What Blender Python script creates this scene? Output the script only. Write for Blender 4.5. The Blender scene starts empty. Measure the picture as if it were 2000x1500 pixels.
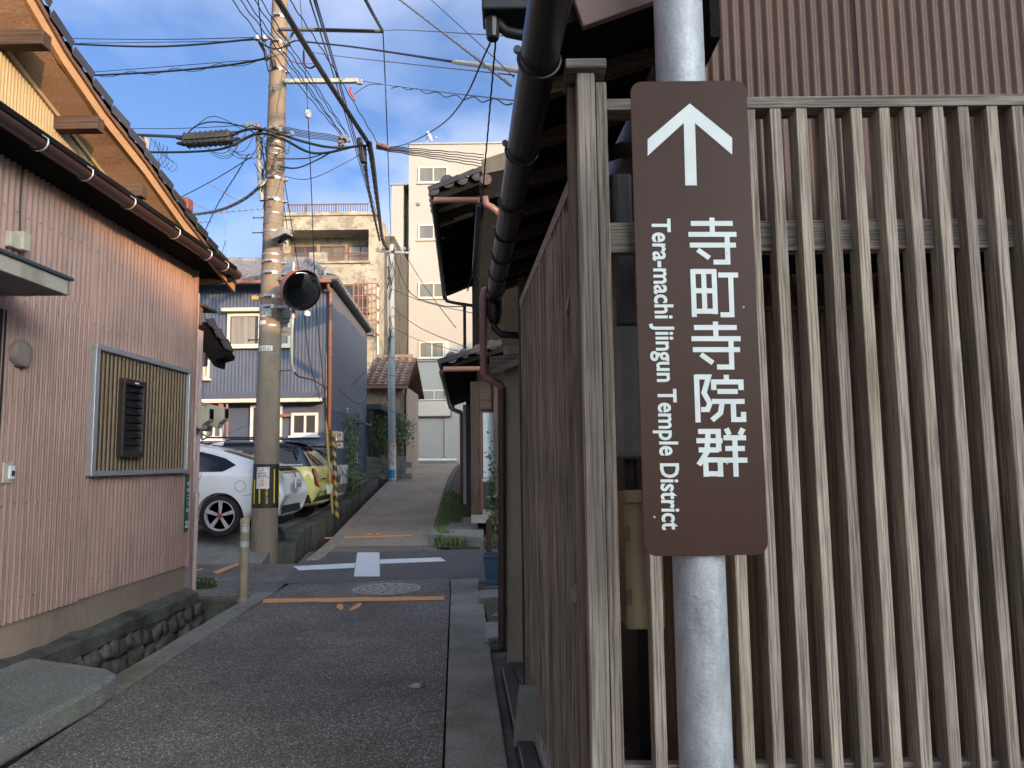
import bpy, bmesh, math, random
from mathutils import Vector, Matrix
from mathutils.bvhtree import BVHTree
random.seed(7)
sc = bpy.context.scene
COL = bpy.context.collection
V = Vector
PI = math.pi

# ------------------------------------------------------------------ camera
CAMH, PITCH, ROLL, FPX = 1.45, math.radians(5.88), math.radians(0.71), 1450.0
cd = bpy.data.cameras.new('camera'); cam = bpy.data.objects.new('camera', cd); COL.objects.link(cam)
cd.sensor_width = 36.0; cd.lens = 36.0 * FPX / 2000.0; cd.clip_start = 0.05; cd.clip_end = 2000
CR = Matrix.Rotation(PI / 2 + PITCH, 3, 'X') @ Matrix.Rotation(-ROLL, 3, 'Z')
cam.matrix_world = Matrix.Translation((0, 0, CAMH)) @ CR.to_4x4()
sc.camera = cam

# ------------------------------------------------------------------ sky and sun
SUN_TO = V((0.62, -0.765, 0.175)).normalized()
SUN_EL = math.asin(SUN_TO.z); SUN_AZ = math.atan2(SUN_TO.x, SUN_TO.y)
world = bpy.data.worlds.new('World'); sc.world = world; world.use_nodes = True
wn, wl = world.node_tree.nodes, world.node_tree.links
bg = wn['Background']
sky = wn.new('ShaderNodeTexSky'); sky.sky_type = 'NISHITA'; sky.sun_disc = False
sky.sun_elevation = SUN_EL; sky.sun_rotation = SUN_AZ
sky.air_density = 0.5; sky.dust_density = 7.0; sky.ozone_density = 1.8; sky.altitude = 50
tc = wn.new('ShaderNodeTexCoord')
mp = wn.new('ShaderNodeMapping'); mp.inputs['Scale'].default_value = (1.0, 1.0, 2.0); mp.inputs['Location'].default_value = (9.38, 4.93, 10.88)
wl.new(tc.outputs['Generated'], mp.inputs['Vector'])
nz = wn.new('ShaderNodeTexNoise'); nz.inputs['Scale'].default_value = 1.75; nz.inputs['Detail'].default_value = 6; nz.inputs['Roughness'].default_value = 0.48
nz.inputs['Distortion'].default_value = 0.25
wl.new(mp.outputs[0], nz.inputs['Vector'])
rp = wn.new('ShaderNodeValToRGB'); rp.color_ramp.elements[0].position = 0.41; rp.color_ramp.elements[1].position = 0.60
rp.color_ramp.elements[0].color = (0, 0, 0, 1); rp.color_ramp.elements[1].color = (0.85, 0.85, 0.85, 1)
wl.new(nz.outputs['Fac'], rp.inputs['Fac'])
nz2 = wn.new('ShaderNodeTexNoise'); nz2.inputs['Scale'].default_value = 4.0; nz2.inputs['Detail'].default_value = 6
wl.new(mp.outputs[0], nz2.inputs['Vector'])
cl = wn.new('ShaderNodeValToRGB'); cl.color_ramp.elements[0].position = 0.35; cl.color_ramp.elements[1].position = 0.7
cl.color_ramp.elements[0].color = (1.55, 1.65, 1.95, 1); cl.color_ramp.elements[1].color = (2.6, 2.6, 2.75, 1)
wl.new(nz2.outputs['Fac'], cl.inputs['Fac'])
tint = wn.new('ShaderNodeMixRGB'); tint.blend_type = 'MULTIPLY'; tint.inputs['Fac'].default_value = 1
tint.inputs['Color2'].default_value = (0.86, 1.0, 1.13, 1)
wl.new(sky.outputs['Color'], tint.inputs['Color1'])
cadd = wn.new('ShaderNodeMixRGB'); cadd.blend_type = 'ADD'; cadd.inputs['Fac'].default_value = 0.45   # cloud: its own white plus the light of the sky round it
wl.new(cl.outputs['Color'], cadd.inputs['Color1']); wl.new(tint.outputs['Color'], cadd.inputs['Color2'])
mx = wn.new('ShaderNodeMixRGB')
wl.new(rp.outputs['Color'], mx.inputs['Fac']); wl.new(tint.outputs['Color'], mx.inputs['Color1']); wl.new(cadd.outputs['Color'], mx.inputs['Color2'])
wl.new(mx.outputs['Color'], bg.inputs['Color']); bg.inputs['Strength'].default_value = 0.15

sl = bpy.data.lights.new('sun', 'SUN'); so = bpy.data.objects.new('sun', sl); COL.objects.link(so)
sl.energy = 1.7; sl.angle = math.radians(0.53); sl.color = (1.0, 0.58, 0.27)
so.rotation_euler = SUN_TO.to_track_quat('Z', 'Y').to_euler(); so.location = (6, -8, 20)

sc.view_settings.view_transform = 'Standard'; sc.view_settings.look = 'None'
sc.view_settings.exposure = 1.5; sc.view_settings.gamma = 1; sc.view_settings.use_curve_mapping = False
sc.render.engine = 'CYCLES'
sc.cycles.use_denoising = True
sc.cycles.max_bounces = 8; sc.cycles.diffuse_bounces = 5; sc.cycles.glossy_bounces = 4; sc.cycles.transmission_bounces = 6
sc.cycles.sample_clamp_indirect = 6.0

# ------------------------------------------------------------------ pixel -> direction helpers
CAM = V((0, 0, CAMH))
def ray(px, py):
    return CR @ V(((px - 1000) / FPX, -(py - 750) / FPX, -1.0))
def pt(px, py, Y):
    d = ray(px, py); return CAM + d * (Y / d.y)
def on_x(px, py, X):
    d = ray(px, py); return CAM + d * (X / d.x)
def on_z(px, py, z=0.0):
    d = ray(px, py); return CAM + d * ((z - CAMH) / d.z)
SD = V((-0.0666, 0.9978, 0)); SN = V((0.9978, 0.0666, 0))     # street direction and its right-hand normal

# ------------------------------------------------------------------ object helpers
WLOC = {}
def wloc(o): return WLOC.get(o.name, V((0, 0, 0)))
class MB:
    def __init__(s): s.v = []; s.f = []; s.m = []
    def add(s, vs, fs, m=0):
        b = len(s.v); s.v += [tuple(x) for x in vs]; s.f += [tuple(b + i for i in f) for f in fs]; s.m += [m] * len(fs); return s
    def box(s, x0, x1, y0, y1, z0, z1, m=0):
        vs = [(x, y, z) for z in (z0, z1) for y in (y0, y1) for x in (x0, x1)]
        return s.add(vs, [(0, 2, 3, 1), (4, 5, 7, 6), (0, 1, 5, 4), (2, 6, 7, 3), (0, 4, 6, 2), (1, 3, 7, 5)], m)
    def obox(s, c, a, b, d, m=0):
        c, a, b, d = V(c), V(a), V(b), V(d)
        vs = [c + a * i + b * j + d * k for k in (-1, 1) for j in (-1, 1) for i in (-1, 1)]
        return s.add(vs, [(0, 2, 3, 1), (4, 5, 7, 6), (0, 1, 5, 4), (2, 6, 7, 3), (0, 4, 6, 2), (1, 3, 7, 5)], m)
    def beam(s, p, q, w, h, up=(0, 0, 1), m=0):
        p, q = V(p), V(q); d = q - p; a = d.cross(V(up))
        if a.length < 1e-5: a = d.cross(V((0, 1, 0)))
        a.normalize(); u = a.cross(d).normalized()
        return s.obox((p + q) / 2, d / 2, a * w / 2, u * h / 2, m)
    def tube(s, pts, r, n=8, m=0, radii=None, cap=True):
        pts = [V(p) for p in pts]; N = len(pts); b = len(s.v); t0 = (pts[1] - pts[0]).normalized()
        a = t0.cross(V((0, 0, 1)));  a = a if a.length > 0.05 else t0.cross(V((1, 0, 0)))
        a.normalize()
        for i, p in enumerate(pts):
            t = (pts[min(i + 1, N - 1)] - pts[max(i - 1, 0)]).normalized()
            a = (a - t * a.dot(t)).normalized(); c = t.cross(a)
            rr = radii[i] if radii else r
            for k in range(n):
                th = 2 * PI * k / n; s.v.append(tuple(p + a * (rr * math.cos(th)) + c * (rr * math.sin(th))))
        for i in range(N - 1):
            for k in range(n):
                k2 = (k + 1) % n
                s.f.append((b + i * n + k, b + i * n + k2, b + (i + 1) * n + k2, b + (i + 1) * n + k)); s.m.append(m)
        if cap:
            s.f.append(tuple(b + k for k in reversed(range(n)))); s.m.append(m)
            s.f.append(tuple(b + (N - 1) * n + k for k in range(n))); s.m.append(m)
        return s
    def lathe(s, prof, n, c, ax=(0, 0, 1), m=0, cap=True):
        c = V(c); ax = V(ax).normalized(); a = ax.cross(V((0, 0, 1))); a = a if a.length > 0.05 else ax.cross(V((1, 0, 0)))
        a.normalize(); e = ax.cross(a); b = len(s.v)
        for r, h in prof:
            for k in range(n):
                th = 2 * PI * k / n; s.v.append(tuple(c + ax * h + a * (r * math.cos(th)) + e * (r * math.sin(th))))
        for i in range(len(prof) - 1):
            for k in range(n):
                k2 = (k + 1) % n
                s.f.append((b + i * n + k, b + i * n + k2, b + (i + 1) * n + k2, b + (i + 1) * n + k)); s.m.append(m)
        if cap:
            s.f.append(tuple(b + k for k in reversed(range(n)))); s.m.append(m)
            s.f.append(tuple(b + (len(prof) - 1) * n + k for k in range(n))); s.m.append(m)
        return s
    def prism(s, poly, vec, m=0):
        poly = [V(p) for p in poly]; vec = V(vec); n = len(poly); b = len(s.v)
        s.v += [tuple(p) for p in poly] + [tuple(p + vec) for p in poly]
        s.f += [tuple(b + i for i in reversed(range(n))), tuple(b + n + i for i in range(n))]
        s.f += [(b + i, b + (i + 1) % n, b + n + (i + 1) % n, b + n + i) for i in range(n)]
        s.m += [m] * (n + 2); return s
    def poly(s, pts, m=0): return s.add(pts, [tuple(range(len(pts)))], m)
    def grid(s, fn, nu, nv, m=0):
        b = len(s.v)
        for j in range(nv + 1):
            for i in range(nu + 1): s.v.append(tuple(fn(i / nu, j / nv)))
        w = nu + 1
        for j in range(nv):
            for i in range(nu):
                s.f.append((b + j * w + i, b + j * w + i + 1, b + (j + 1) * w + i + 1, b + (j + 1) * w + i)); s.m.append(m)
        return s
    def mesh(s, name, off=(0, 0, 0), smooth=False, fix=True):
        me = bpy.data.meshes.new(name); off = V(off)
        me.from_pydata([tuple(V(p) - off) for p in s.v], [], s.f)
        for p, k in zip(me.polygons, s.m): p.material_index = k
        if fix:
            bm = bmesh.new(); bm.from_mesh(me); bmesh.ops.recalc_face_normals(bm, faces=bm.faces); bm.to_mesh(me); bm.free()
        if smooth:
            for p in me.polygons: p.use_smooth = True
        me.update(); return me
def setmats(me, mt):
    for x in (mt if isinstance(mt, (list, tuple)) else [mt]): me.materials.append(x)
def auto_smooth(me, deg=40):
    for p in me.polygons: p.use_smooth = True
    me.set_sharp_from_angle(angle=math.radians(deg))
def obj(name, mb, mt, parent=None, smooth=False, bevel=0, auto=False):
    base = wloc(parent) if parent else V((0, 0, 0))
    me = mb.mesh(name, base, smooth); setmats(me, mt)
    if auto: auto_smooth(me)
    o = bpy.data.objects.new(name, me); COL.objects.link(o)
    if parent: o.parent = parent; WLOC[o.name] = base.copy()
    if bevel:
        b = o.modifiers.new('bevel', 'BEVEL'); b.width = bevel; b.segments = 2; b.limit_method = 'ANGLE'
    return o
def tag(o, label, cat, group=None):
    o['label'] = label; o['category'] = cat
    if group: o['group'] = group
    return o
def thing(name, label, cat, loc, group=None):
    o = bpy.data.objects.new(name, None); COL.objects.link(o); o.location = loc; o.empty_display_size = 0.1
    WLOC[o.name] = V(loc); return tag(o, label, cat, group)
def tobj(name, mb, mt, label, cat, group=None, **k):
    vs = mb.v; c = V((sum(p[0] for p in vs) / len(vs), sum(p[1] for p in vs) / len(vs), min(p[2] for p in vs)))
    me = mb.mesh(name, c, k.get('smooth', False)); setmats(me, mt)
    if k.get('auto'): auto_smooth(me)
    o = bpy.data.objects.new(name, me); COL.objects.link(o); o.location = c; WLOC[o.name] = c
    if k.get('bevel'):
        b = o.modifiers.new('bevel', 'BEVEL'); b.width = k['bevel']; b.segments = 2; b.limit_method = 'ANGLE'
    return tag(o, label, cat, group)
def struct(name, mb, mt, **k):
    o = obj(name, mb, mt, **k)
    if not k.get('parent'): o['kind'] = 'structure'
    return o
def inst(name, me, parent, loc, rot=None, scale=None):
    """a part that shares mesh data; loc is a world position"""
    o = bpy.data.objects.new(name, me); COL.objects.link(o); o.parent = parent
    o.location = V(loc) - wloc(parent)
    if rot: o.rotation_euler = rot
    if scale: o.scale = scale
    return o

# ------------------------------------------------------------------ materials
class NT:
    def __init__(s, name):
        s.mat = bpy.data.materials.new(name); s.mat.use_nodes = True
        s.n = s.mat.node_tree.nodes; s.l = s.mat.node_tree.links; s.b = s.n['Principled BSDF']
    def new(s, t, **k):
        x = s.n.new(t)
        for a, v in k.items():
            if a in ('inp',):
                for q, w in v.items(): x.inputs[q].default_value = w
            else: setattr(x, a, v)
        return x
    def coord(s, stretch=(1, 1, 1), rand=True, kind='Object'):
        t = s.new('ShaderNodeTexCoord'); m = s.new('ShaderNodeMapping'); m.inputs['Scale'].default_value = stretch
        s.l.new(t.outputs[kind], m.inputs['Vector'])
        if rand:
            oi = s.new('ShaderNodeObjectInfo'); mu = s.new('ShaderNodeMath', operation='MULTIPLY'); mu.inputs[1].default_value = 37.0
            s.l.new(oi.outputs['Random'], mu.inputs[0]); s.l.new(mu.outputs[0], m.inputs['Location'])
        return m.outputs[0]
    def noise(s, vec, scale, detail=6, rough=0.6, dist=0):
        x = s.new('ShaderNodeTexNoise', inp={'Scale': scale, 'Detail': detail, 'Roughness': rough, 'Distortion': dist}); s.l.new(vec, x.inputs['Vector']); return x.outputs['Fac']
    def ramp(s, fac, stops):
        x = s.new('ShaderNodeValToRGB'); cr = x.color_ramp
        while len(cr.elements) < len(stops): cr.elements.new(0.5)
        for e, (p, c) in zip(cr.elements, stops): e.position = p; e.color = (*c, 1) if len(c) == 3 else c
        s.l.new(fac, x.inputs['Fac']); return x.outputs['Color']
    def mix(s, fac, a, b, mode='MIX'):
        x = s.new('ShaderNodeMixRGB', blend_type=mode)
        for i, q in ((0, fac), (1, a), (2, b)):
            if isinstance(q, (int, float)): x.inputs[i].default_value = q
            elif isinstance(q, tuple): x.inputs[i].default_value = (*q, 1)
            else: s.l.new(q, x.inputs[i])
        return x.outputs['Color']
    def bump(s, h, strength, dist=0.01):
        x = s.new('ShaderNodeBump', inp={'Strength': strength, 'Distance': dist}); s.l.new(h, x.inputs['Height']); s.l.new(x.outputs['Normal'], s.b.inputs['Normal'])
    def var(s, col, amt):
        oi = s.new('ShaderNodeObjectInfo'); mr = s.new('ShaderNodeMapRange', inp={'To Min': 1 - amt, 'To Max': 1 + amt}); s.l.new(oi.outputs['Random'], mr.inputs['Value'])
        h = s.new('ShaderNodeHueSaturation'); s.l.new(mr.outputs[0], h.inputs['Value']); s.l.new(col, h.inputs['Color']); return h.outputs['Color']
    def out(s, col, rough=0.7, metal=0, spec=0.5):
        if isinstance(col, tuple): s.b.inputs['Base Color'].default_value = (*col, 1)
        else: s.l.new(col, s.b.inputs['Base Color'])
        if isinstance(rough, (int, float)): s.b.inputs['Roughness'].default_value = rough
        else: s.l.new(rough, s.b.inputs['Roughness'])
        s.b.inputs['Metallic'].default_value = metal; s.b.inputs['Specular IOR Level'].default_value = spec
        return s.mat
def mat(name, c1, c2=None, scale=4.0, rough=0.7, metal=0, bump=0, bscale=60, var=0, stretch=(1, 1, 1), dirt=None, dscale=1.5, dpos=(0.55, 0.75), spec=0.5, fine=0.0):
    t = NT(name); vec = t.coord(stretch)
    if c2 is None: c2 = tuple(x * 0.82 for x in c1)
    col = t.ramp(t.noise(vec, scale, 8), [(0.3, c1), (0.72, c2)])
    if fine:
        g = t.ramp(t.noise(t.coord(), bscale * 1.3, 3), [(0.3, (1 - fine,) * 3), (0.7, (1 + fine * 0.5,) * 3)]); col = t.mix(1.0, col, g, 'MULTIPLY')
    if dirt:
        fac = t.ramp(t.noise(t.coord((1, 1, 0.45)), dscale, 9, 0.68), [(dpos[0], (0, 0, 0)), (dpos[1], (1, 1, 1))]); col = t.mix(fac, col, dirt)
    if var: col = t.var(col, var)
    if bump: t.bump(t.noise(t.coord(), bscale, 6), bump, 0.006)
    return t.out(col, rough, metal, spec)
def wood(name, c1, c2, axis='z', fine=160, rough=0.85, bump=0.6, var=0.18, green=0.0):
    """weathered grain lines running along one axis of the object"""
    t = NT(name); st = {'z': (1, 1, 0.02), 'y': (1, 0.02, 1), 'x': (0.02, 1, 1)}[axis]
    vec = t.coord(st); g = t.noise(vec, fine, 3, 0.6); g2 = t.noise(t.coord(tuple(q if q < 1 else 1 for q in st)), 22, 5, 0.6)
    big = t.noise(t.coord((1, 1, 1)), 2.2, 5)
    col = t.ramp(g, [(0.38, c2), (0.58, c1)])
    col = t.mix(t.ramp(g2, [(0.35, (0.55,) * 3), (0.7, (0, 0, 0))]), col, c2)
    col = t.mix(1.0, col, t.ramp(big, [(0.25, (0.72, 0.72, 0.72)), (0.75, (1.12, 1.1, 1.06))]), 'MULTIPLY')
    if green: col = t.mix(t.ramp(t.noise(t.coord((1, 1, 0.5)), 3.0, 6), [(0.5, (0, 0, 0)), (0.75, (green,) * 3)]), col, (0.12, 0.12, 0.06))
    if var: col = t.var(col, var)
    t.bump(g, bump, 0.003); return t.out(col, rough, 0, 0.3)
def metal_sheet(name, c1, c2, streak=(0.1, 0.06, 0.045), amt=0.6, rough=0.45, z=0.12):
    """painted sheet metal with vertical runs of grime"""
    t = NT(name)
    col = t.ramp(t.noise(t.coord(), 2.5, 6), [(0.3, c1), (0.7, c2)])
    col = t.mix(1.0, col, t.ramp(t.noise(t.coord((1, 1, 0.6)), 0.9, 7, 0.65), [(0.3, (0.8, 0.8, 0.81)), (0.7, (1.1, 1.08, 1.06))]), 'MULTIPLY')
    r = t.ramp(t.noise(t.coord((1, 1, z)), 14, 7, 0.7), [(0.5, (0, 0, 0)), (0.8, (amt,) * 3)]); col = t.mix(r, col, streak)
    sp = t.ramp(t.noise(t.coord(), 120, 3), [(0.62, (0, 0, 0)), (0.72, (0.35,) * 3)]); col = t.mix(sp, col, streak)
    t.bump(t.noise(t.coord(), 9, 4), 0.15, 0.01); return t.out(col, rough, 0, 0.4)
def plain(name, c, rough=0.5, metal=0, spec=0.5, var=0):
    t = NT(name); col = t.ramp(t.noise(t.coord(), 12, 5), [(0.25, tuple(x * 0.9 for x in c)), (0.75, tuple(min(1, x * 1.08) for x in c))])
    if var: col = t.var(col, var)
    return t.out(col, rough, metal, spec)
def glass(name, c=(0.03, 0.04, 0.045), rough=0.06):
    t = NT(name); t.bump(t.noise(t.coord(), 2.0, 2), 0.04, 0.02); return t.out(c, rough, 0, 0.8)
def asphalt(name, lo, hi, sc_=150, patch=(0.75, 1.15), moss=None, gap=0.5):
    t = NT(name); vec = t.coord(rand=False)
    vo = t.new('ShaderNodeTexVoronoi', inp={'Scale': sc_, 'Randomness': 1.0}); t.l.new(vec, vo.inputs['Vector'])
    sep = t.new('ShaderNodeSeparateColor'); t.l.new(vo.outputs['Color'], sep.inputs[0])
    mid = tuple((a + b) / 2 for a, b in zip(lo, hi))
    col = t.ramp(sep.outputs[0], [(0.0, lo), (0.55, mid), (0.86, hi), (0.95, tuple(x * 1.3 for x in hi)), (1.0, tuple(min(.9, x * 2.8) for x in hi))])
    edge = t.ramp(vo.outputs['Distance'], [(0.2, (1, 1, 1)), (0.75, (gap, gap, gap))]); col = t.mix(1.0, col, edge, 'MULTIPLY')
    pn = t.ramp(t.noise(vec, 0.9, 7, 0.62), [(0.3, (patch[0],) * 3), (0.7, (patch[1],) * 3)]); col = t.mix(1.0, col, pn, 'MULTIPLY')
    st = t.ramp(t.noise(vec, 3.2, 8, 0.7), [(0.55, (0, 0, 0)), (0.8, (0.55,) * 3)]); col = t.mix(st, col, tuple(x * 0.55 for x in lo))
    if moss: col = t.mix(t.ramp(t.noise(vec, 1.6, 8, 0.7), [(0.5, (0, 0, 0)), (0.68, (0.75,) * 3)]), col, moss)
    inv = t.new('ShaderNodeMath', operation='SUBTRACT'); inv.inputs[0].default_value = 1.0; t.l.new(vo.outputs['Distance'], inv.inputs[1])
    t.bump(inv.outputs[0], 0.55, 0.006); return t.out(col, 0.8, 0, 0.35)
def paint(name, c, under=(0.05, 0.05, 0.05), wear=(0.6, 0.72), rough=0.6):
    t = NT(name); f = t.ramp(t.noise(t.coord((1, 1, 1)), 26, 8, 0.75), [(wear[0], (0, 0, 0)), (wear[1], (1, 1, 1))])
    c0 = t.mix(t.ramp(t.noise(t.coord(), 5, 5), [(0.3, (0, 0, 0)), (0.7, (0.35,) * 3)]), c, tuple(x * 0.7 for x in c))
    t.bump(t.noise(t.coord(), 180, 3), 0.3, 0.003); return t.out(t.mix(f, c0, under), rough)

M = {}
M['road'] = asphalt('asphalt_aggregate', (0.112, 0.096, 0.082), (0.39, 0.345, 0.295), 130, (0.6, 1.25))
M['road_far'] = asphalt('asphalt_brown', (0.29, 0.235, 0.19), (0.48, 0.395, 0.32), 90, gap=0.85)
M['patch'] = asphalt('asphalt_dark', (0.098, 0.094, 0.094), (0.23, 0.218, 0.215), 170, (0.85, 1.1))
M['kerb'] = asphalt('mossy_concrete', (0.23, 0.225, 0.185), (0.38, 0.37, 0.31), 260, (0.6, 1.25), (0.15, 0.155, 0.075), 0.75)
M['concrete'] = mat('concrete', (0.3, 0.29, 0.26), (0.2, 0.195, 0.17), 2.5, 0.9, 0, 0.5, 70, dirt=(0.09, 0.09, 0.07), dscale=1.3, fine=0.25)
M['concrete_dark'] = mat('stained_concrete', (0.14, 0.135, 0.115), (0.085, 0.083, 0.068), 3, 0.92, 0, 0.7, 60, dirt=(0.035, 0.036, 0.026), dscale=2.4, dpos=(0.45, 0.65), fine=0.35)
M['mortar'] = mat('foundation_mortar', (0.36, 0.27, 0.2), (0.27, 0.2, 0.15), 1.6, 0.9, 0, 0.25, 40, dirt=(0.15, 0.12, 0.09), dscale=1.4, fine=0.12)
M['stone'] = mat('rubble_stone', (0.16, 0.13, 0.11), (0.08, 0.07, 0.062), 5, 0.9, 0, 0.8, 30, var=0.4, fine=0.3)
M['soil'] = mat('soil', (0.07, 0.06, 0.045), (0.035, 0.032, 0.025), 5, 0.95, 0, 0.8, 30, fine=0.4)
M['ground'] = mat('ground', (0.16, 0.15, 0.13), (0.1, 0.095, 0.08), 1.2, 0.95, 0, 0.4, 20, fine=0.3)
M['pink'] = metal_sheet('pink_sheet', (0.43, 0.28, 0.232), (0.36, 0.235, 0.195), (0.19, 0.135, 0.125), 0.9)
M['pink_pale'] = metal_sheet('pale_pink_sheet', (0.58, 0.43, 0.41), (0.5, 0.37, 0.35), (0.25, 0.17, 0.15), 0.5)
M['stucco'] = mat('brown_stucco', (0.31, 0.19, 0.115), (0.25, 0.15, 0.09), 2.2, 0.9, 0, 0.9, 45, fine=0.2)
M['cream_rib'] = metal_sheet('cream_ribbed_sheet', (0.46, 0.37, 0.21), (0.4, 0.32, 0.18), (0.3, 0.2, 0.1), 0.3)
M['verge'] = mat('verge_paint', (0.58, 0.34, 0.17), (0.48, 0.28, 0.14), 3, 0.75, 0, 0.3, 40, fine=0.12)
M['old_wood'] = wood('dark_old_wood', (0.15, 0.1, 0.075), (0.055, 0.04, 0.033), 'x', 90)
M['old_wood_z'] = wood('dark_old_wood_upright', (0.15, 0.105, 0.08), (0.05, 0.038, 0.032), 'z', 110)
M['fence'] = wood('grey_weathered_slat', (0.53, 0.455, 0.38), (0.175, 0.14, 0.11), 'z', 190, 0.85, 0.9, 0.25, 0.35)
M['fence_post'] = wood('grey_weathered_post', (0.6, 0.535, 0.46), (0.23, 0.195, 0.16), 'z', 150, 0.85, 0.8, 0.08, 0.3)
M['fence_x'] = wood('grey_weathered_rail', (0.4, 0.35, 0.3), (0.12, 0.105, 0.09), 'x', 160, 0.85, 0.7, 0.1)
M['fence_y'] = wood('grey_weathered_side_rail', (0.5, 0.45, 0.41), (0.2, 0.175, 0.155), 'y', 160, 0.85, 0.7, 0.1)
M['black_wood'] = wood('blackened_wood', (0.02, 0.019, 0.019), (0.009, 0.009, 0.009), 'y', 80, 0.8, 0.4, 0.1)
M['black_wood'].node_tree.nodes['Principled BSDF'].inputs['Specular IOR Level'].default_value = 0.06
M['gutter_brown'] = plain('brown_gutter', (0.075, 0.04, 0.036), 0.35)
M['gutter_black'] = plain('black_gutter', (0.014, 0.0135, 0.015), 0.36)
M['gutter_copper'] = plain('copper_coloured_gutter', (0.3, 0.14, 0.09), 0.5)
M['pipe_pink'] = plain('pink_pipe', (0.5, 0.36, 0.33), 0.5)
M['pipe_redbrown'] = mat('red_brown_pipe', (0.26, 0.13, 0.105), (0.2, 0.1, 0.085), 6, 0.5, dirt=(0.1, 0.07, 0.06), dscale=5)
M['pipe_dark'] = mat('dark_brown_pipe', (0.075, 0.042, 0.036), (0.05, 0.03, 0.027), 6, 0.5, dirt=(0.12, 0.07, 0.05), dscale=6)
M['galv'] = mat('galvanised_steel', (0.48, 0.5, 0.52), (0.34, 0.36, 0.385), 22, 0.55, 0.3, 0.35, 90, stretch=(1, 1, 0.6), dirt=(0.25, 0.265, 0.285), dscale=9, dpos=(0.5, 0.7), fine=0.15)
M['steel'] = plain('steel_fitting', (0.4, 0.41, 0.42), 0.45, 0.7)
M['alu'] = plain('aluminium_frame', (0.55, 0.56, 0.58), 0.4, 0.6)
M['rib_tan'] = metal_sheet('tan_ribbed_panel', (0.36, 0.27, 0.17), (0.3, 0.225, 0.14), (0.12, 0.085, 0.05), 0.5)
M['rib_brown'] = plain('dark_brown_panel', (0.05, 0.035, 0.024), 0.6)
M['dark_frame'] = plain('dark_brown_frame', (0.035, 0.026, 0.024), 0.4)
M['louvre'] = glass('louvre_glass', (0.012, 0.016, 0.018), 0.12)
M['glass'] = glass('window_glass')
M['car_glass'] = glass('car_glass', (0.008, 0.009, 0.01), 0.03)
M['beige_plastic'] = plain('beige_plastic', (0.52, 0.47, 0.36), 0.5)
M['cream_canopy'] = mat('canopy_fascia', (0.5, 0.46, 0.38), (0.4, 0.36, 0.29), 4, 0.7, dirt=(0.2, 0.18, 0.15), dscale=3)
M['grey_soffit'] = plain('grey_soffit', (0.23, 0.2, 0.22), 0.7)
M['navy_trim'] = plain('dark_blue_trim', (0.05, 0.065, 0.085), 0.5)
M['green_plate'] = plain('green_plate', (0.012, 0.09, 0.065), 0.4)
M['white_ink'] = plain('white_lettering', (0.8, 0.82, 0.8), 0.5)
M['black_ink'] = plain('black_lettering', (0.03, 0.03, 0.03), 0.6)
M['red_ink'] = plain('red_lettering', (0.55, 0.05, 0.03), 0.6)
M['sign_brown'] = mat('brown_sign_face', (0.058, 0.03, 0.022), (0.048, 0.025, 0.0185), 3, 0.34, 0, 0, dirt=(0.09, 0.06, 0.052), dscale=5, dpos=(0.68, 0.88), spec=0.14)
M['sign_white'] = plain('reflective_white', (0.6, 0.65, 0.63), 0.4)
M['brown_corr'] = metal_sheet('brown_sheet', (0.122, 0.066, 0.046), (0.092, 0.051, 0.036), (0.22, 0.1, 0.042), 0.6, 0.5, 0.05)
M['plaster_beige'] = mat('beige_plaster', (0.42, 0.36, 0.26), (0.34, 0.29, 0.21), 1.8, 0.85, 0, 0.2, 40, dirt=(0.16, 0.15, 0.12), dscale=2.2, dpos=(0.58, 0.8), fine=0.1)
M['tile_grey'] = mat('grey_roof_tile', (0.27, 0.275, 0.29), (0.15, 0.155, 0.165), 5, 0.42, 0, 0.3, 60, var=0.22, dirt=(0.06, 0.06, 0.06), dscale=6)
M['tile_black'] = mat('black_glazed_tile', (0.045, 0.042, 0.045), (0.025, 0.024, 0.026), 5, 0.25, 0, 0.2, 60, var=0.3, dirt=(0.16, 0.11, 0.08), dscale=7, dpos=(0.68, 0.82))
M['tile_brown'] = mat('brown_roof_tile', (0.29, 0.21, 0.175), (0.19, 0.14, 0.115), 6, 0.55, 0, 0.3, 60, var=0.25)
M['blue_corr'] = metal_sheet('blue_sheet', (0.092, 0.122, 0.185), (0.076, 0.102, 0.158), (0.16, 0.18, 0.21), 0.5, 0.5, 0.04)
M['blue_wall'] = mat('blue_wall_paint', (0.085, 0.11, 0.17), (0.07, 0.092, 0.145), 1.5, 0.6, fine=0.06)
M['blue_grey_wall'] = mat('blue_grey_wall', (0.16, 0.18, 0.22), (0.135, 0.152, 0.19), 1.2, 0.6, fine=0.05)
M['cream_frame'] = plain('cream_window_frame', (0.72, 0.68, 0.55), 0.5)
M['white_frame'] = plain('white_window_frame', (0.75, 0.76, 0.76), 0.45)
M['curtain'] = mat('curtain_cloth', (0.3, 0.295, 0.28), (0.2, 0.195, 0.185), 9, 0.9, stretch=(1, 1, 0.05))
M['curtain_dim'] = mat('dim_curtain_cloth', (0.26, 0.27, 0.26), (0.17, 0.175, 0.17), 9, 0.9, stretch=(1, 1, 0.05))
def peel():
    t = NT('peeling_plaster')
    base = t.ramp(t.noise(t.coord(), 0.9, 7), [(0.3, (0.46, 0.43, 0.34)), (0.7, (0.35, 0.325, 0.26))])
    f = t.ramp(t.noise(t.coord((1, 1, 1.5)), 1.7, 10, 0.74), [(0.49, (0, 0, 0)), (0.56, (1, 1, 1))])
    col = t.mix(f, base, t.ramp(t.noise(t.coord(), 8, 6), [(0.3, (0.2, 0.18, 0.14)), (0.7, (0.32, 0.29, 0.23))]))
    t.bump(f, 0.5, 0.02); return t.out(col, 0.9)
M['peel'] = peel()
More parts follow.
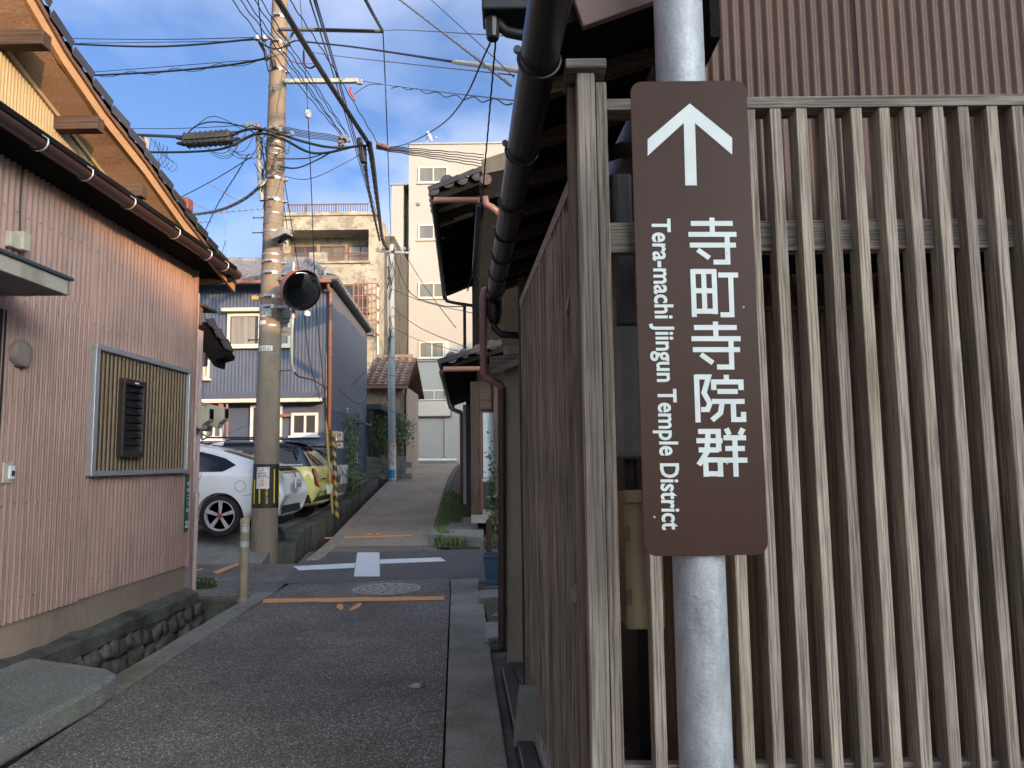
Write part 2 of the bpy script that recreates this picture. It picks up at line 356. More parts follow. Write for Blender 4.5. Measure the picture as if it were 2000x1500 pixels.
M['rust_rail'] = plain('rusty_railing', (0.15, 0.095, 0.08), 0.7)
M['white_wall'] = mat('white_wall_paint', (0.41, 0.4, 0.37), (0.375, 0.365, 0.335), 0.5, 0.8, 0, 0.1, 20, dirt=(0.4, 0.37, 0.31), dscale=0.55, dpos=(0.62, 0.85), fine=0.05)
M['tan_corr'] = metal_sheet('tan_sheet', (0.42, 0.3, 0.22), (0.36, 0.26, 0.19), (0.2, 0.12, 0.08), 0.5)
M['pole'] = mat('pole_concrete', (0.29, 0.235, 0.175), (0.205, 0.165, 0.12), 3.5, 0.9, 0, 0.4, 80, stretch=(1, 1, 0.3), dirt=(0.13, 0.1, 0.075), dscale=4, fine=0.2)
M['pole_grey'] = mat('grey_pole', (0.36, 0.39, 0.4), (0.29, 0.31, 0.32), 3, 0.7, 0, 0.1, 60, stretch=(1, 1, 0.3))
M['cable'] = plain('black_cable', (0.014, 0.014, 0.016), 0.5)
M['cable_grey'] = plain('grey_cable', (0.2, 0.2, 0.19), 0.6)
M['orange_wrap'] = plain('ivory_cable_cover', (0.66, 0.58, 0.4), 0.6)
M['rubber'] = mat('black_rubber', (0.016, 0.016, 0.017), (0.011, 0.011, 0.012), 8, 0.75)
M['yellow'] = plain('hazard_yellow', (0.72, 0.5, 0.02), 0.5)
M['hazard_black'] = plain('hazard_black', (0.02, 0.02, 0.018), 0.5)
M['orange_mirror'] = plain('orange_mirror_shell', (0.5, 0.1, 0.028), 0.4)
M['paper'] = plain('white_notice', (0.72, 0.71, 0.68), 0.6)
M['white_line'] = paint('white_road_paint', (0.84, 0.86, 0.88), (0.08, 0.08, 0.085), (0.7, 0.82))
M['orange_line'] = paint('orange_road_paint', (0.8, 0.36, 0.13), (0.06, 0.05, 0.045), (0.58, 0.68))
M['iron'] = mat('cast_iron_cover', (0.42, 0.4, 0.36), (0.3, 0.285, 0.255), 8, 0.6, 0.1, 0.4, 90)
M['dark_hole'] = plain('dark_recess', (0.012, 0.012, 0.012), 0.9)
M['bollard'] = mat('brown_bollard', (0.36, 0.3, 0.2), (0.29, 0.24, 0.165), 6, 0.6, dirt=(0.16, 0.13, 0.09), dscale=7)
M['reflect'] = mat('reflective_band', (0.6, 0.62, 0.63), (0.45, 0.47, 0.48), 20, 0.35, 0.2, dirt=(0.3, 0.3, 0.29), dscale=18)
M['grass'] = mat('grass_blade', (0.16, 0.23, 0.07), (0.08, 0.14, 0.04), 9, 0.7)
M['leaf'] = mat('leaf', (0.08, 0.14, 0.045), (0.035, 0.075, 0.025), 7, 0.5)
M['leaf_pale'] = mat('pale_leaf', (0.21, 0.29, 0.14), (0.11, 0.18, 0.07), 7, 0.55)
M['stem'] = plain('stem', (0.12, 0.085, 0.05), 0.9)
M['pot_blue'] = mat('blue_pot', (0.07, 0.15, 0.24), (0.05, 0.115, 0.19), 6, 0.55, dirt=(0.18, 0.2, 0.2), dscale=8, dpos=(0.6, 0.8))
M['granite'] = mat('dark_granite', (0.055, 0.058, 0.06), (0.035, 0.037, 0.038), 14, 0.35, 0, 0.2, 120, dirt=(0.12, 0.12, 0.115), dscale=5, dpos=(0.62, 0.85))
M['gravel'] = asphalt('gravel_wash', (0.06, 0.065, 0.065), (0.2, 0.2, 0.195), 95)
M['slabstone'] = mat('pale_stone', (0.36, 0.34, 0.3), (0.25, 0.235, 0.2), 4, 0.9, 0, 0.5, 40, var=0.15, dirt=(0.12, 0.12, 0.08), dscale=3, fine=0.2)
M['slab'] = asphalt('slab_concrete', (0.2, 0.2, 0.175), (0.36, 0.355, 0.315), 210, (0.62, 1.2), (0.15, 0.16, 0.11), 0.7)
# ================================================================== GROUND, ROAD, KERBS
def lerp_tab(tab, x):
    if x <= tab[0][0]: return tab[0][1]
    for (a, p), (b, q) in zip(tab, tab[1:]):
        if x <= b: return p + (q - p) * (x - a) / (b - a)
    return tab[-1][1]
ZT = [(-30, 0), (12, 0), (14, 0.03), (16, 0.12), (18, 0.25), (21, 0.46), (25, 0.74), (29, 0.98), (33, 1.17), (38, 1.33), (46, 1.42)]
LT = [(-8, -1.7), (2, -2.38), (5, -2.53), (9.9, -2.75), (11.2, -3.05), (16, -3.55), (20, -3.85), (25, -4.2), (30, -4.45), (38, -5.2)]
RT = [(-8, 0.55), (2, -0.23), (3.5, -0.34), (9.1, -0.77), (12.4, -1.25), (14, -1.56), (20, -1.95), (27, -2.35), (38, -2.75)]
zr = lambda y: lerp_tab(ZT, y)
xl = lambda y: lerp_tab(LT, y)
xr = lambda y: lerp_tab(RT, y)
def frange(a, b, n): return [a + (b - a) * i / n for i in range(n + 1)]

g = MB(); g.poly([(-400, -400, -0.9), (400, -400, -0.9), (400, 500, -0.9), (-400, 500, -0.9)])
struct('ground', g, M['ground'])
def strip(ys, lx, rx, dz=0.0, skirt=0.85):
    m = MB(); n = len(ys)
    for y in ys: m.v += [(lx(y), y, zr(y) + dz), (rx(y), y, zr(y) + dz), (lx(y), y, zr(y) + dz - skirt), (rx(y), y, zr(y) + dz - skirt)]
    for i in range(n - 1):
        a, b = 4 * i, 4 * (i + 1)
        m.f += [(a, a + 1, b + 1, b), (a + 2, a, b, b + 2), (a + 1, a + 3, b + 3, b + 1)]; m.m += [0] * 3
    m.f += [(0, 2, 3, 1), (4 * n - 4, 4 * n - 3, 4 * n - 1, 4 * n - 2)]; m.m += [0, 0]
    return m
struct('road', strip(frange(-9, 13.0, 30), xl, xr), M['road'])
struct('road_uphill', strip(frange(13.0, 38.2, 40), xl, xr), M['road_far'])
m = MB(); m.box(-16, xl(9) - 0.0, 8.42, 10.95, -0.8, 0.0)
m.v[1] = (xl(8.42) - 0.002, 8.42, -0.8); m.v[3] = (xl(10.95) - 0.002, 10.95, -0.8); m.v[5] = (xl(8.42) - 0.002, 8.42, 0); m.v[7] = (xl(10.95) - 0.002, 10.95, 0)
struct('side_alley', m, M['road'])
m = MB(); m.box(-0.8, 14, 9.2, 12.45, -0.8, 0.0)
for i, y in ((0, 9.2), (2, 12.45), (4, 9.2), (6, 12.45)): m.v[i] = (xr(y) + 0.002, y, m.v[i][2])
struct('side_alley', m, M['patch'])
# dark patch of newer asphalt across the junction
pp = [(548, 1141), (700, 1136), (877, 1128), (945, 1126), (945, 1078), (868, 1074), (820, 1068), (700, 1073), (602, 1078), (575, 1108)]
m = MB(); m.prism([on_z(x, y, 0.001) for x, y in pp], (0, 0, 0.003)); struct('road_patch', m, M['patch'])
# end of the street in front of the white building
m = MB(); m.box(-9, 6, 34.5, 37.95, 0.5, 1.24); struct('forecourt', m, M['concrete'])

def marking(name, polys, mt):
    m = MB()
    for p in polys: m.prism([on_z(x, y, 0.0045) for x, y in p], (0, 0, 0.003))
    struct(name, m, mt)
marking('road_marking', [[(573, 1106), (584, 1114), (692, 1109), (694, 1100)], [(742, 1093), (742, 1101), (871, 1096), (860, 1089)],
                         [(698, 1079), (741, 1079), (742, 1126), (691, 1126)]], M['white_line'])
def rag(a, b, t, n=14):
    """a hand-painted bar between two pixels, with an uneven edge"""
    up, lo = [], []
    for i in range(n + 1):
        f = i / n; x = a[0] + (b[0] - a[0]) * f; y = a[1] + (b[1] - a[1]) * f
        up.append((x, y - t / 2 + random.uniform(-.5, .5))); lo.append((x + random.uniform(-2, 2), y + t / 2 + random.uniform(-.5, .5)))
    return up + lo[::-1]
def foot(cx, cy, w, h, tilt):
    o = []
    for k in range(14):
        th = 2 * PI * k / 14; x = w * math.cos(th); y = h * math.sin(th) * (1 + 0.25 * math.cos(th)); o.append((cx + x, cy + y + tilt * x))
    return o
marking('road_marking', [rag((514, 1174), (867, 1168.5), 7.5)], M['orange_line'])
marking('road_marking', [foot(664, 1185.5, 7, 6.0, 0.1)], M['orange_line'])
marking('road_marking', [foot(694, 1186, 12.5, 4.2, -0.5)], M['orange_line'])
def marking_up(name, px, mt):
    m = MB(); o = []
    for x, y in px:
        z = 0.0
        for _ in range(6): p = on_z(x, y, z); z = zr(p.y)
        o.append(V((p.x, p.y, z + 0.004)))
    m.prism(o, (0, 0, 0.004)); struct(name, m, mt)
marking_up('road_marking', rag((634, 1051), (803, 1046.5), 3.0), M['orange_line'])
marking_up('road_marking', foot(721, 1044, 6, 1.8, -0.2), M['orange_line']); marking_up('road_marking', foot(738, 1043, 5, 1.6, -0.2), M['orange_line'])
marking('road_marking', [[(415, 1117), (468, 1098), (466, 1104), (425, 1121)]], M['orange_line'])
marking('road_marking', [[(380, 1113), (396, 1110), (397, 1112), (382, 1116)]], M['orange_line'])

# left kerb, ditch, alley ends
m = MB()
ys = frange(4.6, 8.5, 12)
for y in ys: m.v += [(xl(y) - 0.21 + random.uniform(-.006, .006), y, 0.018), (xl(y) - 0.004, y, 0.02 + random.uniform(-.004, .004)), (xl(y) - 0.21, y, -0.7), (xl(y) - 0.004, y, -0.7)]
for i in range(12):
    a, b = 4 * i, 4 * i + 4; m.f += [(a, a + 1, b + 1, b), (a + 2, a, b, b + 2), (a + 1, a + 3, b + 3, b + 1)]; m.m += [0] * 3
m.f += [(0, 2, 3, 1), (48, 49, 51, 50)]; m.m += [0, 0]
struct('kerb', m, M['kerb'], bevel=0.012)
m = MB(); m.box(-3.5, -2.6, -3, 8.4, -0.75, -0.6); struct('ditch', m, M['soil'])
m = MB(); m.box(-3.6, -2.92, 8.30, 8.418, -0.7, -0.012); struct('ditch_end_wall', m, M['concrete_dark'], bevel=0.02)
# mossy right kerb
m = MB(); ys = frange(-3, 9.22, 30)
lx = lambda y: xr(y) + 0.012
rx_ = lambda y: -0.03 - (y - 3.5) * 0.068
for y in ys: m.v += [(lx(y), y, 0.022 + random.uniform(-.004, .004)), (rx_(y), y, 0.03 + random.uniform(-.004, .004)), (lx(y), y, -0.7), (rx_(y) + random.uniform(-.008, .008), y, -0.7)]
for i in range(30):
    a, b = 4 * i, 4 * i + 4; m.f += [(a, a + 1, b + 1, b), (a + 2, a, b, b + 2), (a + 1, a + 3, b + 3, b + 1)]; m.m += [0] * 3
m.f += [(0, 2, 3, 1), (120, 121, 123, 122)]; m.m += [0, 0]
struct('kerb', m, M['kerb'], bevel=0.015)
m = MB(); m.box(-0.5, 14, -6, 9.18, -0.8, -0.02)
m.v[0] = (0.55, -6, -0.8); m.v[4] = (0.55, -6, -0.02); m.v[2] = (rx_(9.18) + 0.03, 9.18, -0.8); m.v[6] = (rx_(9.18) + 0.03, 9.18, -0.02)
struct('yard', m, M['concrete_dark'])
# granite border and wash gravel in front of the lattice
m = MB(); bx0 = lambda y: 0.005 - (y - 3.5) * 0.072 + 0.02
m.prism([(bx0(5.2), 5.2, -0.05), (bx0(5.2) + 0.085, 5.2, -0.05), (bx0(0) + 0.085, 0, -0.05), (bx0(0), 0, -0.05)], (0, 0, 0.12))
struct('border_kerb', m, M['granite'], bevel=0.01)
m = MB(); m.prism([(bx0(5.15) + 0.088, 5.15, -0.05), (0.9, 5.15, -0.05), (0.9, 0, -0.05), (bx0(0) + 0.088, 0, -0.05)], (0, 0, 0.095))
struct('gravel_strip', m, M['gravel'])

# parking lot on the left, its retaining wall, the ditch beside it
wx = lambda y: xl(y) - 0.33 - 0.02 * math.sin(y * 2)
m = MB(); ys = frange(11.0, 27.0, 20)
ZW = [(11, 0.012), (11.5, 0.06), (12.3, 0.3), (17, 0.36), (20, 0.52), (24, 0.8), (27, 0.95)]
zw = lambda y: lerp_tab(ZW, y)
for y in ys: m.v += [(-20, y, zw(y)), (wx(y) - 0.34, y, zw(y)), (-20, y, -0.85), (wx(y) - 0.34, y, -0.85)]
for i in range(20):
    a, b = 4 * i, 4 * i + 4; m.f += [(a, a + 1, b + 1, b), (a + 1, a + 3, b + 3, b + 1)]; m.m += [0] * 2
m.f += [(0, 2, 3, 1)]; m.m += [0]
struct('parking_lot', m, M['concrete'])
ys = frange(11.75, 27.0, 20); m = MB()
for y in ys: m.v += [(wx(y) - 0.34, y, zw(y) + 0.03), (wx(y) + random.uniform(-.015, .015), y, zw(y) + 0.035 + random.uniform(-.01, .01)), (wx(y) - 0.34, y, -0.8), (wx(y) + random.uniform(-.02, .02), y, -0.8)]
for i in range(20):
    a, b = 4 * i, 4 * i + 4; m.f += [(a, a + 1, b + 1, b), (a + 2, a, b, b + 2), (a + 1, a + 3, b + 3, b + 1)]; m.m += [0] * 3
m.f += [(0, 2, 3, 1), (80, 81, 83, 82)]; m.m += [0, 0]
tobj('retaining_wall', m, M['concrete_dark'], 'stained low concrete wall along the ditch beside the car park', 'wall', bevel=0.02)
# raised edge along the uphill road
m = MB(); ys = frange(11.3, 26, 24)
for y in ys: m.v += [(xl(y) - 0.05, y, zr(y) + 0.02), (xl(y) + 0.16, y, zr(y) + 0.022), (xl(y) - 0.05, y, zr(y) - 0.7), (xl(y) + 0.16, y, zr(y) - 0.7)]
for i in range(24):
    a, b = 4 * i, 4 * i + 4; m.f += [(a, a + 1, b + 1, b), (a + 2, a, b, b + 2), (a + 1, a + 3, b + 3, b + 1)]; m.m += [0] * 3
m.f += [(0, 2, 3, 1), (96, 97, 99, 98)]; m.m += [0, 0]
struct('kerb', m, M['road_far'], bevel=0.01)
# right-hand lots beyond the junction
m = MB(); ys = frange(12.55, 37.0, 14)
for y in ys: m.v += [(xr(y) + 0.22, y, zr(y) + 0.02), (14, y, zr(y) + 0.02), (xr(y) + 0.22, y, -0.8), (14, y, -0.8)]
for i in range(14):
    a, b = 4 * i, 4 * i + 4; m.f += [(a, a + 1, b + 1, b), (a + 2, a, b, b + 2)]; m.m += [0] * 2
m.f += [(0, 2, 3, 1)]; m.m += [0]
struct('yard', m, M['soil'])
m = MB(); ys = frange(12.9, 36, 24)
for y in ys: m.v += [(xr(y) + 0.003, y, zr(y) + 0.018), (xr(y) + 0.2, y, zr(y) + 0.03), (xr(y) + 0.003, y, zr(y) - 0.7), (xr(y) + 0.2, y, zr(y) - 0.7)]
for i in range(24):
    a, b = 4 * i, 4 * i + 4; m.f += [(a, a + 1, b + 1, b), (a + 2, a, b, b + 2), (a + 1, a + 3, b + 3, b + 1)]; m.m += [0] * 3
m.f += [(0, 2, 3, 1)]; m.m += [0]
struct('kerb', m, M['concrete_dark'], bevel=0.01)
m = MB(); m.box(-20, -4.4, 27.0, 60, -0.5, 1.0); struct('lot', m, M['ground'])
m = MB(); m.box(-9, 14, 37.95, 60, -0.5, 1.3); struct('lot', m, M['ground'])

# ================================================================== corrugated / ribbed sheets, text
def corr(p0, p1, z0, z1, pitch, amp, per=6, mb=None, out=None):
    """sheet standing between two plan points, waves along its length; z0 and z1 are numbers or functions of 0..1"""
    m = mb or MB(); p0, p1 = V((*p0, 0)), V((*p1, 0)); L = (p1 - p0).length; d = (p1 - p0) / L
    nrm = V((d.y, -d.x, 0)) if out is None else V((*out, 0)).normalized()
    n = max(1, int(round(L / pitch * per))); b = len(m.v)
    for i in range(n + 1):
        t = i / n; w = amp * math.cos(2 * PI * t * L / pitch); p = p0 + d * (L * t) + nrm * w
        a = z0(t) if callable(z0) else z0; c = z1(t) if callable(z1) else z1
        m.v += [(p.x, p.y, a), (p.x, p.y, max(c, a + 0.001))]
    for i in range(n): q = b + 2 * i; m.f.append((q, q + 2, q + 3, q + 1)); m.m.append(0)
    return m
def sheet(name, p0, p1, z0, z1, pitch, amp, mt, parent, out, per=6):
    m = corr(p0, p1, z0, z1, pitch, amp, per, None, out); me = m.mesh(name, wloc(parent), True, True); setmats(me, mt)
    o = bpy.data.objects.new(name, me); COL.objects.link(o); o.parent = parent; WLOC[o.name] = wloc(parent).copy(); return o
_tx = {}
def text_geo(s, off=0.0, space=1.0):
    k = (s, off, space)
    if k in _tx: return _tx[k]
    c = bpy.data.curves.new('lettering', 'FONT'); c.body = s; c.size = 1; c.offset = off; c.space_character = space; c.fill_mode = 'BOTH'; c.resolution_u = 3
    o = bpy.data.objects.new('lettering', c); COL.objects.link(o)
    dg = bpy.context.evaluated_depsgraph_get(); dg.update()
    me = bpy.data.meshes.new_from_object(o.evaluated_get(dg))
    vs = [v.co.copy() for v in me.vertices]; fs = [tuple(p.vertices) for p in me.polygons]
    bpy.data.objects.remove(o); bpy.data.curves.remove(c); bpy.data.meshes.remove(me)
    x0, x1 = min(v.x for v in vs), max(v.x for v in vs); y0, y1 = min(v.y for v in vs), max(v.y for v in vs)
    r = ([((v.x - x0) / max(1e-6, x1 - x0), (v.y - y0) / max(1e-6, y1 - y0)) for v in vs], fs, (x1 - x0) / max(1e-6, y1 - y0)); _tx[k] = r; return r
def text_map(name, s, fn, mt, parent, off=0.0, space=1.0):
    """flat lettering; fn maps (u along the line, v up) in 0..1 to a world point"""
    uv, fs, asp = text_geo(s, off, space); m = MB(); m.add([fn(u, v) for u, v in uv], fs); return obj(name, m, mt, parent)

# ================================================================== PINK HOUSE (left)
XW = -3.42
ph = thing('pink_house', 'pink corrugated metal house with orange gable eaves beside the ditch', 'house', (XW, 6.0, 0))
m = MB(); m.box(-10, XW - 0.05, -7, 7.87, 0.0, 3.58); obj('wall', m, M['pink'], ph)
m = MB(); m.box(-3.8, XW - 0.012, -7, 7.9, 0.1, 0.43); obj('foundation', m, M['mortar'], ph, bevel=0.01)
m = MB()
def ledge(u, v):
    y = -3 + 10.92 * u; prof = [(-3.43, 0.165), (-3.32, 0.14), (-3.295, 0.12), (-3.30, 0.02), (-3.34, -0.03), (-3.5, -0.03)]
    i = min(5, int(v * 5.0001)); x, z = prof[i]; r = random.Random(int(u * 400) * 7 + i)
    return (x + r.uniform(-.012, .012) * (i > 0), y, z + r.uniform(-.012, .012))
m.grid(ledge, 70, 5); obj('ledge', m, M['concrete_dark'], ph)
# wall sheets, each lapping the next
for a, b, dx in ((1.6, 4.0, 0.0), (4.0, 5.95, 0.003), (5.95, 7.9, 0.0)):
    sheet('corrugated_sheet', (XW + dx, a), (XW + dx, b), 0.405 + dx, 3.56, 0.063, 0.0115, M['pink'], ph, (1, 0))
sheet('corrugated_sheet', (XW + 0.012, 3.2), (XW + 0.012, 5.93), 0.4, 2.72, 0.063, 0.0115, M['pink'], ph, (1, 0))
m = MB(); m.beam((XW + 0.006, 7.895, 0.4), (XW + 0.006, 7.895, 3.55), 0.045, 0.045); obj('corner_trim', m, M['pink'], ph)
m = MB()
for zz in (0.55, 1.2, 2.6, 3.2):
    for k in range(22):
        yy_ = 4.85 + 0.126 * k + random.uniform(-.004, .004)
        if yy_ < 7.85 and not (5.9 < yy_ < 7.8 and 1.3 < zz < 2.5): m.lathe([(0.006, 0), (0.006, 0.004), (0.003, 0.006)], 6, (XW + 0.0115 + (0.012 if yy_ < 5.93 and zz < 2.7 else 0.003), yy_, zz + random.uniform(-.01, .01)), (1, 0, 0))
o = obj('screw_heads', m, M['rust_rail'], ph); o['kind'] = 'stuff'
# window with ribbed panel and louvre
wy0, wy1, wz0, wz1 = 5.96, 7.74, 1.365, 2.44
wf = MB(); X0 = XW + 0.005; X1 = XW + 0.06
for a, b, c, d in ((wy0, wy1, wz1 - 0.045, wz1), (wy0, wy1, wz0, wz0 + 0.04)): wf.box(X0, X1, a, b, c, d)
for a, b in ((wy0, wy0 + 0.06), (wy1 - 0.04, wy1)): wf.box(X0, X1 - 0.003, a, b, wz0 + 0.04, wz1 - 0.045)
wfo = obj('window_frame', wf, M['alu'], ph, bevel=0.004)
m = MB(); m.box(X0, XW + 0.022, wy0 + 0.06, wy1 - 0.04, wz0 + 0.04, wz1 - 0.045); obj('panel', m, M['rib_brown'], ph)
rm = MB(); rm.box(0, 0.008, -0.0105, 0.0105, wz0 + 0.042, wz1 - 0.048); rme = rm.mesh('rib'); setmats(rme, M['rib_tan'])
for k in range(26): inst('rib', rme, wfo, (XW + 0.0225, wy0 + 0.095 + k * 0.0635, 0))
ly0, ly1, lz0, lz1 = 6.36, 6.74, 1.52, 2.2
m = MB()
for a, b, c, d in ((ly0, ly1, lz1 - 0.05, lz1), (ly0, ly1, lz0, lz0 + 0.04)): m.box(XW + 0.03, XW + 0.085, a, b, c, d)
for a, b in ((ly0, ly0 + 0.035), (ly1 - 0.035, ly1)): m.box(XW + 0.03, XW + 0.083, a, b, lz0 + 0.04, lz1 - 0.05)
lw = obj('louvre_window', m, M['dark_frame'], ph, bevel=0.004)
m = MB(); m.box(XW + 0.028, XW + 0.034, ly0 + 0.035, ly1 - 0.035, lz0 + 0.04, lz1 - 0.05); obj('backing', m, M['dark_hole'], lw)
m = MB(); m.obox((0, 0, 0), (0.011, 0, -0.036), (0, (ly1 - ly0) / 2 - 0.037, 0), (0.0025, 0, 0.002)); gl = m.mesh('louvre'); setmats(gl, M['louvre'])
for k in range(9): inst('louvre', gl, lw, (XW + 0.058, (ly0 + ly1) / 2, lz0 + 0.075 + k * 0.067))
m = MB(); m.box(XW + 0.0855, XW + 0.087, 6.53, 6.6, 2.165, 2.18); obj('maker_plate', m, M['white_ink'], lw)
# vent, doorbell, wall box
c = on_x(31, 691, XW); m = MB(); m.lathe([(0.092, 0.0), (0.094, 0.05), (0.086, 0.065), (0.05, 0.072)], 24, (XW, c.y, c.z), (1, 0, 0)); vo_ = obj('vent_cap', m, mat('weathered_vent', (0.3, 0.25, 0.22), (0.19, 0.15, 0.13), 9, 0.7), ph, auto=True)
c = on_x(9, 923, XW); m = MB(); m.box(XW, XW + 0.03, c.y - 0.055, c.y + 0.045, c.z - 0.07, c.z + 0.07); db = obj('doorbell', m, M['beige_plastic'], ph, bevel=0.006)
m = MB(); m.box(XW + 0.03, XW + 0.045, c.y - 0.012, c.y + 0.04, c.z - 0.045, c.z + 0.045); obj('doorbell_cover', m, M['white_frame'], db, bevel=0.004)
m = MB(); m.box(XW + 0.045, XW + 0.049, c.y + 0.004, c.y + 0.032, c.z - 0.024, c.z + 0.012); obj('button', m, M['black_ink'], db)
c = on_x(32, 470, XW); m = MB(); m.box(XW, XW + 0.07, c.y - 0.03, c.y + 0.05, c.z - 0.07, c.z + 0.06); m.box(XW, XW + 0.05, c.y - 0.13, c.y - 0.034, c.z - 0.075, c.z + 0.03); obj('junction_box', m, M['beige_plastic'], ph, bevel=0.006)
m = MB(); m.tube([(XW + 0.02, c.y, c.z + 0.06), (XW + 0.018, c.y - 0.01, c.z + 0.3), (XW + 0.02, c.y - 0.005, 3.55)], 0.006, 6); obj('wall_cable', m, M['cable'], ph)
# entrance canopy
m = MB(); m.box(XW, -2.93, 2.6, 4.77, 2.575, 2.655); cp = obj('canopy', m, [M['grey_soffit']], ph)
m = MB(); m.box(-2.93, -2.905, 2.6, 4.79, 2.565, 2.66); m.box(XW, -2.905, 4.772, 4.795, 2.563, 2.662); obj('fascia', m, M['cream_canopy'], cp, bevel=0.004)
m = MB(); m.box(XW, -2.885, 2.6, 4.81, 2.663, 2.685); obj('canopy_top', m, M['navy_trim'], cp, bevel=0.004)
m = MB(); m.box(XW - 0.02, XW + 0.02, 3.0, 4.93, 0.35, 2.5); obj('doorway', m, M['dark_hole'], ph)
# pent eave with brown gutter
GY0, GY1, GZ, GX = 1.0, 8.32, 3.60, -3.13
m = MB(); m.prism([(XW - 0.04, GY0, 3.80), (GX + 0.02, GY0, 3.68), (GX + 0.02, GY0, 3.64), (GX - 0.03, GY0, 3.60), (XW - 0.04, GY0, 3.53)], (0, GY1 - GY0 - 0.06, 0)); obj('pent_roof', m, M['black_wood'], ph)
m = MB(); m.grid(lambda u, v: (GX + 0.055 * math.cos(PI + PI * v), GY0 + (GY1 - GY0) * u, GZ + 0.055 * math.sin(PI + PI * v)), 1, 10)
m.grid(lambda u, v: (GX + 0.05 * math.cos(PI + PI * v), GY0 + (GY1 - GY0) * u, GZ + 0.05 * math.sin(PI + PI * v) + 0.001), 1, 10)
m.lathe([(0.055, 0), (0.055, 0.012)], 16, (GX, GY1 - 0.012, GZ), (0, 1, 0))
gu = obj('gutter', m, M['gutter_brown'], ph, smooth=True)
for y in (4.75, 5.28, 5.9, 6.72, 7.45, 7.9):
    m = MB(); m.tube([(GX + 0.063 * math.cos(a), y, GZ + 0.063 * math.sin(a)) for a in frange(PI * 0.98, 2.1 * PI, 10)] + [(GX - 0.02, y, GZ + 0.075)], 0.006, 6); obj('bracket', m, M['steel'], gu)
m = MB(); m.prism([(XW, 7.9, 3.5), (GX, 8.2, 3.57), (GX - 0.02, 8.2, 3.5), (XW - 0.05, 7.95, 3.38)], (0, 0.03, 0)); obj('eave_board', m, M['black_wood'], ph)
# gable: verge line (outer edge) and the sloping plaster cove under it
VX = -3.20
vl = [on_x(x, y, VX) for x, y in ((48, 0), (120, 124), (200, 240), (280, 340), (356, 446))]
VT = [(p.y, p.z) for p in vl]
sl_ = (VT[-1][1] - VT[0][1]) / (VT[-1][0] - VT[0][0])
VT = [(0.8, VT[0][1] + 0.40 * (VT[0][0] - 0.8))] + VT + [(8.42, VT[-1][1] - 0.235 * (8.42 - VT[-1][0]))]
zv = lambda y: lerp_tab(VT, y)
vys = [p[0] for p in VT]
cvz = lambda y: lerp_tab([(1.0, 5.55), (5.0, 4.20), (6.0, 3.87), (7.2, 3.52), (8.4, 3.2)], y)
m = MB(); yy = frange(1.0, 8.0, 30)
for y in yy: m.v += [(XW - 0.02, y, max(3.6, min(cvz(y), zv(y) - 0.12))), (VX - 0.01, y, max(3.62, zv(y) + 0.01))]
for i in range(30): m.f.append((2 * i, 2 * i + 2, 2 * i + 3, 2 * i + 1)); m.m.append(0)
gc = obj('gable_cove', m, M['stucco'], ph)
m = MB()
m.v += [(XW - 0.05, 8.0, 3.5)] + [(XW - 0.05, y, min(cvz(y), zv(y) - 0.1) + 0.05) for y in (8.0, 7.2, 6, 5, 1.0)] + [(XW - 0.05, -6, 3.5)]
m.f.append(tuple(range(len(m.v)))); m.m.append(0); obj('gable_wall', m, M['stucco'], ph)
sheet('ribbed_sheet', (XW - 0.004, 3.5), (XW - 0.004, 7.15), 3.55, lambda t: cvz(3.5 + 3.65 * t), 0.034, 0.005, M['cream_rib'], ph, (1, 0))
m = MB(); m.beam((XW + 0.01, 3.5, cvz(3.5)), (XW + 0.01, 5.0, cvz(5.0)), 0.02, 0.03); m.beam((XW + 0.01, 5.0, cvz(5)), (XW + 0.01, 7.1, cvz(7.1)), 0.02, 0.03); obj('sheet_trim', m, M['cream_rib'], ph)
for px, py in ((92, 78), (197, 243), (282, 374)):
    q = on_x(px, py, -3.1); m = MB(); m.box(XW - 0.1, -3.1, q.y - 0.05, q.y + 0.05, q.z - 0.055, q.z + 0.05); obj('purlin', m, M['old_wood'], ph, bevel=0.006)
def verge(name, x0, x1, dz0, dz1, mt, par=ph):
    m = MB()
    for y in vys: m.v += [(x0, y, zv(y) + dz0), (x1, y, zv(y) + dz0), (x0, y, zv(y) + dz1), (x1, y, zv(y) + dz1)]
    for i in range(len(vys) - 1):
        a, b = 4 * i, 4 * i + 4; m.f += [(a, b, b + 1, a + 1), (a + 2, a + 3, b + 3, b + 2), (a, a + 2, b + 2, b), (a + 1, b + 1, b + 3, a + 3)]; m.m += [0] * 4
    e = 4 * (len(vys) - 1); m.f += [(0, 1, 3, 2), (e, e + 2, e + 3, e + 1)]; m.m += [0, 0]
    return obj(name, m, mt, par)
verge('verge_board', VX - 0.02, VX + 0.012, 0.0, 0.085, M['verge'])
verge('verge_batten', VX - 0.02, VX + 0.03, 0.087, 0.125, mat('verge_batten_wood', (0.2, 0.12, 0.08), (0.13, 0.08, 0.06), 6, 0.8))
verge('roof', -10.5, VX + 0.015, 0.128, 0.17, M['black_wood'])
m = MB(); m.poly([(-10.5, 0.8, zv(0.8) + 0.17), (VX, 0.8, zv(0.8) + 0.17), (VX, -7.5, 3.6), (-10.5, -7.5, 3.6)]); obj('rear_roof', m, M['tile_grey'], ph)
tm = MB(); tm.grid(lambda u, v: (-0.14 + 0.16 * u, -0.135 + 0.27 * v, (0.055 * math.sin(PI * min(1, u * 1.15)) if u < .87 else -0.02 - 0.06 * (u - .87) / .13) + 0.035 * (v)), 8, 2)
tm.add([(0.02, -0.135, -0.075), (0.02, 0.135, -0.045), (0.02, 0.135, 0.03), (0.02, -0.135, 0.0)], [(0, 1, 2, 3)])
tme = tm.mesh('verge_tile', smooth=False); setmats(tme, M['tile_black'])
y = 1.2
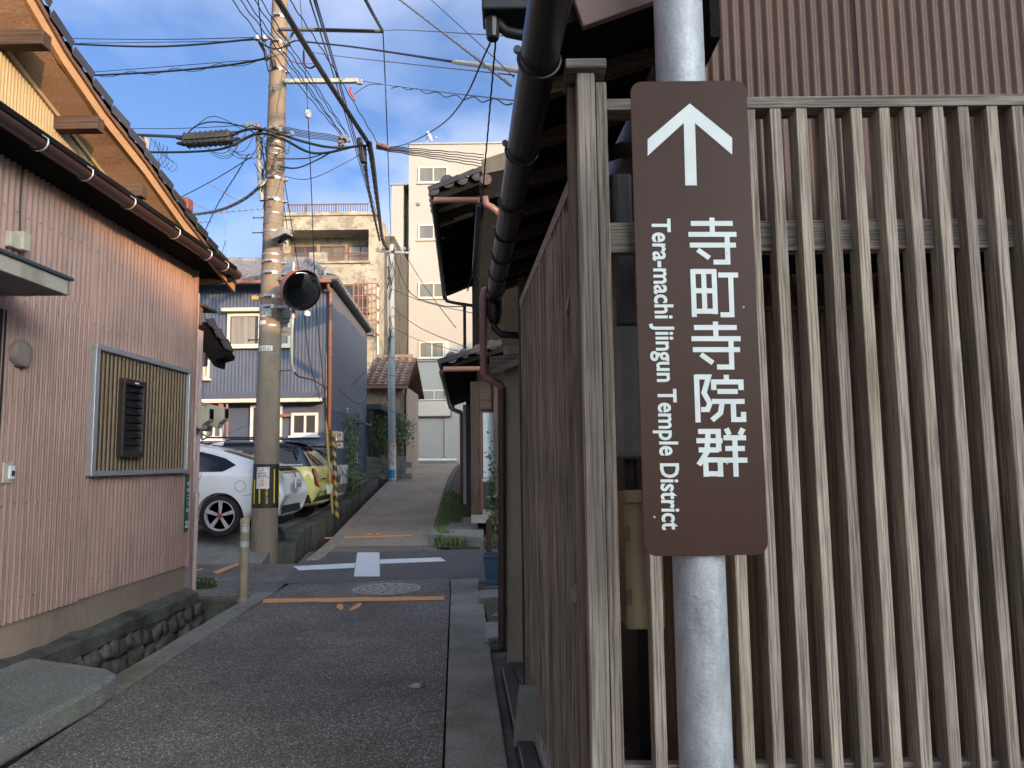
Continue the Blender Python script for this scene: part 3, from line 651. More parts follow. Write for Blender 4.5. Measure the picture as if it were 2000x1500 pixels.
while y < 8.4:
    s_ = (zv(y + 0.13) - zv(y - 0.13)) / 0.26; inst('verge_tile', tme, ph, (VX + 0.03, y, zv(y) + 0.195), (math.atan(s_), 0, 0)); y += 0.27
m = MB(); m.box(VX - 0.02, VX + 0.06, 7.02, 7.15, zv(7.1) + 0.2, zv(7.1) + 0.32); obj('tile_end', m, mat('red_tile_end', (0.25, 0.09, 0.07), None, 5, 0.6), ph, bevel=0.01)
# address plate, downpipe
ap0, ap1 = on_x(362.5, 926, XW + 0.014), on_x(371.5, 1037, XW + 0.014)
m = MB(); m.box(XW + 0.009, XW + 0.014, ap0.y, ap1.y, ap1.z, ap0.z); ap = obj('address_plate', m, M['green_plate'], ph, bevel=0.002)
H_ = ap0.z - ap1.z; W_ = ap1.y - ap0.y
for k, ch in enumerate('野町二丁目'):
    zc = ap0.z - H_ * (0.17 + 0.115 * k)
    text_map('lettering', ch, lambda u, v, zc=zc: (XW + 0.0155, ap0.y + W_ * (0.28 + 0.44 * u), zc - H_ * 0.03 + H_ * 0.06 * v), M['white_ink'], ap, 0.02)
text_map('lettering', '25', lambda u, v: (XW + 0.0155, ap0.y + W_ * (0.12 + 0.76 * u), ap0.z - H_ * 0.93 + H_ * 0.12 * v), M['white_ink'], ap, 0.03)
m = MB(); m.tube([(XW + 0.03, 8.02, 1.13), (XW + 0.03, 8.02, 0.05)], 0.024, 10); m.lathe([(0.03, 0), (0.03, 0.05)], 10, (XW + 0.03, 8.02, 1.1)); m.lathe([(0.028, 0), (0.028, 0.02)], 10, (XW + 0.03, 8.02, 0.75)); m.lathe([(0.028, 0), (0.028, 0.02)], 10, (XW + 0.03, 8.02, 0.35)); obj('drain_pipe', m, M['pipe_pink'], ph, auto=True)
m = MB(); m.tube([(XW + 0.02, 7.93, 3.3), (XW + 0.02, 7.93, 2.45), (XW + 0.03, 7.93, 1.5)], 0.014, 8); obj('conduit', m, M['pipe_pink'], ph)

# rubble below the ledge: every stone a part of the wall
rw = thing('rubble_wall', 'dry rubble stone wall in the ditch under the pink house', 'stone wall', (-3.33, 6.4, -0.6))
m = MB(); m.box(-3.6, -3.37, 1.5, 7.95, -0.65, 0.05); obj('backing', m, M['soil'], rw)
def rock(rx, ry, rz, seed, n=10, k=6):
    r = random.Random(seed); m = MB(); ph_ = [r.uniform(0, 6) for _ in range(6)]
    def fn(u, v):
        th, f = 2 * PI * u, -PI / 2 + PI * v; d = V((math.cos(f) * math.cos(th), math.cos(f) * math.sin(th), math.sin(f)))
        q = 1 + 0.16 * math.sin(2.3 * d.x * 2 + ph_[0]) + 0.13 * math.sin(3.1 * d.y * 2 + ph_[1]) + 0.12 * math.sin(2.7 * d.z * 2 + ph_[2])
        d = V([math.copysign(abs(c) ** 0.75, c) for c in d]) * q; return (d.x * rx, d.y * ry, d.z * rz)
    m.grid(fn, n, k); return m
rocks = []
for s in range(6):
    me = rock(0.1, 0.125, 0.1, s).mesh('stone', smooth=True); setmats(me, M['stone']); rocks.append(me)
rr = random.Random(3); y = 4.7
for row, (z, st) in enumerate(((-0.08, 0.2), (-0.24, 0.24), (-0.42, 0.26), (-0.56, 0.3))):
    y = 4.6 + rr.uniform(0, 0.15)
    while y < 8.0:
        s_ = rr.uniform(0.75, 1.15); w = st * s_
        inst('stone', rr.choice(rocks), rw, (-3.37 + rr.uniform(-.03, .03), y, z + rr.uniform(-.03, .03)), (rr.uniform(-.5, .5), rr.uniform(-.3, .3), rr.uniform(-.4, .4)), (0.85, w / 0.25 * 1.02, s_ * 0.95)); y += w * rr.uniform(0.8, 0.98)
# slab bridging the ditch
m = MB(); m.prism([(-3.4, 5.27, 0.0), (-3.3, 5.27, 0), (-2.66, 4.99, 0.0), (-2.52, 4.86, 0), (-2.49, 4.6, 0), (-2.50, 3.6, 0.0), (-2.36, 0.5, 0), (-3.4, 0.5, 0)], (0, 0, 0.142))
tobj('ditch_slab', m, M['slab'], 'thick concrete slab bridging the ditch in front of the pink house', 'slab', bevel=0.025)
m = MB(); m.box(-3.4, -2.62, 0.5, 5.0, -0.62, -0.004); struct('ditch_cover_base', m, M['concrete_dark'])

# annex with small tiled eave
ax = thing('house_annex', 'pale pink corrugated annex with small black tiled eave behind pink house', 'annex', (-3.6, 8.1, 0))
m = MB(); m.box(-9, -3.53, 7.9, 8.32, 0.0, 2.95); obj('wall', m, M['pink_pale'], ax)
sheet('corrugated_sheet', (-3.5, 7.92), (-3.5, 8.32), 0.45, 2.95, 0.076, 0.012, M['pink_pale'], ax, (1, 0))
m = MB(); m.prism([pt(360, 597, 8.28), pt(393, 597, 8.28), pt(392, 625, 8.28), pt(391, 634, 8.28), pt(381, 640, 8.28), pt(379, 655, 8.28), pt(374, 667, 8.28), pt(360, 669, 8.28)], (0, 0.05, 0)); obj('gable_board', m, wood('weathered_board', (0.3, 0.235, 0.18), (0.13, 0.1, 0.08), 'z', 60), ax)
m = MB(); m.prism([pt(360, 594, 8.26), pt(397, 594, 8.26), pt(397, 598, 8.26), pt(360, 598, 8.26)], (0, 0.4, 0)); obj('board_cap', m, M['old_wood'], ax)
m = MB(); m.prism([pt(378, 632, 8.34), pt(398, 628, 8.34), pt(440, 690, 8.34), pt(438, 697, 8.34), pt(421, 702, 8.34), pt(419, 716, 8.34), pt(400, 690, 8.34), pt(372, 665, 8.34)], (0, 0.3, 0)); obj('eave', m, M['black_wood'], ax)
tb = MB(); tb.grid(lambda u, v: (-0.11 + 0.22 * v, -0.15 + 0.3 * u, 0.03 + 0.03 * math.cos(2 * PI * u) - 0.03 * v), 8, 2); tb.add([(0.11, -0.15, -0.03), (0.11, 0.15, -0.03), (0.11, 0.15, 0.03), (0.11, -0.15, 0.03)], [(0, 1, 2, 3)])
tbm = tb.mesh('tile'); setmats(tbm, M['tile_black'])
a_, b_ = pt(397, 628, 8.4), pt(440, 690, 8.4); an = math.atan2(a_.z - b_.z, b_.x - a_.x)
for i in range(3):
    for j in range(1): inst('tile', tbm, ax, a_.lerp(b_, (i + 0.45) / 3) + V((0, 0.05 + j * 0.3, 0.03)), (0, an, 0), (0.75, 1, 1))
m = MB(); q = pt(392, 705, 8.3); m.lathe([(0.05, 0), (0.05, 0.11), (0.04, 0.13)], 12, (q.x, 8.36, q.z - 0.05)); obj('pipe_stub', m, M['pipe_dark'], ax, auto=True)
m = MB(); m.tube([pt(383, 655, 8.26), pt(389, 663, 8.26), pt(389, 680, 8.26), pt(383, 692, 8.26), pt(374, 686, 8.26), pt(366, 687, 8.26)], 0.008, 6); obj('wall_cable', m, M['cable_grey'], ax, smooth=True)
def meter(x0, y0, z0, lab):
    t = thing('electric_meter', lab, 'meter box', (x0, y0, z0), 'beige meters on the annex wall')
    m = MB(); m.prism([(x0, y0, z0 + 0.03), (x0 + 0.12, y0, z0), (x0 + 0.14, y0, z0 + 0.05), (x0 + 0.2, y0, z0 + 0.1), (x0 + 0.2, y0, z0 + 0.24), (x0 + 0.03, y0, z0 + 0.27), (x0, y0, z0 + 0.27)], (0, 0.17, 0)); obj('case', m, M['beige_plastic'], t, bevel=0.012)
    m = MB(); m.box(x0 + 0.2, x0 + 0.206, y0 + 0.03, y0 + 0.14, z0 + 0.115, z0 + 0.225); obj('glass', m, M['car_glass'], t, bevel=0.003)
    m = MB(); m.tube([(x0 + 0.05, y0 + 0.05, z0 + 0.03), (x0 + 0.06, y0 + 0.03, z0 - 0.06), (x0 + 0.02, y0 + 0.02, z0 - 0.1), (x0 - 0.06, y0 + 0.02, z0 - 0.06)], 0.009, 6); obj('lead', m, M['cable_grey'], t, smooth=True)
    return t
q = pt(370, 835, 8.12); meter(q.x, 8.12, q.z - 0.02, 'beige electric meter box next to the pink house corner'); meter(q.x + 0.02, 8.5, q.z + 0.01, 'second beige meter box, half hidden behind the corner meter')
m = MB(); m.box(-3.6, q.x, 8.05, 8.72, q.z - 0.02, q.z + 0.3); obj('meter_board', m, M['pink_pale'], ax)
# ================================================================== DIRECTION SIGN
SY = 1.95
pc = pt(1350, 700, SY + 0.085)
sg = thing('direction_sign', 'brown temple district direction sign with white arrow on galvanised pole', 'sign', (pc.x, SY + 0.085, -0.05))
m = MB(); m.lathe([(0.0695, 0), (0.0695, 3.9), (0.0, 3.9)], 40, (pc.x, SY + 0.088, -0.05)); obj('pole', m, M['galv'], sg, auto=True)
tl, tr, bl, br = pt(1231, 158, SY), pt(1458, 158, SY), pt(1258, 1085, SY), pt(1501, 1085, SY)
SX0, SX1, SZ0, SZ1 = (tl.x + bl.x) / 2, (tr.x + br.x) / 2, (bl.z + br.z) / 2, (tl.z + tr.z) / 2
def rrect(x0, x1, z0, z1, r, y, n=8):
    o = []
    for cx, cz, a0 in ((x1 - r, z1 - r, 0), (x0 + r, z1 - r, PI / 2), (x0 + r, z0 + r, PI), (x1 - r, z0 + r, 1.5 * PI)):
        for k in range(n + 1): a = a0 + PI / 2 * k / n; o.append((cx + r * math.cos(a), y, cz + r * math.sin(a)))
    return o
m = MB(); m.prism(rrect(SX0, SX1, SZ0, SZ1, 0.033, SY), (0, 0.004, 0)); pn = obj('panel', m, M['sign_brown'], sg, bevel=0.001)
for z in (SZ0 + 0.2, SZ1 - 0.2):
    m = MB(); m.lathe([(0.073, -0.015), (0.073, 0.015)], 32, (pc.x, SY + 0.088, z)); m.box(pc.x - 0.11, pc.x + 0.11, SY + 0.0045, SY + 0.024, z - 0.014, z + 0.014); obj('clamp', m, M['galv'], sg, auto=True)
FY = SY - 0.0012
m = MB(); m.prism([pt(x, y, FY) for x, y in ((1347, 202), (1430, 269), (1430, 302), (1357.5, 240), (1361, 362), (1338.5, 362), (1335.5, 240), (1265, 304), (1265, 272))], (0, 0.0008, 0)); obj('arrow', m, M['sign_white'], pn)
def cell(x0, x1, y0, y1, sk=0.036):
    """sign lettering cell given by the pixels it covers; the column leans with the sign"""
    return lambda u, v: pt(x0 + (x1 - x0) * u + ((1 - v) - 0.5) * (y1 - y0) * sk, y1 + (y0 - y1) * v, FY)
KANJI = {
 '寺': [[(.5, 1), (.5, .63)], [(.06, .875), (.93, .875)], [(0, .64), (1, .64)], [(.02, .41), (.98, .41)], [(.8, .62), (.8, .045), (.5, .045)], [(.18, .31), (.42, .13)]],
 '町': [[(.05, 1), (.05, .0)], [(.495, 1), (.495, .06)], [(.275, .95), (.275, .12)], [(.03, .955), (.52, .955)], [(.03, .55), (.52, .55)], [(.03, .12), (.52, .12)], [(.58, .88), (1, .88)], [(.84, .88), (.84, .045), (.6, .045)]],
 '院': [[(.05, 1), (.05, 0)], [(.03, .955), (.29, .955), (.19, .62), (.3, .4), (.25, .27), (.12, .27)], [(.65, 1), (.65, .86)], [(.39, .68), (.39, .85), (.94, .85), (.94, .68)], [(.46, .65), (.87, .65)], [(.34, .44), (1, .44)], [(.55, .44), (.51, .2), (.33, .045)], [(.77, .44), (.77, .06), (.97, .06), (.97, .22)]],
 '群': [[(.04, .93), (.44, .93), (.44, .52)], [(0, .74), (.52, .74)], [(.04, .55), (.44, .55)], [(.24, .93), (.2, .5), (.03, .24)], [(.17, .36), (.17, 0)], [(.15, .345), (.46, .345), (.46, 0)], [(.15, .06), (.46, .06)], [(.6, .99), (.66, .86)], [(.94, .99), (.87, .86)], [(.54, .8), (.99, .8)], [(.57, .58), (.96, .58)], [(.5, .34), (1, .34)], [(.765, .8), (.765, 0)]]}
def strokes(name, lines, fn, th, mt, parent):
    m = MB()
    for k, ln in enumerate(lines):
        P_ = [V((x, y)) for x, y in ln]; L_, R_ = [], []
        for i, p in enumerate(P_):
            d0 = (P_[i] - P_[i - 1]).normalized() if i else None; d1 = (P_[i + 1] - P_[i]).normalized() if i + 1 < len(P_) else None
            d = ((d0 or d1) + (d1 or d0)).normalized(); nn = V((-d.y, d.x)); ref = d0 or d1; c = max(0.45, abs(nn.dot(V((-ref.y, ref.x)))))
            L_.append(p + nn * th / 2 / c); R_.append(p - nn * th / 2 / c)
        for i in range(len(P_) - 1):
            m.poly([fn(q.x, q.y) - V((0, 0.00004 * k, 0)) for q in (L_[i], L_[i + 1], R_[i + 1], R_[i])])
    return obj(name, m, mt, parent)
for ch, x0, x1, y0, y1 in (('寺', 1345, 1439, 425, 516), ('町', 1350, 1443, 526, 619), ('寺', 1351, 1447, 628, 721), ('院', 1357, 1454, 732, 825), ('群', 1361, 1459, 836, 931)):
    strokes('lettering', KANJI[ch], cell(x0, x1, y0, y1), 0.105, M['sign_white'], pn)
def eng(u, v):
    y = 427 + (1035 - 427) * u; lean = (y - 427) * 0.0345
    return pt(1260.5 + 49 * v + lean, y, FY)
text_map('lettering', 'Tera-machi Jiingun Temple District', eng, M['sign_white'], pn, 0.022, 1.0)
for x, y in ((1452, 600), (1420, 905), (1278, 1010), (1420, 495)):
    q = pt(x, y, SY); m = MB(); m.lathe([(0.0035, 0.0012), (0.0035, 0), (0.002, -0.0012)], 8, (q.x, SY - 0.0005, q.z), (0, 1, 0)); obj('speck', m, M['steel'], pn)

# ================================================================== LATTICE FENCE
fn_ = thing('lattice_fence', 'tall grey weathered wooden lattice screen behind the brown sign', 'fence', (0.23, 2.4, 0))
FYF = 2.35
rt, rb = pt(1700, 187, FYF), pt(1700, 209, FYF)
m = MB(); m.box(0.27, 3.4, FYF - 0.004, FYF + 0.082, rb.z, rt.z); obj('top_rail', m, M['fence_x'], fn_, bevel=0.003)
a, b = pt(1700, 431, FYF + 0.06), pt(1700, 489, FYF + 0.06)
m = MB(); m.box(0.27, 3.4, FYF + 0.047, FYF + 0.09, b.z, a.z); obj('rail', m, M['fence_x'], fn_, bevel=0.002)
a = pt(1700, 1486, FYF + 0.06)
m = MB(); m.box(0.27, 3.4, FYF + 0.047, FYF + 0.09, a.z - 0.09, a.z); obj('rail', m, M['fence_x'], fn_, bevel=0.002)
m = MB(); m.box(0.27, 3.4, FYF + 0.047, FYF + 0.09, 0.1, 0.19); obj('rail', m, M['fence_x'], fn_, bevel=0.002)
sm = MB(); sm.box(0, 0.0365, 0, 0.074, 0.05, rb.z - 0.0005); sme = sm.mesh('slat'); setmats(sme, M['fence'])
x0 = pt(1504, 213, FYF).x; sp = 0.0889
fr = random.Random(11)
for k in range(-5, 25):
    x = x0 + k * sp + fr.uniform(-.002, .002)
    if x < 0.34: continue
    o = inst('slat', sme, fn_, (x, FYF + fr.uniform(-.001, .002), 0), (0, fr.uniform(-.0012, .0012), fr.uniform(-.02, .02)))
    bv = o.modifiers.new('bevel', 'BEVEL'); bv.width = 0.002; bv.segments = 1
# corner post, its cap and the upright beside it
c0, c1 = pt(1139, 160, 2.30), pt(1176, 160, 2.30)
pxa = pt(1139, 600, 2.3).x; 
m = MB(); m.box(pxa - 0.004, pxa + 0.054, 2.30, 2.362, 0.05, pt(1150, 141, 2.3).z); obj('post', m, M['fence_post'], fn_, bevel=0.004)
m = MB(); m.box(pxa + 0.06, pxa + 0.096, 2.33, 2.385, 0.05, pt(1180, 160, 2.33).z); obj('post', m, M['fence'], fn_, bevel=0.003)
m = MB(); m.box(pxa - 0.03, pxa + 0.008, 2.372, 2.44, 0.05, pt(1120, 165, 2.36).z); obj('post', m, wood('brown_side_post', (0.24, 0.19, 0.15), (0.1, 0.075, 0.06), 'z', 150), fn_, bevel=0.003)
q = pt(1145, 140, 2.3)
m = MB(); m.obox((pxa + 0.025, 2.36, q.z + 0.018), (0.066, 0, 0), (0, 0.082, 0), (0, 0, 0.0165)); obj('post_cap', m, M['fence_x'], fn_, bevel=0.003)
# side lattice along the street
A2, B2 = V((pxa + 0.025, 2.46)), V((0.075, 4.62)); dv = (B2 - A2).normalized(); L2 = (B2 - A2).length; rz = math.atan2(dv.y, dv.x) - PI / 2
zt = pt(1108, 277, 2.5).z
zt = 2.43
m = MB(); m.beam((A2.x, A2.y - 0.08, zt), (B2.x, B2.y + 0.02, zt), 0.05, 0.055); obj('side_top_rail', m, M['fence_y'], fn_, bevel=0.003)
m = MB(); m.beam((A2.x - 0.015, A2.y - 0.08, 0.085), (B2.x - 0.015, B2.y - 0.04, 0.085), 0.06, 0.05); obj('side_bottom_rail', m, M['fence_y'], fn_, bevel=0.003)
for z in (0.62, 1.05, 1.95):
    m = MB(); m.beam((A2.x + 0.045, A2.y, z), (B2.x + 0.045, B2.y, z), 0.025, 0.06); obj('side_rail', m, M['fence_y'], fn_, bevel=0.002)
s2 = MB(); s2.box(-0.025, 0.025, -0.0135, 0.0135, 0.11, zt - 0.028); s2m = s2.mesh('side_slat'); setmats(s2m, M['fence'])
for k in range(25):
    t = 0.05 + k * 0.0835
    if k == 2: continue
    if t > L2 - 0.06: break
    p = A2 + dv * t; inst('side_slat', s2m, fn_, (p.x + fr.uniform(-.002, .002), p.y, 0), (0, fr.uniform(-.001, .001), rz + fr.uniform(-.03, .03)))
p = B2; m = MB(); m.obox((p.x, p.y, 1.3), (0.03, 0, 0), (0, 0.028, 0), (0, 0, 1.3)); obj('end_post', m, M['old_wood_z'], fn_, bevel=0.003)
for z, h in ((2.03, 0.02), (0.98, 0.03)):
    p = A2 + dv * (0.05 + 2 * 0.0835); m = MB(); m.beam((p.x - 0.012, p.y - 0.1, z + 0.02), (p.x - 0.012, p.y + 0.1, z - 0.02), 0.03, h * 2); obj('side_brace', m, M['fence_y'], fn_)
# footing block under the side lattice
q = on_z(1006, 1446, 0.07)
fb = MB(); cx, cy = q.x + 0.075, q.y + 0.075
fb.v += [(cx + sx * w, cy + sy * w, z) for z, w in ((0.04, 0.085), (0.30, 0.052)) for sx, sy in ((-1, -1), (1, -1), (1, 1), (-1, 1))]
fb.f += [(3, 2, 1, 0), (4, 5, 6, 7), (0, 1, 5, 4), (1, 2, 6, 5), (2, 3, 7, 6), (3, 0, 4, 7)]; fb.m += [0] * 6
tobj('footing_block', fb, M['concrete'], 'tapered concrete footing block at the base of the side lattice', 'block', bevel=0.008)
# things standing behind the lattice
ub = thing('utility_box', 'tan metal cabinet with side hinges behind the lattice slats', 'cabinet', (0.47, 2.62, 0.85))
m = MB(); m.box(0.375, 0.505, 2.56, 2.72, 0.88, 1.335); obj('case', m, plain('tan_cabinet', (0.4, 0.29, 0.165), 0.5), ub, bevel=0.006)
m = MB(); m.box(0.372, 0.508, 2.545, 2.558, 1.30, 1.345); obj('lid_edge', m, plain('tan_cabinet_lid', (0.4, 0.29, 0.165), 0.5), ub, bevel=0.004)
for z in (0.99, 1.20):
    m = MB(); m.tube([(0.385, 2.553, z - 0.025), (0.385, 2.553, z + 0.025)], 0.008, 8); m.tube([(0.385, 2.553, z - 0.012), (0.385, 2.553, z + 0.012)], 0.0105, 8); obj('hinge', m, plain('tan_hinge', (0.33, 0.24, 0.14), 0.45), ub)
pcv = thing('pipe_cover', 'grey plastic refrigerant pipe cover behind the lattice slats', 'pipe cover', (0.42, 2.7, 1.45))
m = MB(); m.box(0.36, 0.47, 2.62, 2.72, 1.45, 1.93); obj('cover', m, plain('grey_cover', (0.3, 0.29, 0.27), 0.55), pcv, bevel=0.03)
m = MB(); m.box(0.385, 0.45, 2.64, 2.7, 1.931, 2.5); obj('duct', m, plain('dark_duct', (0.12, 0.115, 0.11), 0.55), pcv, bevel=0.012)
m = MB(); m.tube([(0.42, 2.67, 1.45), (0.42, 2.67, 1.36), (0.45, 2.68, 1.2), (0.45, 2.7, 0.3)], 0.022, 10); obj('pipe', m, M['cable'], pcv, smooth=True)
m = MB(); m.prism([(0.5, 2.449, 2.10), (3.4, 2.449, 2.10), (3.4, 2.84, 2.16), (0.5, 2.84, 2.16)], (0, 0, 0.03)); obj('cover_board', m, M['black_wood'], fn_)
# ================================================================== HOUSE BEHIND THE FENCE
O_ = V((0.25, 0, 0))
def S(a, n, z=0.0): return O_ + SD * a + SN * n + V((0, 0, z))
ha = thing('fenced_house', 'old house clad in brown corrugated metal behind the lattice screen', 'house', (1.5, 4.0, 0))
HY = 2.87
m = MB(); m.box(0.56, 1.55, HY + 0.03, 5.6, 0, 3.45); m.box(1.55, 6.5, HY + 0.03, 5.6, 0, 4.6); obj('wall', m, M['brown_corr'], ha)  # upper storey is out of view, set back and sized for the shade it casts
m = MB(); m.prism([(1.3, HY - 0.3, 4.5), (1.3, 4.2, 5.1), (1.3, 6.0, 4.5), (1.3, 6.0, 4.62), (1.3, 4.2, 5.22), (1.3, HY - 0.3, 4.62)], (5.5, 0, 0)); obj('upper_roof', m, M['black_wood'], ha)
sheet('corrugated_sheet', (0.56, HY), (1.43, HY), 0.0, 3.45, 0.0455, 0.0075, M['brown_corr'], ha, (0, -1))
sheet('corrugated_sheet', (1.42, HY - 0.005), (3.0, HY - 0.005), 0.0, 3.9, 0.0455, 0.0075, M['brown_corr'], ha, (0, -1))
sheet('corrugated_sheet', (2.99, HY), (6.0, HY), 0.0, 3.9, 0.0455, 0.0075, M['brown_corr'], ha, (0, -1))
m = MB(); m.box(0.57, 6, HY - 0.025, HY + 0.02, 2.02, 2.035); obj('sheet_seam', m, M['brown_corr'], ha)
def slope_slab(n0, z0, n1, z1, a0, a1, th):
    m = MB(); m.prism([S(a0, n0, z0), S(a0, n1, z1), S(a0, n1, z1 + th), S(a0, n0, z0 + th)], SD * (a1 - a0)); return m
obj('eave_roof', slope_slab(-0.02, 2.80, 0.5, 2.98, 2.24, 5.9, 0.10), M['black_wood'], ha)
bb = [pt(1139, 51, 2.2), pt(1290, -3, 2.2), pt(1400, -40, 2.2), pt(1400, -160, 2.2), pt(1118, -60, 2.2), pt(1121, -3, 2.2)]
m = MB(); m.prism(bb, (0, 0.03, 0)); obj('barge_board', m, mat('brown_barge_board', (0.16, 0.1, 0.083), (0.12, 0.078, 0.066), 3, 0.6), ha, bevel=0.004)
m = MB(); m.box(pt(1377, 50, 2.3).x, pt(1396, 50, 2.3).x, 2.24, HY - 0.02, pt(1390, 92, 2.3).z, 3.2); obj('eave_end_board', m, M['black_wood'], ha)
for a in (2.6, 3.05, 3.5, 3.95, 4.4, 4.85, 5.3, 5.7):
    m = MB(); p, q = S(a, 0.03, 2.79), S(a, 0.6, 2.99); m.beam(p, q, 0.05, 0.06); obj('rafter', m, M['old_wood'], ha)
# black half-round gutter
GZ2 = 2.735; R2 = 0.062
gc0, gc1 = S(1.3, 0.0, GZ2), S(5.84, 0.0, GZ2 - 0.02)
m = MB()
for r in (R2, R2 - 0.005):
    m.grid(lambda u, v, r=r: gc0.lerp(gc1, u) + SN * (r * math.cos(PI + PI * v)) + V((0, 0, r * math.sin(PI + PI * v))), 4, 14)
g2 = obj('gutter', m, M['gutter_black'], ha, smooth=True)
for a in (1.6, 2.25, 2.95, 3.55, 4.05, 4.5, 4.95, 5.4):
    m = MB(); m.tube([S(a, (R2 + 0.006) * math.cos(th), GZ2 - 0.012 + (R2 + 0.006) * math.sin(th)) for th in frange(PI * 0.93, 2.05 * PI, 12)], 0.006, 6); obj('bracket', m, M['gutter_black'], g2, smooth=True)
    m = MB(); p = S(a, -R2 - 0.008, GZ2 + 0.015); m.lathe([(0.013, -0.006), (0.013, 0.006)], 8, p, tuple(SD)); obj('bracket_hook', m, M['gutter_black'], g2)
# gutter outlet box and black pipe at its far end
p = S(5.7, 0.0, GZ2); m = MB(); m.lathe([(0.045, -0.22), (0.072, -0.14), (0.072, -0.03)], 14, p); ob = obj('outlet_box', m, M['gutter_black'], g2, auto=True)
m = MB(); m.tube([S(5.7, 0.0, GZ2 - 0.2), S(5.7, 0.0, GZ2 - 0.26), S(5.7, 0.05, GZ2 - 0.31), S(5.66, 0.42, GZ2 - 0.34)], 0.03, 12); obj('outlet_pipe', m, M['gutter_black'], ob, smooth=True)
# upper hopper and pipe at the top edge of the view
h0 = pt(962, 25, 3.4)
m = MB(); m.box(h0.x - 0.05, h0.x + 0.5, 3.32, 3.5, h0.z - 0.03, h0.z + 0.25); m.lathe([(0.03, -0.14), (0.04, -0.02)], 12, (h0.x + 0.0, 3.4, h0.z)); hp = obj('upper_hopper', m, M['gutter_black'], ha, bevel=0.01)
m = MB(); m.tube([h0 + V((0.03, 0, -0.02)), h0 + V((0.035, 0, -0.07)), h0 + V((0.07, 0, -0.1)), h0 + V((0.2, 0, -0.13)), h0 + V((0.45, 0.02, -0.17))], 0.026, 12); obj('upper_pipe', m, M['gutter_black'], hp, smooth=True)

# beige wall end, pipes, small board roof beyond the lattice
be = thing('beige_outhouse', 'beige plastered wall end with brown drain pipe beyond the lattice', 'outhouse', (0.05, 5.6, 0))
p0 = pt(986, 900, 5.62)
m = MB(); m.box(p0.x, 1.6, 5.62, 5.83, -0.05, 2.32); obj('wall', m, M['plaster_beige'], be, bevel=0.01)
m = MB(); m.prism([pt(955, 697, 5.5), pt(1012, 690, 5.5), pt(1012, 700, 5.5), pt(958, 727, 5.5)], (0.0, 0.5, 0.02)); obj('board_roof', m, wood('grey_board_roof', (0.27, 0.24, 0.21), (0.12, 0.1, 0.09), 'x', 60), be)
m = MB(); m.prism([pt(960, 723, 5.46), pt(1014, 697, 5.46), pt(1014, 712, 5.46), pt(974, 728, 5.46), pt(958, 730, 5.46)], (0, 0.03, 0)); obj('barge_board', m, wood('pale_barge_board', (0.33, 0.3, 0.265), (0.16, 0.14, 0.12), 'x', 60), be)
rp_ = 0.028
m = MB(); m.tube([pt(956, 563, 5.66), pt(946, 566, 5.66), pt(944, 580, 5.66), pt(944.5, 728, 5.66), pt(948, 738, 5.66), pt(958, 742, 5.66), pt(976, 751, 5.64), pt(981, 757, 5.62), pt(981, 790, 5.6)], rp_, 12); obj('upper_pipe', m, M['pipe_redbrown'], be, smooth=True)
m = MB(); m.tube([pt(980, 760, 5.58), pt(981, 1262, 5.58)], 0.031, 12); m.lathe([(0.036, 0), (0.036, 0.02)], 12, pt(980.5, 920, 5.58)); m.lathe([(0.036, 0), (0.036, 0.02)], 12, pt(981, 1192, 5.58)); obj('drain_pipe', m, M['pipe_dark'], be, auto=True)
# ================================================================== HOUSE WITH BLACK TILES beyond the junction
hb = thing('tiled_house', 'old townhouse with black glazed tiles and copper gutters past the junction', 'house', (-0.6, 14.0, 0.1))
HB0 = 12.9; 
def E(px, py, Y): return pt(px, py, Y)
e0, e1 = pt(852, 392, 12.7), pt(869, 580, 20.3)     # upper eave edge along the street
l0, l1 = pt(868, 722, 12.7), pt(905, 802, 22.5)     # lower eave edge
ez, lz = e0.z, l0.z
def HS(Y, n, z): return V((e0.x - 0.0666 * (Y - 12.7) + n, Y + n * 0.0666, z))
WN = 0.72                                            # wall lies this far behind the upper eave edge
m = MB(); m.prism([HS(13.9, WN, 0), HS(13.9, 7, 0), HS(20.3, 7, 0), HS(20.3, WN, 0)], (0, 0, ez + 0.35)); obj('wall', m, M['black_wood'], hb)
m = MB(); m.prism([HS(13.87, WN + 0.03, lz + 0.5), HS(13.87, 6, lz + 0.5), HS(13.87, 3.6, ez + 1.5), HS(13.87, WN + 0.03, ez + 0.2)], (0, 0.02, 0)); obj('gable_boards', m, M['black_wood'], hb)
m = MB(); m.prism([HS(12.72, 0, ez), HS(12.72, 3.6, ez + 1.5), HS(12.72, 3.6, ez + 1.66), HS(12.72, -0.02, ez + 0.12)], SD * 7.7); ro = obj('upper_roof', m, M['black_wood'], hb)
m = MB(); m.prism([HS(12.72, 3.6, ez + 1.5), HS(12.72, 7.4, ez), HS(12.72, 7.4, ez + 0.14), HS(12.72, 3.6, ez + 1.66)], SD * 7.7); obj('upper_roof', m, M['black_wood'], hb)
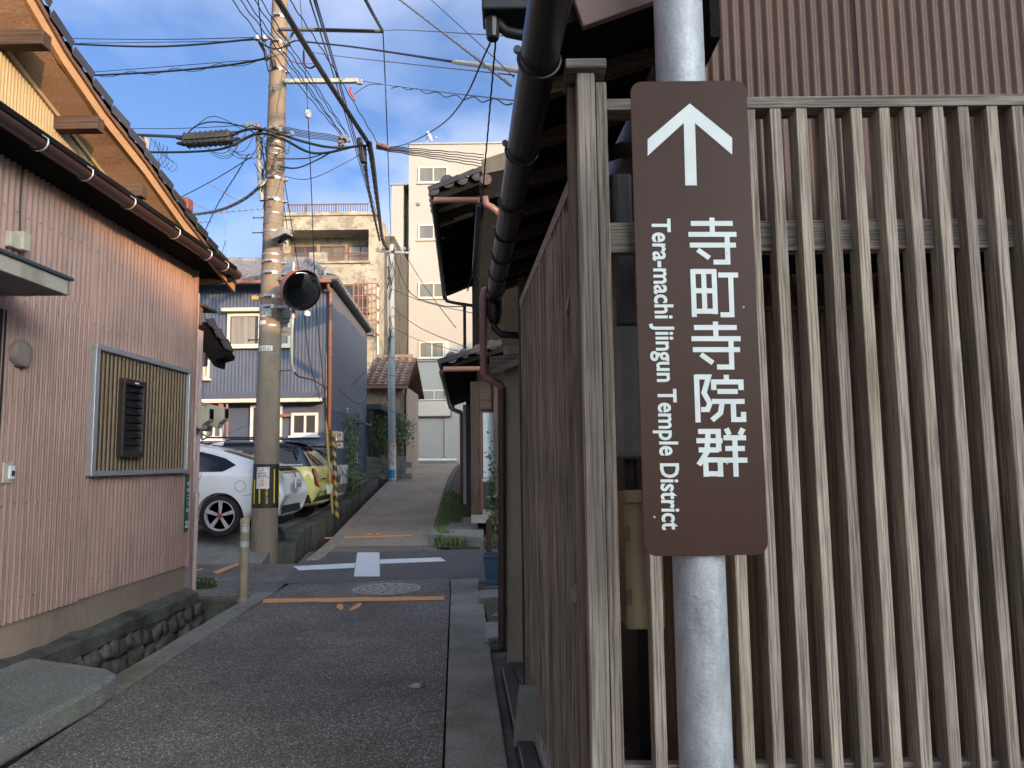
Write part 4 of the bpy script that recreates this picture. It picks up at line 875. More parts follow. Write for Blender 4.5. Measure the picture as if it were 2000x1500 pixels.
# verge tiles seen end-on: ridge roll, end discs and lapped tiles
def tile_end(par, c, r, mt=M['tile_black'], L=0.4):
    m = MB(); m.lathe([(r, 0), (r * 1.05, 0.03), (r, L)], 14, c, tuple(SD)); m.lathe([(r * 0.72, -0.012), (r * 0.78, 0.0)], 14, c, tuple(SD)); return obj('roll_tile', m, mt, par, auto=True)
for k, (n, dz, r) in enumerate(((-0.04, 0.16, 0.09), (0.2, 0.33, 0.12), (0.46, 0.37, 0.1), (0.72, 0.45, 0.1), (0.98, 0.54, 0.1), (1.24, 0.64, 0.1))):
    tile_end(hb, HS(12.62, n, ez + dz), r)
vt = MB(); vt.grid(lambda u, v: (-0.15 + 0.3 * u, -0.14 + 0.28 * v, 0.05 * math.cos(2 * PI * u) + 0.02 * v), 10, 2); vt.add([(-0.15, -0.14, -0.04), (0.15, -0.14, -0.04), (0.15, -0.14, 0.05), (-0.15, -0.14, 0.05)], [(0, 1, 2, 3)])
vtm = vt.mesh('roof_tile'); setmats(vtm, M['tile_black'])
for j in range(5):
    for i in range(5): inst('roof_tile', vtm, hb, HS(12.72 + 0.28 * j, 0.02 + 0.27 * i, ez + 0.2 + 0.112 * i + 0.02 * (j == 0)), (0, -0.39, -0.0666))
# eave tile ends along the street (small discs)
et = MB(); et.lathe([(0.055, -0.02), (0.06, 0.02)], 8, (0, 0, 0), (1, 0, 0)); etm = et.mesh('eave_tile'); setmats(etm, M['tile_black'])
for k in range(27): inst('eave_tile', etm, hb, HS(12.8 + 0.28 * k, -0.03, ez + 0.12))
m = MB(); a, b = pt(848, 391, 12.6), pt(937, 391, 12.6); m.tube([a, b], 0.055, 10); obj('copper_gutter', m, M['gutter_copper'], hb, auto=True)
m = MB(); m.tube([HS(12.7, -0.05, ez - 0.02), HS(20.4, -0.05, ez - 0.05)], 0.05, 8); obj('eave_gutter', m, M['gutter_black'], hb, auto=True)
m = MB(); m.tube([pt(870, 578, 20.2), pt(872, 588, 20.2), pt(890, 592, 20.0), pt(930, 598, 19.0)], 0.045, 8); obj('gutter_pipe', m, M['pipe_dark'], hb, smooth=True)
m = MB(); m.box(pt(908, 700, 20).x - 0.04, pt(908, 700, 20).x + 0.04, 19.95, 20.03, pt(908, 690, 20).z, pt(908, 598, 20).z); obj('wall_pipe', m, M['pipe_dark'], hb)
for k in range(9):
    m = MB(); y = 13.2 + k * 0.8; m.beam(HS(y, 0.02, ez - 0.03), HS(y, WN + 0.1, ez + 0.26), 0.05, 0.08); obj('rafter', m, M['black_wood'], hb)
# upper neighbour roof pieces above the black eave (weathered verge nearer the camera)
m = MB(); m.prism([pt(940, 312, 11.5), pt(990, 296, 11.5), pt(990, 330, 11.5), pt(942, 340, 11.5)], (0, 0.5, 0)); obj('verge_cap', m, M['concrete_dark'], hb)
m = MB(); m.prism([pt(936, 338, 11.52), pt(990, 318, 11.52), pt(990, 380, 11.52), pt(940, 392, 11.52)], (0, 0.4, 0)); obj('verge_block', m, M['black_wood'], hb)
m = MB(); m.lathe([(0.09, 0), (0.1, 0.04), (0.09, 0.5)], 14, pt(949, 350, 11.4), tuple(SD)); obj('roll_tile', m, M['gutter_brown'], hb, auto=True)
m = MB(); m.tube([pt(946, 385, 11.4), pt(950, 400, 11.4), pt(960, 405, 11.4), pt(975, 418, 11.4)], 0.06, 10); obj('gutter_elbow', m, M['pipe_redbrown'], hb, smooth=True)
m = MB(); m.tube([pt(938, 400, 12.2), pt(929, 540, 13.5)], 0.075, 10); obj('gutter', m, M['gutter_black'], hb, auto=True)
# lower pent roof
LW = 0.62
def HL(Y, n, z): return V((l0.x - 0.0666 * (Y - 12.7) + n, Y + n * 0.0666, z))
m = MB(); m.prism([HL(12.72, 0, lz), HL(12.72, 1.6, lz + 0.5), HL(12.72, 1.6, lz + 0.6), HL(12.72, -0.02, lz + 0.1)], SD * 8.6); obj('pent_roof', m, M['black_wood'], hb)
for n, dz, r in ((0.12, 0.2, 0.1), (0.34, 0.27, 0.085), (0.58, 0.34, 0.085), (0.82, 0.42, 0.085)): tile_end(hb, HL(12.6, n, lz + dz), r)
for j in range(4):
    for i in range(4): inst('roof_tile', vtm, hb, HL(12.7 + 0.28 * j, 0.05 + 0.27 * i, lz + 0.16 + 0.085 * i), (0, -0.3, -0.0666))
for k in range(30): inst('eave_tile', etm, hb, HL(12.8 + 0.28 * k, -0.03, lz + 0.08))
m = MB(); a, b = pt(866, 721, 12.55), pt(948, 720, 12.55); m.tube([a, b], 0.045, 10); obj('copper_gutter', m, M['gutter_copper'], hb, auto=True)
m = MB(); m.tube([HL(12.7, -0.05, lz - 0.04), HL(21.2, -0.05, lz - 0.06)], 0.045, 8); obj('eave_gutter', m, M['gutter_black'], hb, auto=True)
q = l1; m = MB(); m.tube([pt(884, 792, 17.5), pt(885, 800, 17.5), pt(900, 806, 17.5), pt(901.5, 812, 17.5), pt(903.5, 985, 17.5)], 0.05, 8); obj('drain_pipe', m, M['pipe_redbrown'], hb, smooth=True)
# end wall with glazed door, posts and side wall
ey = 13.86
def quadbox(name, x0, x1, y0, y1, Y, d, mt, par=hb, bev=0.006):
    a, b = pt(x0, y1, Y), pt(x1, y0, Y); m = MB(); m.box(min(a.x, b.x), max(a.x, b.x), Y, Y + d, min(a.z, b.z), max(a.z, b.z)); return obj(name, m, mt, par, bevel=bev)
quadbox('post', 920, 937, 745, 1012, 13.6, 0.2, M['old_wood_z'])
quadbox('post', 905, 911, 790, 985, 16.5, 0.1, M['white_wall'])
quadbox('post', 911, 919, 790, 1000, 15.0, 0.12, M['old_wood_z'])
quadbox('post', 966, 976, 745, 1012, 13.6, 0.2, M['old_wood_z'])
quadbox('lintel', 937, 966, 745, 800, 13.66, 0.12, M['old_wood'])
dr = quadbox('door_frame', 938, 968, 800, 1008, 13.72, 0.05, mat('red_brown_frame', (0.17, 0.07, 0.055), (0.12, 0.05, 0.04), 5, 0.6))
quadbox('door_glass', 944, 966, 806, 933, 13.705, 0.014, mat('frosted_glass', (0.5, 0.56, 0.58), (0.42, 0.48, 0.5), 5, 0.25), dr, 0)
quadbox('door_glass', 946, 966, 942, 994, 13.705, 0.014, M['glass'], dr, 0)
quadbox('door_rail', 942, 967, 934, 941, 13.7, 0.03, M['white_wall'], dr, 0.003)
quadbox('door_sill', 942, 970, 996, 1010, 13.62, 0.12, M['concrete'], hb)
quadbox('base', 920, 985, 1005, 1022, 13.58, 0.5, M['concrete'], hb)
quadbox('side_board', 911, 922, 780, 990, 15.6, 0.4, M['black_wood'])
# ================================================================== windows helper for facades facing the camera side (-Y)
def window(par, x0, x1, z0, z1, Y, fw, frame, pane, cols=2, depth=0.06, sill=True, rows=1):
    """frame and separate panes on a wall whose face is at Y"""
    m = MB(); y0, y1 = Y - depth, Y + 0.02
    m.box(x0, x1, y0, y1, z1 - fw, z1); m.box(x0, x1, y0, y1, z0, z0 + fw); m.box(x0, x0 + fw, y0 + .002, y1, z0 + fw, z1 - fw); m.box(x1 - fw, x1, y0 + .002, y1, z0 + fw, z1 - fw)
    w = obj('window', m, frame, par)
    iw = (x1 - x0 - 2 * fw) / cols; ih = (z1 - z0 - 2 * fw) / rows
    for c in range(cols):
        for r in range(rows):
            a = x0 + fw + c * iw; b = z0 + fw + r * ih; q = MB(); q.box(a + (0.6 * fw if c else 0), a + iw - 0.001, Y - 0.02, Y - 0.012, b + (0.5 * fw if r else 0), b + ih)
            obj('pane', q, pane, w)
            if c: q = MB(); q.box(a - 0.2 * fw, a + 0.55 * fw, y0 + 0.006, Y - 0.011, b, b + ih); obj('mullion', q, frame, w)
            if r: q = MB(); q.box(a, a + iw, y0 + 0.008, Y - 0.01, b - 0.2 * fw, b + 0.45 * fw); obj('transom', q, frame, w)
    if sill: q = MB(); q.box(x0 - 0.05, x1 + 0.05, y0 - 0.05, Y, z0 - 0.05, z0 - 0.003); obj('sill', q, frame, w)
    return w
def pwin(par, x0, x1, y0, y1, Y, fw, frame, pane, **k):
    a, b = pt(x0, y1, Y), pt(x1, y0, Y); return window(par, a.x, b.x, a.z, b.z, Y, fw, frame, pane, **k)
def frosted(name, c):
    t = NT(name); col = t.ramp(t.noise(t.coord((1, 1, 0.15)), 3, 4), [(0.3, c), (0.7, tuple(x * 0.65 for x in c))]); t.b.inputs['Coat Weight'].default_value = 0.6; t.b.inputs['Coat Roughness'].default_value = 0.08; return t.out(col, 0.35, 0, 0.6)
M['pane_grey'] = frosted('grey_pane', (0.17, 0.18, 0.155)); M['pane_curtain'] = frosted('curtained_pane', (0.42, 0.4, 0.36)); M['pane_dark'] = frosted('dark_pane', (0.05, 0.055, 0.06))

# ================================================================== BLUE HOUSE
BY = 18.8
c = pt(645, 800, BY); BX = c.x
bh = thing('blue_house', 'blue two storey house with corrugated front and hipped tile roof', 'house', (BX - 2, BY, 0.4))
eave = pt(640, 548, BY - 0.4).z
sideX = lambda y: BX - 0.0666 * (y - BY)
m = MB(); m.prism([(BX - 0.03, BY + 0.03, 0.2), (sideX(25.9) - 0.03, 25.9, 0.2), (BX - 9, 25.9, 0.2), (BX - 9, BY + 0.03, 0.2)], (0, 0, eave - 0.2)); obj('wall', m, M['blue_wall'], bh)
zmid = pt(500, 768, BY).z
sheet('corrugated_front', (BX - 8.9, BY), (BX - 1.72, BY), zmid, eave, 0.09, 0.0045, M['blue_corr'], bh, (0, -1), 8)
sheet('corrugated_front', (BX - 1.72, BY - 0.004), (BX, BY - 0.004), zmid, eave, 0.09, 0.0045, M['blue_corr'], bh, (0, -1), 8)
# side wall panels
ya, yb = 18.82, 22.4
for a, b, z0, z1, mt in ((18.82, 22.3, zmid - 0.4, eave, M['blue_grey_wall']), (22.31, 25.9, zmid - 0.4, eave, M['blue_grey_wall']), (18.82, 25.9, 0.3, zmid - 0.405, M['blue_wall'])):
    m = MB(); m.prism([(sideX(a), a, z0), (sideX(b), b, z0), (sideX(b) - 0.05, b, z0), (sideX(a) - 0.05, a, z0)], (0, 0, z1 - z0)); obj('side_panel', m, mt, bh)
m = MB(); m.box(BX - 9, BX - 0.02, BY - 0.06, BY + 0.0, zmid - 0.14, zmid); obj('belt_board', m, M['blue_wall'], bh)
# lower pent with pale gutter
m = MB(); m.prism([(BX - 9, BY - 0.02, zmid - 0.13), (BX - 9, BY - 0.34, zmid - 0.2), (BX - 9, BY - 0.34, zmid - 0.27), (BX - 9, BY - 0.02, zmid - 0.25)], (8.85, 0, 0)); obj('pent_roof', m, M['navy_trim'], bh)
m = MB(); m.beam((BX - 9, BY - 0.38, zmid - 0.22), (BX - 0.12, BY - 0.38, zmid - 0.22), 0.09, 0.1); obj('pent_gutter', m, M['cream_frame'], bh, bevel=0.02)
# windows
uw = pwin(bh, 444, 569, 612, 678, BY - 0.012, 0.07, M['cream_frame'], M['glass'], cols=2)
a, b = pt(452, 672, BY), pt(561, 618, BY)
for i, (x0, x1) in enumerate(((a.x, (a.x + b.x) / 2 - 0.1), ((a.x + b.x) / 2 + 0.06, b.x))):
    m = MB(); m.grid(lambda u, v, x0=x0, x1=x1: (x0 + (x1 - x0) * u, BY - 0.036 - 0.004 * math.sin(u * 22 + 3 * math.sin(v * 2.2)), a.z + (b.z - a.z) * v), 60, 4); obj('curtain', m, M['curtain'], uw, smooth=True)
m = MB(); q0, q1 = pt(438, 611, BY), pt(512, 605, BY); m.box(q0.x, pt(575, 611, BY).x, BY - 0.22, BY, q0.z, q1.z + 0.02); obj('window_hood', m, M['cream_frame'], uw, bevel=0.01)
pwin(bh, 396, 410, 703, 740, BY - 0.012, 0.05, M['cream_frame'], M['pane_curtain'], cols=1)
LYf = BY + 0.0
for x0, x1, y0, y1, cols, pane in ((569, 622, 806, 851, 2, M['pane_dark']), (398, 437, 811, 858, 2, M['pane_grey']), (488, 552, 790, 900, 2, M['pane_dark'])):
    pwin(bh, x0, x1, y0, y1, LYf - 0.006, 0.07, M['white_frame'], pane, cols=cols)
# lower posts, vents, pipes
for px in (443.5,):
    a, b = pt(px, 855, BY - 0.3), pt(px, 786, BY - 0.3); m = MB(); m.tube([a, b], 0.03, 8); obj('post', m, M['gutter_copper'], bh)
m = MB(); a = pt(432, 792, BY - 0.3); m.box(a.x - 0.05, a.x + 0.05, BY - 0.35, BY - 0.25, a.z - 0.08, a.z + 0.08); obj('lamp_box', m, M['gutter_copper'], bh)
m = MB(); a, b = pt(545, 812, BY - 0.08), pt(569, 811, BY - 0.08); m.tube([a, b], 0.04, 10); m.tube([a.lerp(b, .4), a.lerp(b, .6)], 0.052, 10); obj('duct', m, mat('brown_duct', (0.3, 0.2, 0.11), None, 5, 0.6), bh, auto=True)
m = MB(); m.tube([pt(640, 548, BY - 0.3), pt(640.5, 560, BY - 0.3), pt(646, 568, BY - 0.12), pt(645.5, 575, BY - 0.1), pt(643, 875, BY - 0.1)], 0.045, 10); obj('down_pipe', m, M['gutter_copper'], bh, smooth=True)
for py in (600, 680, 700, 755):
    a = pt(645 - (py - 575) * 0.006, py, BY - 0.1); m = MB(); m.lathe([(0.052, 0), (0.052, 0.04)], 10, a); obj('pipe_band', m, M['rust_rail'], bh)
m = MB(); m.tube([pt(637, 690, BY - 0.05), pt(638, 855, BY - 0.05)], 0.014, 6); obj('conduit', m, M['cable_grey'], bh)
for k, (px0, py0, px1, py1) in enumerate(((690, 800, 703, 806),)):
    Yq = 23.5; a, b = pt(px0 - 25, py0 - 2, 21.5), pt(px0 - 10, py0, 21.5); m = MB(); m.tube([a, a + V((0.12, 0, 0.02)), a + V((0.2, 0, -0.02)), a + V((0.2, 0, -0.12))], 0.035, 8); obj('vent_pipe', m, M['white_frame'], bh, smooth=True)
m = MB(); q = pt(690, 808, 23.4); m.lathe([(0.16, 0), (0.15, 0.06), (0.1, 0.11)], 16, (sideX(23.4), 23.4, q.z), (1, 0, 0)); obj('vent_hood', m, M['blue_grey_wall'], bh, auto=True)
q = pt(683, 823, 22.6); m = MB(); m.prism([(sideX(22.2), 22.2, q.z + 0.1), (sideX(22.2) + 0.42, 22.2, q.z - 0.05), (sideX(22.2) + 0.42, 22.2, q.z - 0.09), (sideX(22.2), 22.2, q.z)], SD * 1.7); obj('door_hood', m, M['blue_grey_wall'], bh)
m = MB(); z0, z1 = pt(680, 905, 22.6).z, q.z - 0.1; m.prism([(sideX(22.3), 22.3, z0), (sideX(23.6), 23.6, z0), (sideX(23.6) + 0.03, 23.6, z0), (sideX(22.3) + 0.03, 22.3, z0)], (0, 0, z1 - z0)); dd = obj('side_door', m, M['white_frame'], bh)
m = MB(); m.prism([(sideX(22.5) + 0.031, 22.5, z0), (sideX(23.4) + 0.031, 23.4, z0), (sideX(23.4) + 0.036, 23.4, z0), (sideX(22.5) + 0.036, 22.5, z0)], (0, 0, z1 - z0 - 0.08)); obj('pane', m, M['pane_curtain'], dd)
m = MB(); m.tube([pt(712.5, 655, 25.9), pt(713, 935, 25.9)], 0.05, 8); obj('rear_pipe', m, M['pipe_redbrown'], bh)
m = MB(); m.tube([pt(704, 662, 25.2), pt(704, 790, 25.2)], 0.03, 8); obj('rear_conduit', m, M['white_frame'], bh)
a = pt(716, 650, 25.9); m = MB(); m.box(a.x - 0.5, a.x + 0.25, 25.7, 26.0, a.z - 0.12, a.z + 0.12); obj('eave_box', m, M['blue_grey_wall'], bh)
# hipped roof
F0 = pt(655, 548, BY - 0.5); e_z = F0.z
C1 = V((F0.x, BY - 0.5, e_z)); C2 = V((C1.x - 0.0666 * 8.0, BY + 7.5, e_z)); C0 = V((BX - 10, BY - 0.5, e_z)); C3 = V((BX - 10.5, BY + 7.5, e_z))
rz_ = pt(500, 517, 22.3).z
R1 = V((pt(602, 517, 22.3).x, 22.3, rz_)); R0 = V((BX - 8, 22.3, rz_))
m = MB(); m.v += [C1, C2, C3, C0, R1, R0, C1 + V((0, 0, .05)), C2 + V((0, 0, .05)), C3 + V((0, 0, .05)), C0 + V((0, 0, .05))]
m.v = [tuple(v) for v in m.v]; m.f += [(0, 1, 2, 3), (6, 4, 7), (6, 9, 5, 4), (7, 4, 5, 8), (8, 5, 9), (0, 6, 7, 1), (0, 3, 9, 6), (1, 7, 8, 2), (2, 8, 9, 3)]; m.m += [0] * 9
rf = obj('roof', m, M['navy_trim'], bh)
up = (R0 - C0 - (R0 - C0).project(V((1, 0, 0)))).normalized()
tl_ = MB(); tl_.grid(lambda u, v: (-0.14 + 0.28 * u, -0.02 + 0.3 * v, 0.045 + 0.035 * math.cos(2 * PI * u) + 0.02 * (1 - v)), 8, 1); tl_.add([(-0.14, -0.02, 0.0), (0.14, -0.02, 0.0), (0.14, -0.02, 0.09), (-0.14, -0.02, 0.09)], [(0, 1, 2, 3)]); tl_.lathe([(0.05, -0.045), (0.055, 0.02)], 8, (-0.13, 0, 0.045), (0, 1, 0))
tlm = tl_.mesh('eave_tile'); setmats(tlm, M['tile_grey']); pitch_ = math.atan2(up.z, up.y)
n = int((C1.x - C0.x) / 0.28)
for k in range(n): inst('eave_tile', tlm, rf, (C1.x - 0.14 - 0.28 * k, C1.y, e_z + 0.05), (pitch_, 0, 0))
# the rest of the front slope as one field of lapped pantiles
fld = MB(); Lr = (22.3 - C1.y) / math.cos(pitch_); rows = int(Lr / 0.25)
for r in range(1, rows):
    d0, d1 = r * 0.25, r * 0.25 + 0.27
    xr0 = C1.x + (R1.x - C1.x) * (d0 / Lr); xl0 = C0.x + (R0.x - C0.x) * (d0 / Lr); nn = int((xr0 - xl0) / 0.28); b0 = len(fld.v); seg = nn * 6
    for i in range(seg + 1):
        x = xr0 - (xr0 - xl0) * i / seg; w = 0.045 + 0.035 * math.cos(2 * PI * (C1.x - x) / 0.28)
        for d, hh in ((d0, w + 0.022 - 0.06), (d0, w + 0.022), (d1, w)):
            p = V((x, C1.y, e_z + 0.05)) + up * d + V((0, -math.sin(pitch_), math.cos(pitch_))) * hh; fld.v.append(tuple(p))
    for i in range(seg):
        q = b0 + 3 * i; fld.f += [(q, q + 3, q + 4, q + 1), (q + 1, q + 4, q + 5, q + 2)]; fld.m += [0, 0]
o = obj('roof_tiles', fld, M['tile_grey'], rf, smooth=False); o['kind'] = 'stuff'
# side slope eave tiles
for k in range(26):
    p = C1.lerp(C2, (k + 0.5) / 26); inst('eave_tile', tlm, rf, p + V((0.0, 0, 0.04)), (0.35, 0, PI / 2 + 0.0666))
def ridge(p, q, r, n_, nm='ridge_tile'):
    p, q = V(p), V(q); d = (q - p) / n_
    for k in range(n_):
        m = MB(); a = p + d * k; m.tube([a, a + d * 0.98], r, 10, radii=[r * 0.93, r * 1.05]); m.beam(a - V((0, 0, r * 0.9)), a + d * 0.98 - V((0, 0, r * 0.9)), r * 2.0, r * 1.2); obj(nm, m, M['tile_grey'], rf, auto=True)
ridge(R1 + V((0, 0, .12)), R0 + V((0, 0, .12)), 0.11, 16); ridge(R1 + V((0, 0, .12)), C1 + V((-0.3, 0.35, .22)), 0.1, 12)
m = MB(); m.lathe([(0.17, 0), (0.18, 0.04), (0.15, 0.1)], 14, C1 + V((-0.25, 0.25, 0.24)), (0.6, -0.8, 0.1)); obj('ridge_end', m, M['tile_grey'], rf, auto=True)
m = MB(); m.beam(C0 + V((0, -0.05, -0.02)), C1 + V((-0.1, -0.05, -0.02)), 0.1, 0.09); obj('eave_gutter', m, M['gutter_copper'], bh, bevel=0.02)

# antennas on the roof
def antenna(name, label, base, top, els):
    t = thing(name, label, 'antenna', base); m = MB(); m.tube([base, top], 0.013, 8); obj('mast', m, M['cable_grey'], t)
    for dz, d, n, w in els:
        c0 = V(top) + V((0, 0, dz)); d = V(d); m = MB(); m.tube([c0 - d * 0.5, c0 + d * 0.5], 0.012, 6); s_ = d.cross(V((0, 0, 1))).normalized()
        for i in range(n): q = c0 + d * (i / (n - 1) - 0.5); m.tube([q - s_ * w, q + s_ * w], 0.006, 5)
        obj('boom', m, M['cable_grey'], t)
    return t
b1 = pt(441, 520, 21); antenna('tv_antenna', 'tall television antenna with two booms above the blue house roof', b1, pt(440, 374, 21), ((-0.05, (-0.7, 0.1, 0.45), 8, 0.2), (-0.62, (2.1, 0.5, 0.35), 14, 0.16)))
b2 = pt(375, 530, 21); antenna('tv_antenna', 'shorter television antenna next to the pink house eave', b2, pt(374, 395, 21), ((0.0, (-0.75, 0.2, 0.4), 9, 0.2), (-0.62, (1.1, 0.1, 0.1), 10, 0.12)))

# ================================================================== WEATHERED CONCRETE BUILDING
WY = 32.0
wb = thing('concrete_building', 'weathered four storey concrete building with peeling tan plaster and balcony', 'building', (-8.5, WY, 1.0))
X0_, X1_ = pt(508, 700, WY).x, pt(738, 600, WY).x
ztop = pt(620, 416, WY).z
bx0, bx1 = pt(552, 480, WY).x, pt(720, 480, WY).x; bz1, bz0 = pt(640, 449, WY).z, pt(640, 510, WY).z
m = MB(); m.box(X0_, bx0, WY, WY + 10, 0.9, ztop); m.box(bx1, X1_, WY, WY + 10, 0.9, ztop); m.box(bx0, bx1, WY, WY + 10, bz1, ztop); m.box(bx0, bx1, WY, WY + 10, 0.9, bz0); m.box(bx0, bx1, WY + 1.3, WY + 10, bz0, bz1); obj('wall', m, M['peel'], wb)
m = MB(); m.box(X1_, X1_ + 0.45, WY + 1.6, WY + 10, 0.9, ztop - 0.6); obj('side_wing', m, M['concrete_dark'], wb)
m = MB(); m.box(X0_ - 0.06, X1_ + 0.06, WY - 0.08, WY, ztop - 0.14, ztop + 0.02); obj('parapet_cap', m, M['peel'], wb, bevel=0.02)
WF = mat('brown_window_wood', (0.2, 0.105, 0.07), (0.15, 0.08, 0.055), 5, 0.6)
nw = 3; wdt = (bx1 - bx0) / nw
for k in range(nw): window(wb, bx0 + k * wdt + 0.06, bx0 + (k + 1) * wdt - 0.06, bz0 + 0.05, bz1 - 0.35, WY + 1.28, 0.07, WF, [M['pane_dark'], M['pane_grey'], M['pane_curtain']][k], cols=2, rows=2, sill=False)
for k in range(1, nw): m = MB(); m.box(bx0 + k * wdt - 0.055, bx0 + k * wdt + 0.055, WY + 1.2, WY + 1.3, bz0, bz1 - 0.3); obj('pier', m, M['peel'], wb)
def railing(par, x0, x1, Y, z0, z1, n, mt, r=0.015):
    m = MB(); m.box(x0, x1, Y - 0.02, Y + 0.02, z1 - 0.03, z1 + 0.02); m.box(x0, x1, Y - 0.015, Y + 0.015, z0, z0 + 0.03); rl = obj('railing', m, mt, par)
    bm_ = MB(); bm_.box(-r, r, -r, r, z0, z1 - 0.03); bme = bm_.mesh('baluster'); setmats(bme, mt)
    for k in range(n): inst('baluster', bme, rl, (x0 + (x1 - x0) * (k + 0.5) / n, Y, 0))
rz0 = pt(600, 511, WY).z
q0, q1, q2, q3 = pt(552, 500, WY).x, pt(603, 500, WY).x, pt(641, 500, WY).x, pt(720, 500, WY).x
zr1 = pt(640, 494, WY).z
railing(wb, q0, q1, WY + 0.05, bz0 + 0.01, zr1, 16, M['rust_rail']); railing(wb, q2, q3, WY + 0.05, bz0 + 0.01, zr1, 22, M['rust_rail'])
m = MB(); m.box(q1 + 0.03, q2 - 0.03, WY - 0.05, WY + 0.12, bz0 - 0.1, zr1 + 0.02); obj('balcony_panel', m, M['peel'], wb)
m = MB(); m.box(bx0 - 0.1, bx1 + 0.1, WY - 0.1, WY - 0.002, bz0 - 0.12, bz0 - 0.01); obj('balcony_edge', m, M['peel'], wb)
railing(wb, pt(553, 410, WY).x, pt(716, 410, WY).x, WY + 0.5, ztop + 0.02, pt(640, 399, WY + 0.5).z, 34, M['rust_rail'])
for px in (598, 656): a = pt(px, 410, WY + 0.5); m = MB(); m.box(a.x - 0.03, a.x + 0.03, WY + 0.47, WY + 0.53, ztop, pt(px, 397, WY + 0.5).z); obj('rail_post', m, M['rust_rail'], wb)
a = pt(705, 414, WY + 3); m = MB(); m.lathe([(0.42, 0), (0.42, 0.75), (0.3, 0.9), (0.02, 0.95)], 20, (a.x, WY + 3, ztop - 0.02)); obj('water_tank', m, M['white_wall'], wb, auto=True)
a = pt(689, 400, WY + 2); m = MB(); m.tube([(a.x, WY + 2, ztop), (a.x, WY + 2, ztop + 0.75)], 0.06, 8); m.tube([(a.x, WY + 2, ztop + 0.72), (a.x + 0.3, WY + 2.3, ztop + 0.72)], 0.05, 8); obj('tank_pipe', m, M['white_frame'], wb)
# bays on the lower floors with a rusty cage
pwin(wb, 672, 720, 555, 612, WY - 0.005, 0.08, WF, M['pane_dark'], cols=3, rows=2)
a, b = pt(690, 650, WY - 0.7), pt(735, 553, WY - 0.7); m = MB()
for x in frange(a.x, b.x, 5): m.box(x - 0.02, x + 0.02, WY - 0.7, WY - 0.66, a.z, b.z)
for z in frange(a.z, b.z, 4): m.box(a.x, b.x, WY - 0.71, WY - 0.67, z - 0.02, z + 0.02); m.box(b.x - 0.02, b.x + 0.02, WY - 0.68, WY, z - 0.02, z + 0.02)
obj('rusty_cage', m, mat('pale_rust', (0.34, 0.2, 0.14), (0.24, 0.14, 0.1), 6, 0.8), wb)
m = MB(); m.box(pt(712, 600, WY).x, pt(735, 600, WY).x, WY - 0.06, WY - 0.005, pt(700, 575, WY).z, pt(700, 544, WY).z); obj('relief_band', m, M['peel'], wb)
a = pt(737.5, 640, WY - 0.05); m = MB(); m.tube([pt(737, 560, WY - 0.05), pt(737.5, 700, WY - 0.05)], 0.04, 8); obj('down_pipe', m, M['cream_frame'], wb)

# ================================================================== WHITE BUILDING
TY = 38.0
tb_ = thing('white_building', 'tall cream white apartment block closing the end of the street', 'building', (-2, TY, 1.3))
tx0 = pt(798, 600, TY).x; tz = pt(880, 282, TY).z
m = MB(); m.box(tx0, 8, TY, TY + 12, 1.0, tz); obj('wall', m, M['white_wall'], tb_)
m = MB(); m.box(pt(763, 600, TY).x, pt(786, 600, TY).x, TY + 0.2, TY + 9, 1.0, pt(775, 359, TY).z); obj('stair_tower', m, M['white_wall'], tb_)
m = MB(); m.box(pt(786, 600, TY).x, tx0, TY + 1.4, TY + 9, 1.0, pt(790, 359, TY).z - 0.02); obj('tower_recess', m, M['white_wall'], tb_)
m = MB(); m.box(tx0 - 0.05, 8, TY - 0.07, TY + 12, tz + 0.001, tz + 0.09); obj('parapet_cap', m, M['steel'], tb_)
m = MB(); m.box(pt(762, 600, TY).x - 0.03, tx0 - 0.06, TY + 0.13, TY + 9, pt(775, 359, TY).z + 0.001, pt(775, 359, TY).z + 0.07); obj('tower_cap', m, M['steel'], tb_)
for x0, x1, y0, y1, pn_ in ((817, 875, 326, 358, M['pane_grey']), (817, 876, 438, 469, M['pane_grey']), (817, 876, 552, 583, M['pane_grey']), (818, 868, 667, 700, M['pane_grey']), (819, 876, 761, 783, M['pane_curtain'])):
    pwin(tb_, x0, x1, y0, y1, TY - 0.004, 0.075, M['cream_frame'], pn_, cols=2)
for x0, x1, y0, y1 in ((940, 990, 326, 358), (940, 990, 438, 469)): pwin(tb_, x0, x1, y0, y1, TY - 0.004, 0.075, M['cream_frame'], M['pane_grey'], cols=2)
a, b = pt(870, 700, TY), pt(876, 667, TY); m = MB(); m.box(a.x, b.x, TY - 0.06, TY, a.z, b.z); obj('blind_box', m, M['cream_frame'], tb_)
a, b = pt(814, 815, TY), pt(882, 782, TY)
m = MB(); m.box(a.x, b.x, TY - 0.2, TY - 0.003, a.z, b.z); sb_ = obj('sign_board', m, M['rust_rail'], tb_)
m = MB(); m.box(a.x + 0.05, b.x - 0.05, TY - 0.215, TY - 0.2005, a.z + 0.05, b.z - 0.05); obj('board_face', m, mat('blank_board', (0.62, 0.57, 0.49), (0.55, 0.5, 0.43), 2, 0.6), sb_)
m = MB(); m.box(tx0 - 0.02, 8, TY - 0.1, TY - 0.001, pt(850, 704, TY).z - 0.05, pt(850, 704, TY).z); obj('string_course', m, M['white_wall'], tb_)
m = MB(); m.tube([pt(797, 898, TY - 0.3), pt(892, 898, TY - 0.3)], 0.07, 10); obj('base_pipe', m, M['white_frame'], tb_, auto=True)
m = MB(); m.box(tx0 - 0.1, 8, TY - 0.25, TY - 0.002, 1.0, pt(850, 902, TY).z); obj('plinth', m, M['concrete'], tb_, bevel=0.02)
for px in (802, 869): m = MB(); m.tube([pt(px, 706, TY - 0.06), pt(px, 895, TY - 0.06)], 0.03, 6); obj('down_pipe', m, M['white_wall'], tb_)
